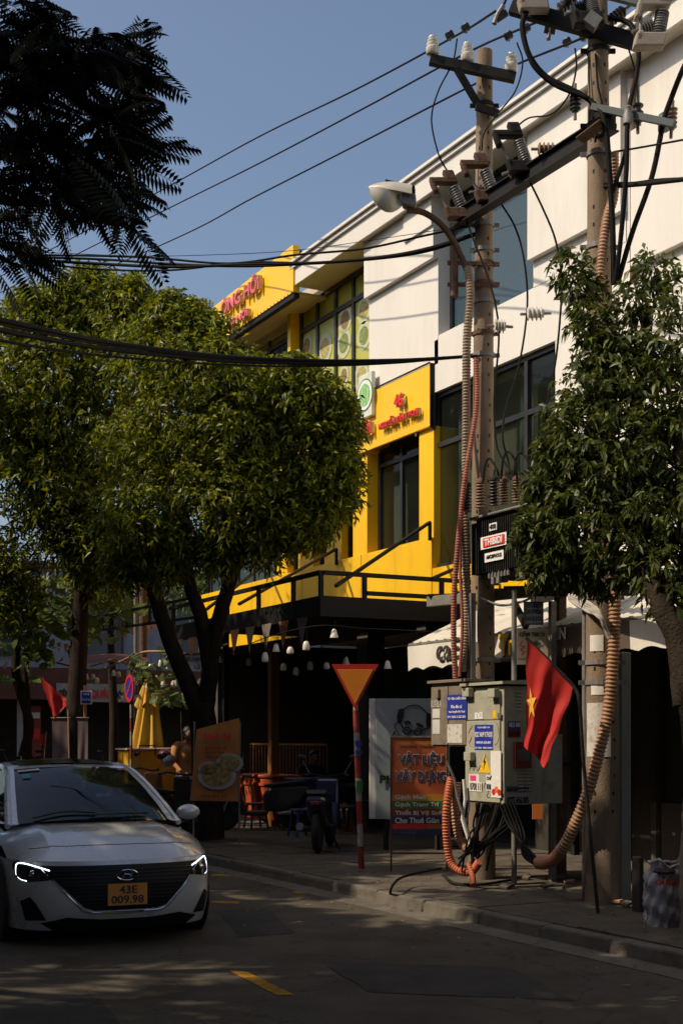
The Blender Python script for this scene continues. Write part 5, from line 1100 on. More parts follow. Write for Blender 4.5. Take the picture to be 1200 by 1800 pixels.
limbs(T3, BARK, [([V((9.8,-12.8,4.4)), V((8,-10,7.2)), V((7,-8,8.5))], .18, .05), ([V((9.8,-12.8,4.4)), V((12,-10,7.2)), V((13.5,-8,8.6))], .18, .05), ([V((9.8,-12.8,4.4)), V((9.5,-15.5,7.2)), V((9,-17,9))], .18, .05)])
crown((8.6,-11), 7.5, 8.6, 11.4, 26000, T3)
# broad leaved tree at far left, leaves one by one
def broadleaf():
    mb = []; n = 9; L = .42
    pr = [0, .10, .13, .19, .14, .21, .15, .17, .09, 0]; vs = []; fs = []
    for i, wd in enumerate(pr):
        x = L*i/9; vs += [(x, -wd, -.25*x*x/L+.04*(wd > .15)), (x, 0, -.25*x*x/L-.02), (x, wd, -.25*x*x/L+.04*(wd > .15))]
    for i in range(9): fs += [(3*i,3*i+3,3*i+4,3*i+1),(3*i+1,3*i+4,3*i+5,3*i+2)]
    return vs, fs
T4 = thing('broad_leaved_tree', 'tree with large lobed pale green leaves at the far left behind the trunks', 'tree', P(40, 1450, 27))
limbs(T4, BARK, [([V((T4.location.x, T4.location.y, .05)), P(50,1300,27), P(45,1180,27), P(60,1050,27)], .12, .05)], 'trunk')
vs, fs = broadleaf(); lm = bpy.data.meshes.new('leaf'); lm.from_pydata(vs, [], fs); lm.materials.append(LEAF_C)
rl = random.Random(9)
for k in range(230):
    u, v = rl.choice([(30,1090),(70,1060),(110,1040),(60,1130),(20,1150),(170,1060),(200,1050),(95,1100),(15,1050),(130,1090)]); u += rl.gauss(0,22); v += rl.gauss(0,26)
    o = bpy.data.objects.new('leaf', lm); COL.objects.link(o); o.parent = T4; o.location = P(u, v, 27+rl.gauss(0,.7))-T4.location
    o.rotation_euler = (rl.gauss(0,.5), rl.gauss(.1,.5), rl.uniform(0,6.28)); s = rl.uniform(.5,1.0); o.scale = (s,s,s)
T5 = thing('small_leaved_tree', 'bright feathery green tree beyond the trunks on the left', 'tree', P(200, 1430, 33))
limbs(T5, BARK, [([V((T5.location.x, T5.location.y, .05)), P(200,1250,33), P(195,1100,33), P(200,1000,33)], .14, .05)], 'trunk')
c5 = [clump(*a) for a in [(190,980,45,33),(225,1010,40,33),(165,1010,45,33),(205,1050,50,33),(240,1060,35,33),(150,1060,45,33),(235,975,22,33),(385,1010,30,36),(360,1030,30,36),(415,1005,30,36),(340,1040,35,36),(455,1000,25,36)]]
co, tr = twigleaves(c5, 260, .3, .10, .035, rngA, updir=.3); npmesh('foliage', co, tr, LEAF_D, T5, 'stuff')
# potted shrub with a few lit leaves
T6 = thing('potted_plant', 'bushy broad leaved plant among the light strings left of the yellow banner', 'plant', P(318, 1440, 24.5))
MB().lathe([(.12,0),(.2,.35),(.22,.35),(.22,.4),(.17,.4),(.1,.3)], V((T6.location.x, T6.location.y, .1)), n=14).build('pot', mat('clay_pot', (.25,.1,.05), .8), T6, smooth=50)
limbs(T6, BARK, [([V((T6.location.x, T6.location.y, .4)), P(322,1330,24.5), P(318,1230,24.5)], .035, .015)], 'stem')
for k in range(70):
    u, v = rl.choice([(315,1225),(330,1215),(285,1180),(270,1170),(300,1160),(250,1180),(290,1210)]); u += rl.gauss(0,12); v += rl.gauss(0,13)
    o = bpy.data.objects.new('leaf', lm); COL.objects.link(o); o.parent = T6; o.location = P(u, v, 24.5+rl.gauss(0,.4))-T6.location
    o.rotation_euler = (rl.gauss(0,.5), rl.gauss(.3,.5), rl.uniform(0,6.28)); s = rl.uniform(.35,.7); o.scale = (s,s,s)
# ---------------- car ----------------
def make_car():
    pc = CAM + CR*(-1.745) + CF*11.0; rz = radians(-2.6)*-1
    t = local(thing('parked_car', 'silver sedan with lit white running lights and orange number plate', 'car', (pc.x, pc.y, 0), 0)); t.name = 'silver_sedan'
    # local: +x is towards the viewer (front of the car at x=0, rear at x=-4.4), y across, z up
    t.rotation_euler = (0, 0, radians(-3.0)); DZ = .035; W = .865; R = .78; PWR = 2.7
    def plan(y, p=PWR): y = min(abs(y)/W, .9999); return R*(1-(1-y**p)**(1/p))
    def x0(z):
        ks = [(.17,.10),(.28,.03),(.42,.0),(.55,.0),(.66,.03),(.74,.09),(.80,.20)]
        for (a, b), (c, d) in zip(ks, ks[1:]):
            if z <= c: return b+(d-b)*max(0, (z-a))/(c-a)
        return ks[-1][1]
    def F(y, z): return -(x0(z+DZ) + plan(y))
    # lower body shell: rows of z, columns around the plan outline
    ny = 36; ys = []
    for i in range(-ny, ny+1):
        s = i/ny; ys.append(W*(abs(s)**.6)*(1 if s > 0 else -1)*.9999)
    zr_ = [z-DZ for z in (.17,.24,.33,.43,.53,.62,.69,.735)]
    def side_z(x): return .735 + .20*min(1, max(0, (-x-.7)/1.9))       # shoulder rises rearwards
    mb = MB(); vs = []; cols = [('f', y) for y in ys]
    rear = [-.95-.25*k for k in range(1, 13)]
    full = [('s', -W, x) for x in reversed(rear)] + cols + [('s', W, x) for x in rear]
    for k, z in enumerate(zr_):
        for c in full:
            bul = .028*sin(pi*min(1, (z+DZ-.17)/.6)) 
            if c[0] == 'f':
                y = c[1]; vs.append((F(y, z), y*(1+bul*.6), z))
            else:
                zt_ = z if k < len(zr_)-1 else side_z(c[2]); zt_ = z + (side_z(c[2])-.735+DZ)*(z+DZ-.17)/.565
                vs.append((c[2], c[1]*(1+bul*.6), zt_))
    nc = len(full); fs = [(j*nc+i, j*nc+i+1, (j+1)*nc+i+1, (j+1)*nc+i) for j in range(len(zr_)-1) for i in range(nc-1)]
    mb.add(vs, fs)
    mb.add([(-3.95,-W*.98,.17),(-3.95,W*.98,.17),(-4.35,W*.85,.5),(-4.35,-W*.85,.5),(-4.3,-W*.85,.98),(-4.3,W*.85,.98)], [(0,1,2,3),(3,2,5,4)])
    o = mb.build('body', CAR_P, t, smooth=60)
    # hood, a dome from the body outline up to the windscreen
    def hood(a, b):
        y = (a*2-1)*W*.995; xf = F(y*.97, .735-DZ)-.002; xb = -1.18 - .10*(1-(y/W)**2)*-1 - .0
        xb = -1.02 - .16*(abs(y)/W)**2; xb = min(xb, xf-.02)
        x = xf+(xb-xf)*b; h = .735-DZ + (.955-.735+DZ)*(1-(1-b)**1.9)*(1-.42*(abs(y)/W)**4) 
        h += .022*(1-(abs(y)/W)**2)*sin(pi*min(1,b*1.1))
        cr = .012*math.exp(-((abs(y)-.52)/.05)**2)*min(1, b*3)
        return V((x, y, h+cr))
    MB().grid(hood, 40, 18).build('bonnet', CAR_P, t, smooth=70)
    MB().tube([hood(.5+y/(2*W*.995), .22)+V((0,0,.001)) for y in np.linspace(-.70,.70,31)], .003, 5).build('bonnet_seam', BLKP, t)
    for s_ in (-1, 1):
        MB().tube([(F(y, z)-.0+.001, y*1.012, z) for y, z in [(s_*.835,.56),(s_*.842,.50),(s_*.85,.42),(s_*.855,.36)]], .003, 5).build('bumper_seam', BLKP, t)
    # shoulder fill between hood back and cabin + sides
    for s in (-1, 1):
        def sh(a, b):
            x = -.98-a*3.3; z1 = side_z(x)+.0; return V((x, s*(W*1.012-b*.16), z1+b*(.055 if x > -3.6 else .03)))
        MB().grid(sh, 14, 3).build('shoulder', CAR_P, t, smooth=70)
    MB().add([(-3.45,-.70,1.0),(-3.45,.70,1.0),(-4.3,.74,.985),(-4.3,-.74,.985)], [(0,1,2,3)]).build('boot_lid', CAR_P, t)
    MB().box(-4.2, -.5, -.80, .80, .18, .6).build('chassis', BLKP, t)
    # cabin profile: windscreen, roof, rear screen
    def cab(x):
        ks = [(-1.05,.945,.735),(-1.30,1.085,.695),(-1.60,1.235,.645),(-1.92,1.370,.585),(-2.10,1.420,.56),(-2.5,1.455,.555),(-3.0,1.445,.55),(-3.35,1.39,.55),(-3.75,1.20,.60),(-4.0,1.02,.66)]
        for a, b in zip(ks, ks[1:]):
            if x >= b[0]: f = (x-a[0])/(b[0]-a[0]); return a[1]+(b[1]-a[1])*f, a[2]+(b[2]-a[2])*f
        return ks[-1][1:]
    def top(a, b, x0_, x1_, yy=1.0, off=0):
        x = x0_+(x1_-x0_)*b; z, hw = cab(x); y = (a*2-1)*hw*yy; return V((x - .10*(1-(2*a-1)**2)*-1*(1 if x > -2.2 else 0), y, z + .035*(1-(2*a-1)**2)+off))
    MB().grid(lambda a, b: top(a, b, -2.02, -3.42), 16, 12).build('roof', CAR_P, t, smooth=60)
    MB().grid(lambda a, b: top(a, b, -2.10, -3.2, .86, .010), 12, 8).build('sunroof', mat('sunroof_black', (.01,.01,.012), .1), t, smooth=60)
    WS = glassmat('windscreen_glass', (.006,.010,.012), .72, .02)
    MB().grid(lambda a, b: top(a, b, -1.06, -1.975, .935, .002), 20, 10).build('windscreen', WS, t, smooth=60)
    MB().grid(lambda a, b: top(a, b, -3.42, -3.98, .93, .002), 12, 6).build('rear_screen', WS, t, smooth=60)
    for s in (-1, 1):
        def pil(a, b):
            x = -.98+(-2.04+.98)*b; z, hw = cab(min(x,-1.05)); y = s*hw*(1.05-.125*a) ; e = (1-.125*a-.0)
            u_ = (1.03-.11*a); zz_ = z+.035*(1-min(1,u_)**2); return V((x + .10*(1-min(1,u_)**2), s*hw*u_, zz_+.006-.02*(a < .1)))
        MB().grid(pil, 4, 12).build('pillar', CAR_P, t, smooth=70)
        q = [(-1.10,.955,.745),(-1.62,1.22,.67),(-2.02,1.375,.60),(-2.6,1.405,.585),(-3.2,1.385,.585),(-3.7,1.15,.64),(-3.85,1.03,.68),(-2.6,.985,.79),(-1.6,.93,.80)]
        MB().poly([(x, s*y, z) for x, z, y in (q if s > 0 else q[::-1])]).build('side_window', WS, t)
        MB().tube(smoothpath([(x, s*(y+.006), z+.0) for x, z, y in [(-1.02,.935,.76),(-1.62,1.245,.655),(-2.04,1.395,.59),(-2.6,1.43,.57),(-3.25,1.40,.575),(-3.8,1.14,.64)]], 5), .026, 8).build('roof_rail', CAR_P, t, smooth=True)
        # mirror
        m = V((-1.42, s*.985, 1.005)); MB().ball((0,0,0), .07, .115, .072, 16, 10).build('mirror', CAR_P, t, smooth=True).location = m
        MB().bar((-1.46, s*.80, .965), (-1.44, s*.93, .985), .05, .03).build('mirror_arm', PLAS, t)
    # front details hug the body surface
    def patch(polys, off, m, nm, fine=.03, mirror=False, sub=None, lab=None):
        polys = [(y, z-DZ) for y, z in polys]
        for s in ((1,-1) if mirror else (1,)):
            bm = bmesh.new(); vv = [bm.verts.new((0, y*s, z)) for y, z in polys]; bm.faces.new(vv if s > 0 else vv[::-1])
            ylo, yhi = min(y for y, z in polys)*s, max(y for y, z in polys)*s; ylo, yhi = min(ylo,yhi), max(ylo,yhi)
            k = ylo+fine
            while k < yhi: bmesh.ops.bisect_plane(bm, geom=bm.verts[:]+bm.edges[:]+bm.faces[:], plane_co=(0,k,0), plane_no=(0,1,0)); k += fine
            k = min(z for y, z in polys)+fine
            while k < max(z for y, z in polys): bmesh.ops.bisect_plane(bm, geom=bm.verts[:]+bm.edges[:]+bm.faces[:], plane_co=(0,0,k), plane_no=(0,0,1)); k += fine
            for v in bm.verts:
                bul = 1+.028*.6*sin(pi*min(1, max(0, v.co.z+DZ-.17)/.6)); v.co.x = F(v.co.y/bul, v.co.z)+off
            vs = [tuple(v.co) for v in bm.verts]; bm.verts.index_update(); fs = [tuple(v.index for v in f.verts) for f in bm.faces]; bm.free()
            M_ = MB(); M_.add(vs, fs); M_.build(nm, m, sub or t, smooth=60)
    GR = mat('grille_black', (.008,.008,.009), .5, var=.2, spec=.2)
    patch([(-.66,.70),(.66,.70),(.60,.62),(.34,.36),(.26,.335),(-.26,.335),(-.34,.36),(-.60,.62)], .006, GR, 'grille')
    mb = MB()
    for k in range(11):
        z = .37+.029*k; hw = min(.58, .27+(z-.345)*1.15); ys_ = np.linspace(-hw, hw, 20); z -= DZ; mb.tube([(F(y, z)+.010, y, z) for y in ys_], .004, 4)
    mb.build('grille_bars', mat('grille_bar', (.014,.014,.015), .4, spec=.3), t, kind='stuff')
    MB().tube([(F(y, z-DZ)+.012, y, z-DZ) for y, z in [(-.66,.67),(-.50,.50),(-.35,.345),(-.27,.32),(0,.315),(.27,.32),(.35,.345),(.50,.50),(.66,.67)]], .009, 8).build('grille_trim', CHROME, t, smooth=True)
    patch([(-.56,.17),(.56,.17),(.66,.235),(.47,.285),(.20,.262),(-.20,.262),(-.47,.285),(-.66,.235)], .006, GR, 'lower_intake')
    patch([(.62,.26),(.76,.25),(.80,.41),(.74,.45),(.70,.40)], .005, GR, 'fog_recess', mirror=True)
    HL = mat('headlamp_dark', (.02,.022,.025), .08, coat=1., spec=.8)
    patch([(.50,.61),(.56,.665),(.80,.735),(.835,.70),(.825,.60),(.77,.565),(.62,.585)], .004, HL, 'headlamp', mirror=True, fine=.02)
    DRL = emis('running_light', (.80,.90,1.), 3.0)
    for s in (-1, 1):
        pts = [(.60,.664),(.68,.69),(.765,.713),(.805,.705),(.815,.66),(.812,.615),(.79,.585),(.755,.575)]
        MB().tube(smoothpath([(F(s*y, z-DZ)+.014, s*y, z-DZ) for y, z in pts], 4), .0058, 8).build('running_light', DRL, t, smooth=True)
        MB().ball((F(s*.70,.635)-.002, s*.70, .635-DZ), .02, .045, .03, 12, 8).build('projector', CHROME, t, smooth=True)
        MB().ball((F(s*.60,.62)-.002, s*.60, .622-DZ), .015, .025, .018, 10, 6).build('projector', CHROME, t, smooth=True)
    # plate
    PLT = mat('plate_orange', (.55,.22,.03), .5, var=.05)
    MB().box(.012, .022, -.165, .165, .34, .515).build('number_plate', PLT, t, bevel=.003)
    text('43E', t, V((.024, -.07, .435)), EY, EZ, .15, .065, BLKP, depth=.003, bold=.015); text('009.98', t, V((.024, -.135, .356)), EY, EZ, .27, .065, BLKP, depth=.003, bold=.015)
    MB().tube([(.014, .088*cos(a), .585+.042*sin(a)) for a in np.linspace(0, 2*pi, 33)], .005, 6).build('emblem', CHROME, t, smooth=True)
    for pth in ([(-.040,-.024),(-.018,.024)], [(.022,-.024),(.044,.024)], [(-.028,.004),(.0,.004),(.03,-.002)]):
        MB().tube([(.014, a, .585+b) for a, b in pth], .006, 6).build('emblem_stroke', CHROME, t, smooth=True)
    # wheels
    for x in (-.86, -3.44):
        for s in (-1, 1):
            MB().lathe([(.345,-.01),(.36,0),(.36,.012),(.345,.02)], (x, s*(W+.002), .33), (0,s,0), 28).build('wheel_arch', BLKP, t)
            wh = MB().lathe([(.20,-.20),(.29,-.20),(.312,-.17),(.318,-.10),(.312,-.03),(.29,0),(.215,0),(.20,-.02)], (x, s*(W+.012), .318), (0,s,0), 32).build('wheel', TYRE, t, smooth=50)
            rm = MB().lathe([(.20,-.04),(.21,-.0),(.195,-.012),(.17,-.05),(.05,-.045),(.05,-.01),(.02,-.005)], (x, s*(W+.012), .318), (0,s,0), 28).build('rim', RIM, wh, smooth=50)
            mb = MB()
            for k in range(10):
                a = 2*pi*k/10; mb.bar((x+.04*cos(a), s*(W+.005), .318+.04*sin(a)), (x+.195*cos(a+.1), s*(W+.004), .318+.195*sin(a+.1)), .022, .02, up=(0,1,0))
            mb.build('spokes', RIM, wh)
    # stickers on the windscreen, wipers, interior
    def onws(a, b, off=.012): return top(a, b, -1.06, -1.975, .935, off)
    def wst(a0, a1, b0, b1, m, nm):
        MB().grid(lambda i, j: onws(a0+(a1-a0)*i, b0+(b1-b0)*j), 3, 2).build(nm, m, t)
    wst(.04, .21, .93, .985, PAPER, 'windscreen_sticker'); wst(.07, .13, .77, .87, mat('teal_sticker', (.03,.22,.22), .5), 'windscreen_sticker')
    a = onws(.05, .935, .02); text('XE HỢP ĐỒNG', t, V(a), (onws(.2,.935)-onws(.05,.935)).normalized(), (onws(.1,.98)-onws(.1,.93)).normalized(), .155, .035, BLKP, depth=.001)
    for a0, a1 in ((.10,.50),(.45,.86)):
        MB().tube(smoothpath([onws(a0, .02, .03), onws((a0+a1)/2, .035+.05*(a0<.2), .03), onws(a1, .06, .025)], 5), .009, 6).build('wiper', BLKP, t)
    SEAT = mat('seat_fabric', (.06,.06,.06), .9)
    MB().box(-1.5, -1.15, -.66, .66, .80, .93).build('dashboard', PLAS, t, bevel=.03)
    for y in (-.36, .36):
        MB().box(-2.45, -2.3, y-.24, y+.24, .55, 1.12).build('seat', SEAT, t, bevel=.06); MB().box(-2.42, -2.32, y-.12, y+.12, 1.15, 1.33).build('headrest', SEAT, t, bevel=.04)
    MB().box(-3.45, -3.3, -.6, .6, .55, 1.15).build('rear_seat', SEAT, t, bevel=.05)
    MB().lathe([(.175,-.01),(.185,0),(.175,.01),(.165,0)], (-1.62, .36, .95), V((-.9,0,.35)), 24, caps=False).build('steering_wheel', PLAS, t, smooth=True)
    MB().box(-1.98, -1.95, -.11, .11, 1.26, 1.32).build('rear_view_mirror', PLAS, t, bevel=.01)
    return t
CARO = make_car()

# ---------------- people (skinned bodies) ----------------
def person(label, loc, rz, joints, edges, radii, mats, seated=False, hair=(.02,.015,.012)):
    t = local(thing('person', label, 'person', loc, rz))
    me = bpy.data.meshes.new('body'); names = list(joints); me.from_pydata([joints[n] for n in names], [(names.index(a), names.index(b)) for a, b in edges], [])
    o = bpy.data.objects.new('body', me); COL.objects.link(o); o.parent = t; bpy.context.view_layer.objects.active = o
    sk = o.modifiers.new('skin', 'SKIN'); 
    if not me.skin_vertices: 
        bm = bmesh.new(); bm.from_mesh(me); bm.verts.layers.skin.verify(); bm.to_mesh(me); bm.free()
    for i, n in enumerate(names): me.skin_vertices[0].data[i].radius = (radii[n], radii[n]*(.72 if n in ('pelvis','waist','chest') else 1)); me.skin_vertices[0].data[i].use_root = (n == 'pelvis')
    ss = o.modifiers.new('sub', 'SUBSURF'); ss.levels = 2; ss.render_levels = 2
    me.materials.append(mats[0])
    return t, o
SKINM = mat('skin', (.30,.17,.11), .55, var=.08); HAIR = mat('hair_black', (.012,.01,.01), .6)
def build_person(label, loc, rz, pose, shirt, pants):
    J = dict(pose); fw = V(J.pop('face')); R_ = dict(pelvis=.15, waist=.125, chest=.165, neck=.055, ls=.075, rs=.075, le=.045, re=.045, lw=.032, rw=.032, lh=.09, rh=.09, lk=.062, rk=.062, la=.042, ra=.042, lt=.035, rt=.035, lf=.03, rf=.03, head=.05)
    E = [('pelvis','waist'),('waist','chest'),('chest','neck'),('neck','head'),('chest','ls'),('ls','le'),('le','lw'),('chest','rs'),('rs','re'),('re','rw'),('pelvis','lh'),('lh','lk'),('lk','la'),('la','lt'),('pelvis','rh'),('rh','rk'),('rk','ra'),('ra','rt')]
    for f in ('lf','rf'): R_.pop(f)
    t, o = person(label, loc, rz, J, E, R_, [shirt])
    hd = V(J['head'])
    m = MB(); m.ball(hd+V((0,0,.09)), .078, .095, .12, 16, 12); h = m.build('head', SKINM, t, smooth=True)
    MB().ball(hd+V((0,0,.125))-fw*.02, .088, .102, .105, 16, 10).build('hair', HAIR, t, smooth=True)
    sd_ = fw.cross(EZ)
    MB().bar(hd+fw*.085+V((0,0,.09)), hd+fw*.115+V((0,0,.07)), .025, .035).build('nose', SKINM, t)
    for s in (-1,1):
        MB().ball(hd+sd_*s*.08+V((0,0,.085)), .018, .018, .03, 8, 6).build('ear', SKINM, t, smooth=True); MB().ball(hd+fw*.088+sd_*s*.032+V((0,0,.105)), .012, .012, .008, 8, 6).build('eye', HAIR, t, smooth=True)
    MB().bar(hd+fw*.092-sd_*.02+V((0,0,.03)), hd+fw*.092+sd_*.02+V((0,0,.03)), .01, .008).build('mouth', MARP, t)
    for w_, e_ in (('lw','le'),('rw','re')):
        a = V(J[w_]); d = (a-V(J[e_])).normalized(); m = MB(); m.obox(a+d*.045, d, d.cross(EZ) if abs(d.z) < .9 else EX, EZ if abs(d.z) < .9 else EY, .09, .075, .03)
        q = d.cross(EX if abs(d.x) < .8 else EY).normalized()
        for k in range(4): s = a+d*.08+q*(.03-.02*k); m.tube([s, s+d*.035, s+d*.06+V((0,0,-.012))], [.009,.008,.006], 6)
        m.tube([a+d*.03+q*.035, a+d*.06+q*.06, a+d*.085+q*.06], [.011,.009,.007], 6); m.build('hand', SKINM, t, smooth=60)
    pv, ch = V(J['pelvis']), V(J['chest']); dn = (pv-V(J['waist'])).normalized()
    MB().tube(smoothpath([pv+dn*.06, pv, V(J['waist']), ch-(ch-V(J['waist']))*.2, ch.lerp(V(J['neck']), .45), ch.lerp(V(J['neck']), .8)], 4), [.185,.19,.185,.18,.175,.172,.172,.175,.18,.185,.19,.195,.195,.19,.185,.175,.16,.13,.10,.08,.07], 18).build('shirt', shirt, t, smooth=60)
    # trousers over the hips and legs
    for l in 'lr':
        MB().tube(smoothpath([V(J['pelvis'])+(V(J[l+'h'])-V(J['pelvis']))*.6, V(J[l+'h']), (V(J[l+'h'])+V(J[l+'k']))/2, V(J[l+'k']), (V(J[l+'k'])+V(J[l+'a']))/2, V(J[l+'a'])], 4), [.13-.065*min(1, i/16) for i in range(21)], 12).build('trouser_leg', pants, t, smooth=60)
        MB().bar(V(J[l+'a'])+V((0,0,-.03)), V(J[l+'t'])+V((0,0,-.0)), .09, .06).build('shoe', BLKP, t, bevel=.02)
    for l in 'lr':
        MB().tube(smoothpath([V(J['chest']).lerp(V(J[l+'s']), .6), V(J[l+'s']), V(J[l+'s']).lerp(V(J[l+'e']), .75)], 4), [.085,.095,.098,.095,.09,.085,.08,.075,.07], 12).build('sleeve', shirt, t, smooth=60)
    return t
stand = dict(pelvis=(0,0,.95), waist=(0,.02,1.12), chest=(0,.0,1.34), neck=(0,-.05,1.51), head=(0,-.08,1.56), ls=(-.19,0,1.42), le=(-.27,-.02,1.14), lw=(-.22,-.22,.98), rs=(.19,0,1.42), re=(.25,-.02,1.14), rw=(.2,-.22,.98),
    lh=(-.09,0,.90), lk=(-.11,-.03,.50), la=(-.12,.02,.10), lt=(-.13,-.13,.05), rh=(.09,0,.90), rk=(.11,-.01,.50), ra=(.12,.04,.10), rt=(.13,-.11,.05), face=(0,-1,0))
sit = dict(pelvis=(0,0,.50), waist=(0,.02,.68), chest=(0,-.04,.92), neck=(0,-.12,1.09), head=(0,-.16,1.13), ls=(-.19,-.04,1.0), le=(-.25,-.18,.78), lw=(-.14,-.38,.82), rs=(.19,-.04,1.0), re=(.25,-.18,.78), rw=(.14,-.38,.82),
    lh=(-.1,-.08,.48), lk=(-.13,-.46,.50), la=(-.13,-.42,.10), lt=(-.13,-.57,.05), rh=(.1,-.08,.48), rk=(.13,-.46,.50), ra=(.13,-.42,.10), rt=(.13,-.57,.05), face=(0,-1,0))
PANT = mat('dark_trousers', (.02,.02,.025), .85)
q = P(327, 1450, 24.0)
build_person('person in a tan orange shirt standing beside the motorbikes left of the yellow banner', (q.x, q.y, .12), radians(100), stand, mat('tan_orange_shirt', (.46,.21,.07), .85, var=.1), PANT)
q = PY(545, 1400, 4.2)
build_person('person in dark clothes seated at a table under the black canopy', (q.x, 4.2, .12), pi/2, sit, mat('dark_shirt', (.012,.012,.016), .9), PANT)
q = P(905/1.0-300, 1400, 21)

# ---------------- motorbikes ----------------
def scooter(label, loc, rz, body, seatc=PLAS, group='motorbikes parked on the pavement'):
    t = local(thing('motorbike', label, 'motorbike', loc, rz, group))
    for x in (0, 1.25):
        w_ = MB().lathe([(.20,-.045),(.26,-.05),(.29,-.03),(.30,0),(.29,.03),(.26,.05),(.20,.045)], (x, 0, .30), (0,1,0), 24).build('wheel', TYRE, t, smooth=50)
        MB().lathe([(.20,-.03),(.205,0),(.20,.03),(.04,.035),(.04,-.035)], (x, 0, .30), (0,1,0), 20).build('rim', RIM, w_, smooth=50)
    fl = lambda pts, wd, nm, m, bv=.02: MB().prism([(x, -wd/2, z) for x, z in pts], (0, wd, 0)).build(nm, m, t, bevel=bv)
    fl([(.18,.30),(.10,.62),(.20,1.0),(.30,1.0),(.32,.65),(.42,.34),(.40,.26)], .34, 'leg_shield', body, .05)
    fl([(.38,.26),(.75,.26),(.78,.34),(.38,.34)], .30, 'footboard', PLAS)
    fl([(.70,.34),(.68,.62),(.78,.74),(1.45,.80),(1.52,.70),(1.30,.45),(1.0,.32)], .26, 'rear_cowl', body, .06)
    fl([(.70,.745),(.72,.80),(1.0,.83),(1.40,.88),(1.46,.82),(1.40,.80)], .27, 'seat', seatc, .03)
    fl([(-.22,.52),(-.05,.64),(.16,.62),(.10,.54),(-.05,.58),(-.18,.46)], .13, 'front_mudguard', body, .02)
    MB().bar((0,-.07,.30), (.20,-.07,.80), .035, .035).build('fork', STEEL, t); MB().bar((0,.07,.30), (.20,.07,.80), .035, .035).build('fork', STEEL, t)
    MB().ball((.14,0,.88), .07, .12, .10, 14, 10).build('headlamp', CHROME, t, smooth=True)
    MB().tube(smoothpath([(.42,-.34,1.04),(.32,-.24,1.06),(.24,0,1.02),(.32,.24,1.06),(.42,.34,1.04)], 5), .014, 8).build('handlebar', DSTEEL, t, smooth=True)
    for s in (-1,1):
        MB().tube([(.42,s*.34,1.04),(.34,s*.27,1.05)], .02, 8).build('grip', PLAS, t)
        MB().tube([(.32,s*.25,1.06),(.30,s*.33,1.20),(.30,s*.36,1.26)], .006, 6).build('mirror_stalk', STEEL, t)
        MB().ball((.30,s*.38,1.30), .015, .065, .042, 12, 8).build('mirror', PLAS, t, smooth=True)
    MB().box(1.50, 1.54, -.06, .06, .67, .72).build('tail_lamp', MARP, t, bevel=.01)
    MB().tube([(.95,-.16,.30),(1.30,-.19,.33),(1.55,-.20,.38)], [.03,.05,.055], 10).build('exhaust', STEEL, t, smooth=True)
    MB().bar((.85,.12,.30), (.95,.26,.02), .02, .02).build('stand', DSTEEL, t)
    return t
WB = mat('white_scooter', (.5,.5,.5), .3, coat=1, var=.03); RB = mat('red_scooter', (.35,.02,.02), .3, coat=1, var=.03); BB_ = mat('black_scooter', (.02,.02,.022), .3, coat=1); OB = mat('brown_scooter', (.22,.09,.03), .35, coat=1); BLB = mat('blue_scooter', (.010,.013,.045), .35, coat=1)
for (u, D, rz, m, l) in ((206, 27, radians(-10), WB, 'motorbike with white front shield behind the windscreen of the silver car'), (30, 29, radians(0), RB, 'motorbike with dark red body at the left edge above the car roof'), (-10, 27, radians(30), BB_, 'black motorbike cut by the left edge behind the car'),
    (288, 23.2, radians(-70), OB, 'brown motorbike just behind the right corner of the car roof'), (338, 20.6, radians(-50), BB_, 'black motorbike left of the orange food banner'), (392, 23.0, radians(60), BB_, 'black motorbike right of the orange food banner with raised mirror'),
    (580, 19.8, radians(-35), BLB, 'dark blue motorbike in shade behind the striped sign pole'), (85, 30, radians(20), BLB, 'dark blue motorbike behind the grey hanging banners')):
    q = P(u, 1450, D); q.z = .12 if q.y > 0 else 0; scooter(l, q, rz, m)
q = P(296, 1345, 23.6)
HM = thing('helmet', 'silver and pink helmet resting on the brown motorbike', 'helmet', P(296, 1336, 23.5))
MB().ball(P(296,1336,23.5), .13, .13, .12, 16, 10).build('shell', mat('silver_helmet', (.35,.33,.34), .25, coat=1), HM, smooth=True); MB().ball(P(290,1328,23.5), .12, .12, .11, 16, 10).build('stripe', mat('pink_helmet', (.4,.04,.09), .3, coat=1), HM, smooth=True)
# blue folded paper/plastic strip by the banner
t = thing('umbrella', 'closed pale blue umbrella leaning against the black motorbike', 'umbrella', P(350, 1400, 20.2))
MB().tube(pp([(363,1362,20.3),(352,1382,20.3),(336,1402,20.3)]), [.012,.035,.015], 8).build('canopy', mat('pale_blue_cloth', (.18,.25,.45), .7), t, smooth=True); MB().tube(pp([(336,1402,20.3),(330,1410,20.3)]), .008, 6).build('handle', PLAS, t)

# ---------------- parasol, signs, flags, bins ----------------
q = P(262, 1400, 25.5)
t = thing('parasol', 'closed yellow parasol with folded hanging cloth beside the round sign', 'parasol', (q.x, q.y, .1))
MB().tube([(q.x,q.y,.1),(q.x,q.y,3.0)], .02, 8).build('pole', STEEL, t)
YC_ = mat('yellow_parasol_cloth', (.62,.38,.05), .8, var=.1, scale=5)
tz = P(262,1196,25.5).z; bz = P(262,1338,25.5).z
def folds(a, b):
    an = 2*pi*a; r = (.05+.27*(b**.8))*(1+.28*sin(an*8+b*2))*(1-.1*b); lean = .02*b
    return V((q.x+r*cos(an)+.05*b, q.y+r*sin(an)-.06*b, tz-(tz-bz)*b*(1+.10*sin(an*3+1)*b)))
MB().grid(folds, 96, 16).build('canopy', YC_, t, smooth=80)
def folds2(a, b):
    an = 2*pi*a; r = (.06+.17*b)*(1+.25*sin(an*7)); return V((q.x+r*cos(an), q.y+r*sin(an), tz+.02-.5*b*(1+.15*sin(an*4))))
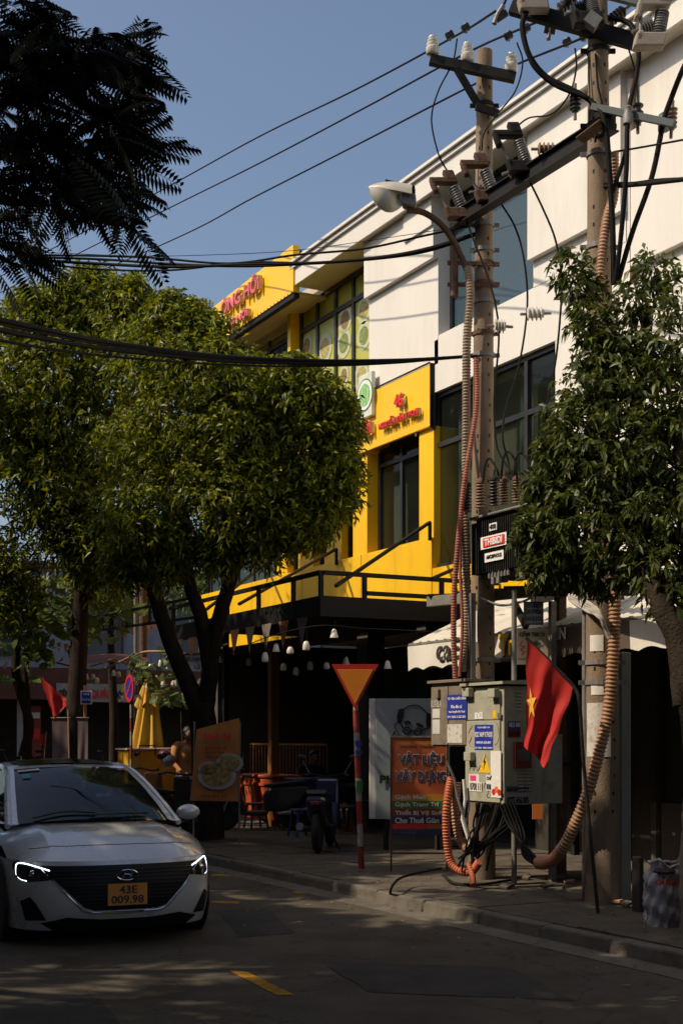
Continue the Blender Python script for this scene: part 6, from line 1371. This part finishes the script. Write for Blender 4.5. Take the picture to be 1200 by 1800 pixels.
MB().grid(folds2, 64, 5).build('vent_flap', YC_, t, smooth=80)
MB().lathe([(.02,0),(.03,.03),(.01,.08)], (q.x,q.y,tz+.05), n=8).build('finial', STEEL, t)
MB().box(q.x-.28, q.x+.28, q.y-.28, q.y+.28, .12, .22).build('base', CONC, t, bevel=.03)
q = P(262, 1345, 24.6); t = thing('food_cart', 'yellow box cart with black rail under the yellow parasol', 'cart', (q.x, q.y, .1))
z1 = P(262,1318,24.6).z
MB().box(q.x-.30, q.x+.30, q.y-.5, q.y+.5, .55, z1).build('box', mat('cart_yellow', (.66,.36,.02), .5), t, bevel=.03); MB().box(q.x-.33, q.x+.33, q.y-.53, q.y+.53, z1+.002, z1+.03).build('top', PAPER, t)
for a in (-.4, .4): MB().lathe([(.22,-.03),(.26,-.03),(.26,.03),(.22,.03),(.03,.03),(.03,-.03)], (q.x+.36, q.y+a, .38), (1,0,0), 20).build('wheel', TYRE, t)
MB().tube([(q.x+.34,q.y-.3,z1-.1),(q.x+.34,q.y-.3,z1+.08),(q.x+.34,q.y+.0,z1+.08),(q.x+.34,q.y+.0,z1-.1)], .012, 6).build('rail', BLK, t)
PRED = mat('weathered_red_paint', (.22,.02,.012), .7, var=.2, scale=14, stain=(.10,.07,.05), stain_amt=.7, stain_scale=12); PWHT = mat('weathered_white_paint', (.30,.28,.26), .7, var=.2, scale=14, stain=(.1,.09,.08), stain_amt=.7, stain_scale=12)
def striped_pole(t, base, top, r, n, first=0):
    for k in range(n):
        a = base.lerp(top, k/n); b = base.lerp(top, (k+1)/n); MB().tube([a, b], r, 12).build('pole_band', PRED if (k+first) % 2 == 0 else PWHT, t, smooth=True)
REDS = mat('sign_red', (.42,.02,.012), .4, var=.06); ORS = mat('sign_orange', (.62,.20,.015), .4, var=.06)
b = P(635, 1527, 16.2); b.z = .115; tp = P(625, 1245, 16.2)
t = thing('yield_sign', 'triangular give way sign with orange face and red border on striped pole', 'road sign', b)
MB().lathe([(.05,0),(.05,.01),(.04,.012)], b, n=12).build('base_plate', STEEL, t)
striped_pole(t, b+V((0,0,.01)), tp+V((0,0,-.02)), .036, 7)
def tri(cx, cy, D, hw, h, dep, m, nm):
    c = P(cx, cy, D)-CF*dep; pts = [c-CR*hw, c+CR*hw, c-EZ*h]; MB().prism([pts[0], pts[2], pts[1]], CF*.006).build(nm, m, t, bevel=.002)
tri(624, 1168, 16.1, .28, .54, 0.03, REDS, 'sign_plate'); tri(624, 1177, 16.1, .215, .415, .038, ORS, 'sign_face')
MB().tube([tp+V((0,0,-.03)), P(625,1175,16.15)], .03, 10).build('pole_top', PWHT, t)
for (v0, v1, m) in ((1302,1312,BLUE),(1318,1326,BLUE),(1372,1392,GRNP)):
    c = P(628+(v0-1245)*.03, (v0+v1)/2, 16.14); MB().lathe([(.039,-.001*(v1-v0)*3.4),(.039,.001*(v1-v0)*3.4)], c, n=14).build('sticker', m, t)
# building materials board
q0 = P(686, 1295, 16.0); q1 = P(785, 1295, 16.0); zb0 = P(735, 1470, 16.0).z; zt0 = q0.z
t = thing('advert_board', 'orange building materials advert board leaning by the cabinets', 'sign', P(735, 1527, 16.0))
def bd(u0, u1, v0, v1, m, off=.0, nm='print_band', D=16.0, th=.003):
    a = P(u0, v1, D)-CF*off; b_ = P(u1, v0, D)-CF*off; wd = (b_-a).dot(CR); hh = b_.z-a.z
    MB().prism([a, a+CR*wd, a+CR*wd+EZ*hh, a+EZ*hh], CF*th).build(nm, m, t)
def bt(s, u0, u1, v0, v1, m, off=.006, D=16.0, bold=.02, depth=.002):
    a = P(u0, v1, D)-CF*off; b_ = P(u1, v0, D)-CF*off; text(s, t, a, CR, EZ, (b_-a).dot(CR), b_.z-a.z, m, depth=depth, bold=bold)
ORB = mat('board_orange', (.45,.10,.03), .6, var=.08)
bd(687,785,1296,1468,ORB,0,'board',th=.02); bd(687,785,1396,1408,mat('board_ochre',(.5,.22,.02),.6),.004); bd(687,785,1408,1421,GRNP,.004); bd(687,785,1421,1435,MARP,.004); bd(687,785,1435,1448,NAVY,.004)
bd(687,750,1448,1457,REDP,.004); bd(687,785,1457,1468,NAVY,.0035)
for s, a in (('VẬT LIỆU',(699,779,1320,1348)),('XÂY DỰNG',(693,784,1350,1379))):
    bt(s, *a, PAPER, .002, bold=.05); bt(s, a[0]+1, a[1]-1, a[2]+1, a[3]-1, NAVY, .006, bold=.012)
bt('NHUNG THUẬN', 700, 760, 1303, 1313, mat('board_yellow',(.4,.22,.03),.6)); bt('Gạch Men', 694, 747, 1383+14, 1407, PAPER); bt('Gạch Trang Trí', 694, 771, 1410, 1420, PAPER); bt('Thiết Bị Vệ Sinh', 694, 778, 1423, 1434, PAPER); bt('Cho Thuê Giàn', 694, 771, 1437, 1447, PAPER)
bt('ĐC: 46 Nguyễn Văn Thoại', 692, 745, 1458, 1461, GINS, .008); bt('ĐT: 0374 442 227', 692, 730, 1462, 1465, GINS, .008)
for u in (687, 785):
    a = P(u, 1295, 16.0); MB().tube([V((a.x,a.y,.12)), a], .012, 8).build('leg', RUST, t)
MB().bar(P(687,1295,16.0), P(785,1295,16.0), .02, .02).build('frame_bar', STEEL, t); MB().bar(P(687,1500,16.0), P(785,1500,16.0), .02, .02).build('frame_bar', RUST, t)
# white lightbox sign with bald man line drawing
t = thing('standing_sign', 'tall pale grey lightbox sign with line drawing of a bald man in glasses', 'sign', P(700, 1480, 19))
SGF = mat('signbox_grey', (.26,.30,.32), .5, var=.06)
def sb_(off): return 19-0
a = P(660, 1440, 19); b_ = P(790, 1440, 19); zt_ = P(660, 1228, 19).z
MB().prism([a, a+CR*(b_-a).length, V((b_.x,b_.y,zt_)), V((a.x,a.y,zt_))], CF*.16).build('box', SGF, t, bevel=.006)
MB().prism([a-CR*.09+CF*.04, a+CF*.04-CR*.0, V((a.x,a.y,zt_))+CF*.04, V((a.x,a.y,zt_))-CR*.09+CF*.04], CF*.10).build('side_frame', WTRIM, t, bevel=.01)
for u in (670, 760): c = P(u, 1440, 19); MB().box(c.x-.03, c.x+.03, c.y+.05, c.y+.1, .12, c.z).build('leg', DSTEEL, t)
def line(pts, r=.007, fill=False):
    MB().tube(smoothpath([P(u, v, 18.98) for u, v in pts], 5), r, 6).build('drawing_line', BLKP, t)
line([(701,1268),(706,1250),(722,1240),(738,1242),(750,1254),(756,1266)], .008); 
MB().prism([P(u, v, 18.985) for u, v in [(700,1247),(697,1260),(698,1270),(704,1272),(708,1262),(710,1248),(706,1245)]][::-1], CF*.004).build('drawing_fill', BLKP, t); MB().prism([P(u, v, 18.985) for u, v in [(750,1252),(756,1255),(760,1275),(750,1282),(748,1268)]][::-1], CF*.004).build('drawing_fill', BLKP, t)
line([(698,1270),(693,1275),(696,1283),(700,1290),(702,1297)]); line([(710,1271),(717,1268),(722,1272)], .014); line([(731,1272),(738,1274),(743,1278)], .014)
for cx, cy in ((715,1284),(734,1286)): line([(cx+6.5*cos(a), cy+5.5*sin(a)) for a in np.linspace(0, 2*pi, 13)], .010)
line([(705,1274),(709,1281)], .009); line([(721,1284),(727,1283)], .009); line([(741,1283),(750,1280)], .009); line([(711,1285),(715,1282),(719,1285)], .006); line([(730,1287),(734,1284),(738,1287)], .006); line([(694,1285),(688,1296)], .009)
aa = P(667, 1377, 18.98); text('PHỐ', t, aa, CR, EZ, .36, .17, BLKP, depth=.004, bold=.05)
# no parking sign
b = P(231, 1360, 23.8); b.z = .12; t = thing('no_parking_sign', 'round blue no parking sign with red ring on thin striped pole', 'road sign', b)
tp = V((b.x, b.y, P(231,1190,23.8).z)); striped_pole(t, b, tp, .025, 11, 1)
c = P(229, 1210, 23.75); ax_ = (-CF*.45+CR*-.9).normalized()
MB().lathe([(.001,0),(.24,0),(.24,.012),(.001,.012)], c, ax_, 28).build('sign_disc', BLUE, t)
MB().lathe([(.19,.013),(.245,.013),(.245,.02),(.19,.02),(.19,.013)], c, ax_, 28, caps=False).build('red_ring', REDP, t)
s1 = ax_.cross(EZ).normalized(); MB().bar(c+ax_*.018-s1*.14+EZ*.14, c+ax_*.018+s1*.14-EZ*.14, .045, .008, up=ax_).build('diagonal_bar', REDP, t)
# flags
def flag(t, pts, nm='flag_cloth', nu=36, nv=26, amp=.03, fr=5):
    a, b, c, d = pts  # top-hoist, end-hoist, far corner of b, far corner of a
    def fn(i, j):
        p = a.lerp(b, i).lerp(d.lerp(c, i), j); return p + CF*amp*sin(i*fr*2+j*2)*(.3+j) + CR*amp*.5*sin(i*9+j*3)*j + CF*amp*.35*sin(i*23+j*7)*(.2+j) + CR*amp*.2*sin(j*17+i*5)
    return MB().grid(fn, nu, nv).build(nm, CHER, t, smooth=80)
t = thing('flag', 'large red flag with yellow star drooping beside the grey green cabinet', 'flag', P(1050, 1605, 12.3))
MB().tube(smoothpath(pp([(924,1121,12.5),(965,1163,12.45),(1008,1208,12.4),(1018,1240,12.35),(1024,1330,12.35),(1036,1460,12.3),(1050,1604,12.2)]), 6), .017, 8).build('flagpole', DSTEEL, t, smooth=True)
flag(t, [P(925,1123,12.46), P(1007,1208,12.4), P(958,1352,12.5), P(922,1310,12.55)], amp=.035)
def fp(i, j):
    a, b, c, d = [P(925,1123,12.46), P(1007,1208,12.4), P(958,1352,12.5), P(922,1310,12.55)]; p = a.lerp(b, i).lerp(d.lerp(c, i), j); return p + CF*.035*sin(i*10+j*2)*(.3+j) + CR*.0175*sin(i*9+j*3)*j - CF*.026
star = []
for k in range(10):
    r = 1.0 if k % 2 == 0 else .42; a = pi/2+k*pi/5+.2; star.append(V(fp(0.10+.19*r*cos(a)*.9+.06, .56+.16*r*sin(a))))
mb = MB(); cs = sum(star, V())/10; mb.add([cs]+star, [(0, 1+k, 1+(k+1) % 10) for k in range(10)]); mb.build('star', STAR, t)
t = thing('flag', 'smaller red flag hanging near the dark trunks on the left', 'flag', P(68, 1300, 23.5))
MB().tube(pp([(120,1420,23.4),(122,1330,23.45),(120,1236,23.5)]), .014, 8).build('flagpole', TAN, t); MB().tube(pp([(120,1236,23.5),(95,1264,23.5)]), .012, 6).build('cross_stick', TAN, t)
flag(t, [P(69,1188,23.5), P(117,1228,23.5), P(119,1240,23.5), P(94,1264,23.5)], amp=.03, nu=14, nv=10)
t = thing('flag', 'little red flag hanging low behind the hanging banners', 'flag', P(73, 1311, 26)); flag(t, [P(70,1293,26), P(82,1288,26), P(78,1310,26), P(71,1312,26)], amp=.01, nu=8, nv=6); MB().tube(pp([(82,1286,26),(76,1360,26)]), .01, 6).build('flagpole', TAN, t)
# hanging banners pair, blue sign, wooden post
MAUV = mat('mauve_cloth', (.17,.12,.13), .85, var=.1)
for (u0, u1, l) in ((92,122,'mauve grey cloth banner left of the dark trunk'), (137,155,'narrow mauve cloth banner right of the dark trunk')):
    a = P(u0, 1262, 23.9); b_ = P(u1, 1262, 23.9); zl = P(u0, 1335, 23.9).z-.9
    t = thing('banner', l, 'banner', V((a.x, a.y, zl)), 0, 'pair of mauve banners behind the car')
    MB().grid(lambda i, j: a.lerp(b_, i)+V((0,0,-(a.z-zl)*j))+CF*.02*sin(i*9+j*5)*j, 10, 12).build('cloth', MAUV, t, smooth=80); MB().tube([a-CR*.02, b_+CR*.02], .014, 8).build('rod', STEEL, t)
q = P(150, 1300, 24.2); MB().tube([V((q.x,q.y,.1)), V((q.x,q.y,P(150,1205,24.2).z))], .03, 8).build('banner_post', TAN, cat='post', label='pale thin post carrying the small blue sign', smooth=True)
t = thing('street_sign', 'small blue sign with white lines beside the dark trunk', 'sign', P(152, 1240, 24.1))
bd(142,162,1214,1238,WPAINT,0,'sign_plate',24.1,.02); bd(144,160,1216,1236,BLUE,.006,'sign_face',24.1); bt('CHỢ', 147, 158, 1218, 1223, WPAINT, .012, 24.1); bt('BẮC MỸ AN', 145, 159, 1226, 1232, WPAINT, .012, 24.1)
# orange food banner
t = thing('food_banner', 'orange and yellow food banner with noodle bowls standing before the tree', 'banner', P(380, 1440, 19.6))
ORN = mat('banner_orange', (.42,.16,.035), .7, var=.25, scale=1.5)
a = P(346, 1282, 19.6); b_ = P(421, 1262, 19.6); c = P(419, 1409, 19.6); d = P(334, 1407, 19.6)
MB().grid(lambda i, j: a.lerp(b_, i).lerp(d.lerp(c, i), j)+CF*.02*sin(i*6+j*3), 12, 12).build('cloth', ORN, t, smooth=80)
for u in (340, 420): MB().tube([V((P(u,1400,19.65).x, P(u,1400,19.65).y, .1)), P(u+2, 1268, 19.65)], .015, 8).build('pole', STEEL, t)
bt('NHÀ TA', 360, 408, 1286, 1300, REDP, .05, 19.6, .03); bt('MÌ QUẢNG', 358, 405, 1302, 1308, GRNP, .05, 19.6)
for k, s in enumerate(('Bún chả cá','Bún bò Huế','Bánh canh')): bt(s, 362, 398-k*3, 1311+k*8, 1317+k*8, MARP, .05, 19.6)
bt('0905 654 321', 352, 400, 1396, 1402, MARP, .05, 19.6)
for (cx, cy, r) in ((382,1364,.28),(404,1341,.2),(368,1352,.16)):
    for rr, m, off in ((r, mat('bowl_rim', (.30,.28,.27), .5), .05), (r*.75, FOOD[0], .056)):
        c = P(cx, cy, 19.6)-CF*off; MB().prism([c+CR*rr*cos(x)+EZ*rr*.7*sin(x) for x in np.linspace(2*pi, 0, 24, endpoint=False)], CF*.003).build('bowl_print', m, t)
q = P(368, 1440, 23.5); MB().lathe([(.22,0),(.22,.28),(.20,.36),(.1,.38)], (q.x, q.y, .1), n=20).build('concrete_bollard', KERB, cat='bollard', label='short grey concrete block under the orange food banner', smooth=50)
# wheelie bins
def bin_(label, u, Y, m, w_=.55, h=.98, D=None):
    c = P(u, 1440, D) if D else PY(u, 1440, Y); x, y = c.x, c.y; t = thing('wheelie_bin', label, 'bin', (x, y, .12), 0, 'wheelie bins under the canopy')
    a, b = w_/2, w_/2*.82
    MB().add([(x-b,y-b,.22),(x+b,y-b,.22),(x+b,y+b,.22),(x-b,y+b,.22),(x-a,y-a,h),(x+a,y-a,h),(x+a,y+a,h),(x-a,y+a,h)], [(0,3,2,1),(4,5,6,7),(0,1,5,4),(1,2,6,5),(2,3,7,6),(3,0,4,7)]).build('body', m, t, bevel=.03)
    MB().box(x-a-.03, x+a+.03, y-a-.03, y+a+.05, h+.003, h+.06).build('lid', m, t, bevel=.025); MB().box(x-a-.02, x+a+.02, y-a-.015, y+a+.015, h-.14, h-.09).build('rim', m, t)
    for s in (-1, 1): MB().lathe([(.10,-.03),(.11,0),(.10,.03)], (x+s*(b), y+b*.9, .23), (1,0,0), 16).build('wheel', TYRE, t)
    MB().tube([(x-a+.06,y+a+.05,h+.0),(x-a+.06,y+a+.1,h+.04),(x+a-.06,y+a+.1,h+.04),(x+a-.06,y+a+.05,h)], .016, 6).build('handle', PLAS, t)
    return t
OBN = mat('bin_orange', (.42,.075,.02), .5, var=.08); BBN = mat('bin_blue', (.012,.02,.14), .5)
bin_('orange wheelie bin with stencilled mark nearest the blue one', 491, 0, OBN, .54, .98, 24.2); bin_('orange wheelie bin half hidden behind its twin', 459, 0, OBN, .52, .98, 25.0); bin_('dark blue wheelie bin behind the dark motorbike', 552, 0, BBN, .75, .95, 23.4)
# sack beside the right tree
q = P(1166, 1628, 11.3); t = thing('sack', 'white woven sack printed in red standing by the tree trunk', 'sack', (q.x, q.y, .12))
SK = mat('woven_sack', (.42,.40,.42), .8, var=.2, scale=14, bump=.5, bscale=60, stain=(.1,.1,.12), stain_amt=.6, stain_scale=7)
zt_ = P(1166,1518,11.3).z
def sk_(a, b):
    an = 2*pi*a; wr = .012*sin(an*7+b*9)+.010*sin(an*11-b*14)+.012*sin(b*19+an*2)
    r = .140*(1+.10*sin(an*2+1)+.06*sin(an*3+b*5))*(.90+.16*sin(pi*min(1,b*1.05))-.10*max(0,b-.8)*5) + wr
    return V((q.x, q.y, .12)) + CR*(r*cos(an)*1.08+.02*b) + CF*r*.75*sin(an) + EZ*((zt_-.12)*(b+(.05*sin(an*2+.5)+.035*sin(an*5))*b*b))
MB().grid(sk_, 72, 30).build('bag', SK, t, smooth=80)
MB().tube([sk_(i/30, .995)+V((0,0,.005)) for i in range(31)], .014, 6).build('rolled_rim', SK, t, smooth=True)
MB().ball(V((q.x, q.y, zt_-.06)), .12, .12, .05, 12, 6).build('contents', DIRT, t)
def stx(s, u0, u1, v0, v1, m):
    a = P(u0, v1, 11.13); text(s, t, a-CF*.02, CR, EZ, (u1-u0)/FPX*11.1, (v1-v0)/FPX*11.1, m, depth=.003, bold=.03)
stx('KIM NGƯU', 1150, 1196, 1543, 1556, REDP); stx('LÚA GẠO', 1158, 1190, 1535, 1540, GINS)
# dark metal crate debris behind the sack
q = P(1118, 1570, 12.3); MB().box(q.x-.05, q.x+.07, q.y-.02, q.y+.03, .1, .62).build('stone_slab', mat('dark_stone', (.03,.027,.024), .9), cat='slab', label='dark stone slab standing between the concrete post and the sack', bevel=.015)
# orange board piece under the cabinet
q = P(935, 1440, 17.0); MB().prism([q, q+CR*.13, q+CR*.13+EZ*.34, q+EZ*.34], CF*.02).build('orange_panel', ORGP, cat='panel', label='small bright orange panel glimpsed under the grey green cabinet')
# small notices under the platform
t = thing('notice_board', 'cream notice with red curl and black lettering behind the flag', 'sign', P(934, 1160, 15.0))
bd(908,962,1104,1168,mat('notice_cream',(.55,.48,.36),.7),0,'board',15.0,.02); bt('CẤM TBEO!', 912, 956, 1108, 1119, BLKP, .008, 15.0, .05); bt('HIÊN', 934, 950, 1126, 1134, BLKP, .006, 15.0); bt('NGUY HIỂM', 911, 940, 1155, 1160, BLKP, .006, 15.0)
MB().tube(smoothpath([P(u, v, 14.98) for u, v in [(918,1126),(914,1134),(921,1137),(915,1142),(920,1147),(916,1152)]], 5), .006, 6).build('red_curl', REDP, t)
# posters on the right pole
for (u0, u1, v0, v1, D, m) in ((1030,1044,1118,1145,12.78,PAPER),(1032,1050,1240,1330,12.78,PEEL),(1033,1044,1205,1222,12.78,PAPER)):
    pass
# ---------------- posters on the right pole (curved paper) ----------------
def wrap_poster(par, at, rf, z0, z1, a0, a1, m):
    mb = MB(); n = 8
    def fn(i, j):
        z = z0+(z1-z0)*j; an = a0+(a1-a0)*i; d = (-CF*cos(an)+CR*sin(an)); return at(z)+d*(rf(z)+.004)
    return mb.grid(fn, n, 3).build('poster', m, par, smooth=80)
Zc = lambda v: 1.7+(HZ-v)/FPX*13.0
wrap_poster(p2_, at2, rr2, Zc(1330), Zc(1236), -1.3, .3, PEEL); wrap_poster(p2_, at2, rr2, Zc(1146), Zc(1118), -1.0, -.1, PAPER); wrap_poster(p2_, at2, rr2, Zc(1222), Zc(1204), -.9, -.1, PAPER)
Zd = lambda v: 1.7+(HZ-v)/FPX*15.2
wrap_poster(p1, at1, rr1, Zd(1130), Zd(1075), -1.2, -.5, PAPER)

# ---------------- background behind the left trees ----------------
XB_ = -34.0
FARW = mat('far_wall_grey', (.24,.27,.30), .85, var=.12, scale=1, stain=(.15,.15,.15), stain_amt=.4); BRN = mat('far_brown_roof', (.10,.035,.02), .8, var=.2)
def X_(u, v): return PXX(u, v, XB_)
def tb(name, m, u0, u1, v0, v1, d0=0, d1=.3, par=None, **k):
    a = X_(u0, v1); b = X_(u1, v0); return MB().box(XB_-d1, XB_-d0, a.y, b.y, a.z, b.z).build(name, m, par, **k)
SH = thing('shop_building', 'low grey shop building closing the view behind the trees at left', 'building', (XB_-4, 6, 0))
MB().box(XB_-9, XB_-2.5, -4, 22, 0, 7.3).build('wall', FARW, SH)
MB().box(XB_-9.2, XB_-2.3, -4.2, 22.2, 7.303, 7.5).build('roof', DWALL, SH)
MB().box(XB_-2.5, XB_-.2, -4, 22, 3.4, 3.55).build('canopy_roof', BRN, SH); MB().box(XB_-.2, XB_-.1, -4, 22, 2.9, 3.9).build('canopy_fascia', BRN, SH)
for y in np.arange(-3.5, 22, 3.0): MB().box(XB_-.9, XB_-.75, y-.08, y+.08, .1, 3.4).build('pillar', DWALL, SH)
for y in np.arange(-3, 21, 3.0):
    f = MB().box(XB_-2.49, XB_-2.44, y+.4, y+1.9, 4.4, 6.2).build('window', FRM, SH); MB().box(XB_-2.438, XB_-2.43, y+.5, y+1.8, 4.5, 6.1).build('pane', GLASSB, f)
MB().box(XB_-9, XB_-2.44, -4, 22, 0.1, 3.4).build('shopfront', DARK, SH)
for k in range(9): MB().box(XB_-2.44, XB_-2.40, 9.2, 12.2, 6.2+k*.11, 6.26+k*.11).build('brick_course', KERB, SH)
t = thing('shop_sign', 'pale shop sign with red lettering under the far brown canopy', 'sign', X_(200, 1225))
def xb(u0, u1, v0, v1, m, off, nm): a = X_(u0, v1); b = X_(u1, v0); MB().box(XB_-.05+off, XB_-.04+off, a.y, b.y, a.z, b.z).build(nm, m, t)
xb(100,232,1203,1233,mat('faded_sign',(.30,.27,.24),.7),0,'sign_panel')
def xt(s, u0, u1, v0, v1, m): a = X_(u0, v1); b = X_(u1, v0); text(s, t, V((XB_-.03, a.y, a.z)), EY, EZ, b.y-a.y, b.z-a.z, m, depth=.01, bold=.04)
xt('ÌNH QUÁN', 130, 200, 1209, 1229, REDP); xt('ĐÔI', 203, 216, 1213, 1228, BLKP); xt('TIỆM', 104, 122, 1210, 1226, BLKP)
t = thing('poster_board', 'dark red poster board at the back of the left shop', 'poster', X_(65, 1290)); xb(58,82,1240,1330,MARP,-.6,'panel'); xb(60,80,1252,1262,PAPER,-.58,'strip'); xb(60,80,1280,1300,REDP,-.58,'strip')
t = thing('white_column', 'pale upright panel left of the dark red poster', 'panel', X_(48, 1300)); xb(38,57,1205,1340,mat('pale_panel',(.3,.3,.28),.8),-.5,'panel')
# red awning cloth between the trees
t = thing('red_awning', 'dark red cloth awning with pale edge behind the left trunks', 'awning', P(200, 1170, 28))
MB().grid(lambda i, j: P(150+110*i, 1166-5*sin(pi*i)+ -14*j + 4*i, 28+3*j)+V((0,0,.0)), 12, 4).build('cloth', mat('dark_red_cloth', (.06,.008,.007), .85), t, smooth=80)
MB().tube([P(158,1172,28), P(200,1158,28), P(250,1178,28)], .02, 6).build('edge', TAN, t)
# rusty drain pole and utility pole in the far side street
q = P(252, 1200, 31); MB().tube([V((q.x,q.y,0)), V((q.x,q.y,7.0))], .09, 12).build('rusty_pole', RUST, cat='pole', label='rust coloured pole between the trunks on the left', smooth=True)
q = P(239, 1200, 31.5); MB().tube([V((q.x,q.y,0)), V((q.x,q.y,7.6))], .05, 12).build('grey_pole', STEEL, cat='pole', label='thin grey pole left of the rust coloured one', smooth=True)
for v in (1010, 1035, 1048): MB().bar(P(232,v,31), P(262,v-2,31), .05, .05).build('crossbar', DSTEEL, cat='bar', label='short dark bar fixed across the rusty and grey poles', group='bars on the far poles')
# rail frame of a neighbouring canopy
t = thing('canopy_frame', 'dark railing frame of the next canopy beyond the yellow building', 'canopy', P(200, 1130, 29))
for v0, v1 in ((1098,1050),(1118,1085)): MB().bar(P(100,v0,30), P(345,v1,26.5), .05, .05).build('rail', BLK, t)
for f in np.linspace(0, 1, 7): MB().bar(P(100+245*f,1120-38*f,30-3.5*f), P(100+245*f,1096-48*f,30-3.5*f), .04, .04).build('upright', BLK, t)
for k, (u, v) in enumerate(((100,1130),(112,1132),(205,1112),(218,1106),(228,1100),(258,1098),(268,1094),(300,1092))):
    MB().prism([P(u,v,29), P(u+8,v-1,29), P(u+4,v+17,29)], CF*.005).build('pennant', PEN[1], t)
# trees in the haze beyond
rngT = np.random.default_rng(5)
for k, (X, Y, h) in enumerate(((-48,-3,8),(-50,4,9),(-46,-10,9),(-52,12,9),(-52,20,8))):
    t = thing('far_tree', ['round far tree beyond the low grey shop building', 'tall far tree behind the grey shop roof', 'far tree at the left over the street', 'far tree right of the grey shop roof', 'far tree hidden mostly by the yellow building'][k], 'tree', (X, Y, 0))
    limbs(t, BARK, [([V((X,Y,0)), V((X+.2,Y,h*.3)), V((X,Y+.2,h*.6))], .25, .12)], 'trunk')
    cl = [(V((X+rngT.normal()*1.6, Y+rngT.normal()*1.8, h*.6+rngT.normal()*1.0)), 1.4, 1) for _ in range(7)]
    co, tr = twigleaves(cl, 160, .5, .28, .1, rngT); npmesh('crown', co, tr, LEAF_D, t, 'stuff')
t = thing('neighbour_building', 'grey rendered building next door beyond the right edge', 'building', (24, 10, 0)); MB().box(10.3, 40, 4.9, 18, 0, 14).build('wall', FARW, t)  # out of view, added to block sky light on the right
for z in (1, 5, 9):
    for x in np.arange(11, 38, 3.2):
        f = MB().box(x, x+1.6, 4.84, 4.89, z, z+1.9).build('window', FRM, t); MB().box(x+.08, x+1.52, 4.82, 4.835, z+.08, z+1.82).build('pane', GLASSB, f)
# the other side of the street, seen in the reflections
for k, (xa, xb_, h, m, l) in enumerate(((-62,-38,15,FARW,'grey terrace across the street'),(-37,-14,15.5,mat('ochre_render',(.35,.27,.16),.8),'ochre terrace across the street'),(-13,8,10.8,mat('pink_render',(.33,.24,.2),.8),'faded pink terrace across the street'),(9,34,15,FARW,'blue grey terrace across the street behind the viewer'))):
    t = thing('terrace_building', l, 'building', ((xa+xb_)/2, -20, 0)); MB().box(xa, xb_, -26, -17, 0, h).build('wall', m, t); MB().box(xa-.2, xb_+.2, -26.2, -16.7, h+.003, h+.3).build('roof', DWALL, t)
    for z in (1.0, 4.2) + ((7.0,) if h > 9 else ()):
        for x in np.arange(xa+1.2, xb_-2, 3.2):
            f = MB().box(x, x+1.6, -16.99, -16.93, z, z+1.7).build('window', FRM, t); MB().box(x+.08, x+1.52, -16.92, -16.91, z+.08, z+1.62).build('pane', GLASSB, f)
for o in bpy.data.objects:
    if '_l' in o: del o['_l']
if '_x' in SC: del SC['_x']
for m_ in bpy.data.meshes:
    if m_.users == 0: bpy.data.meshes.remove(m_)
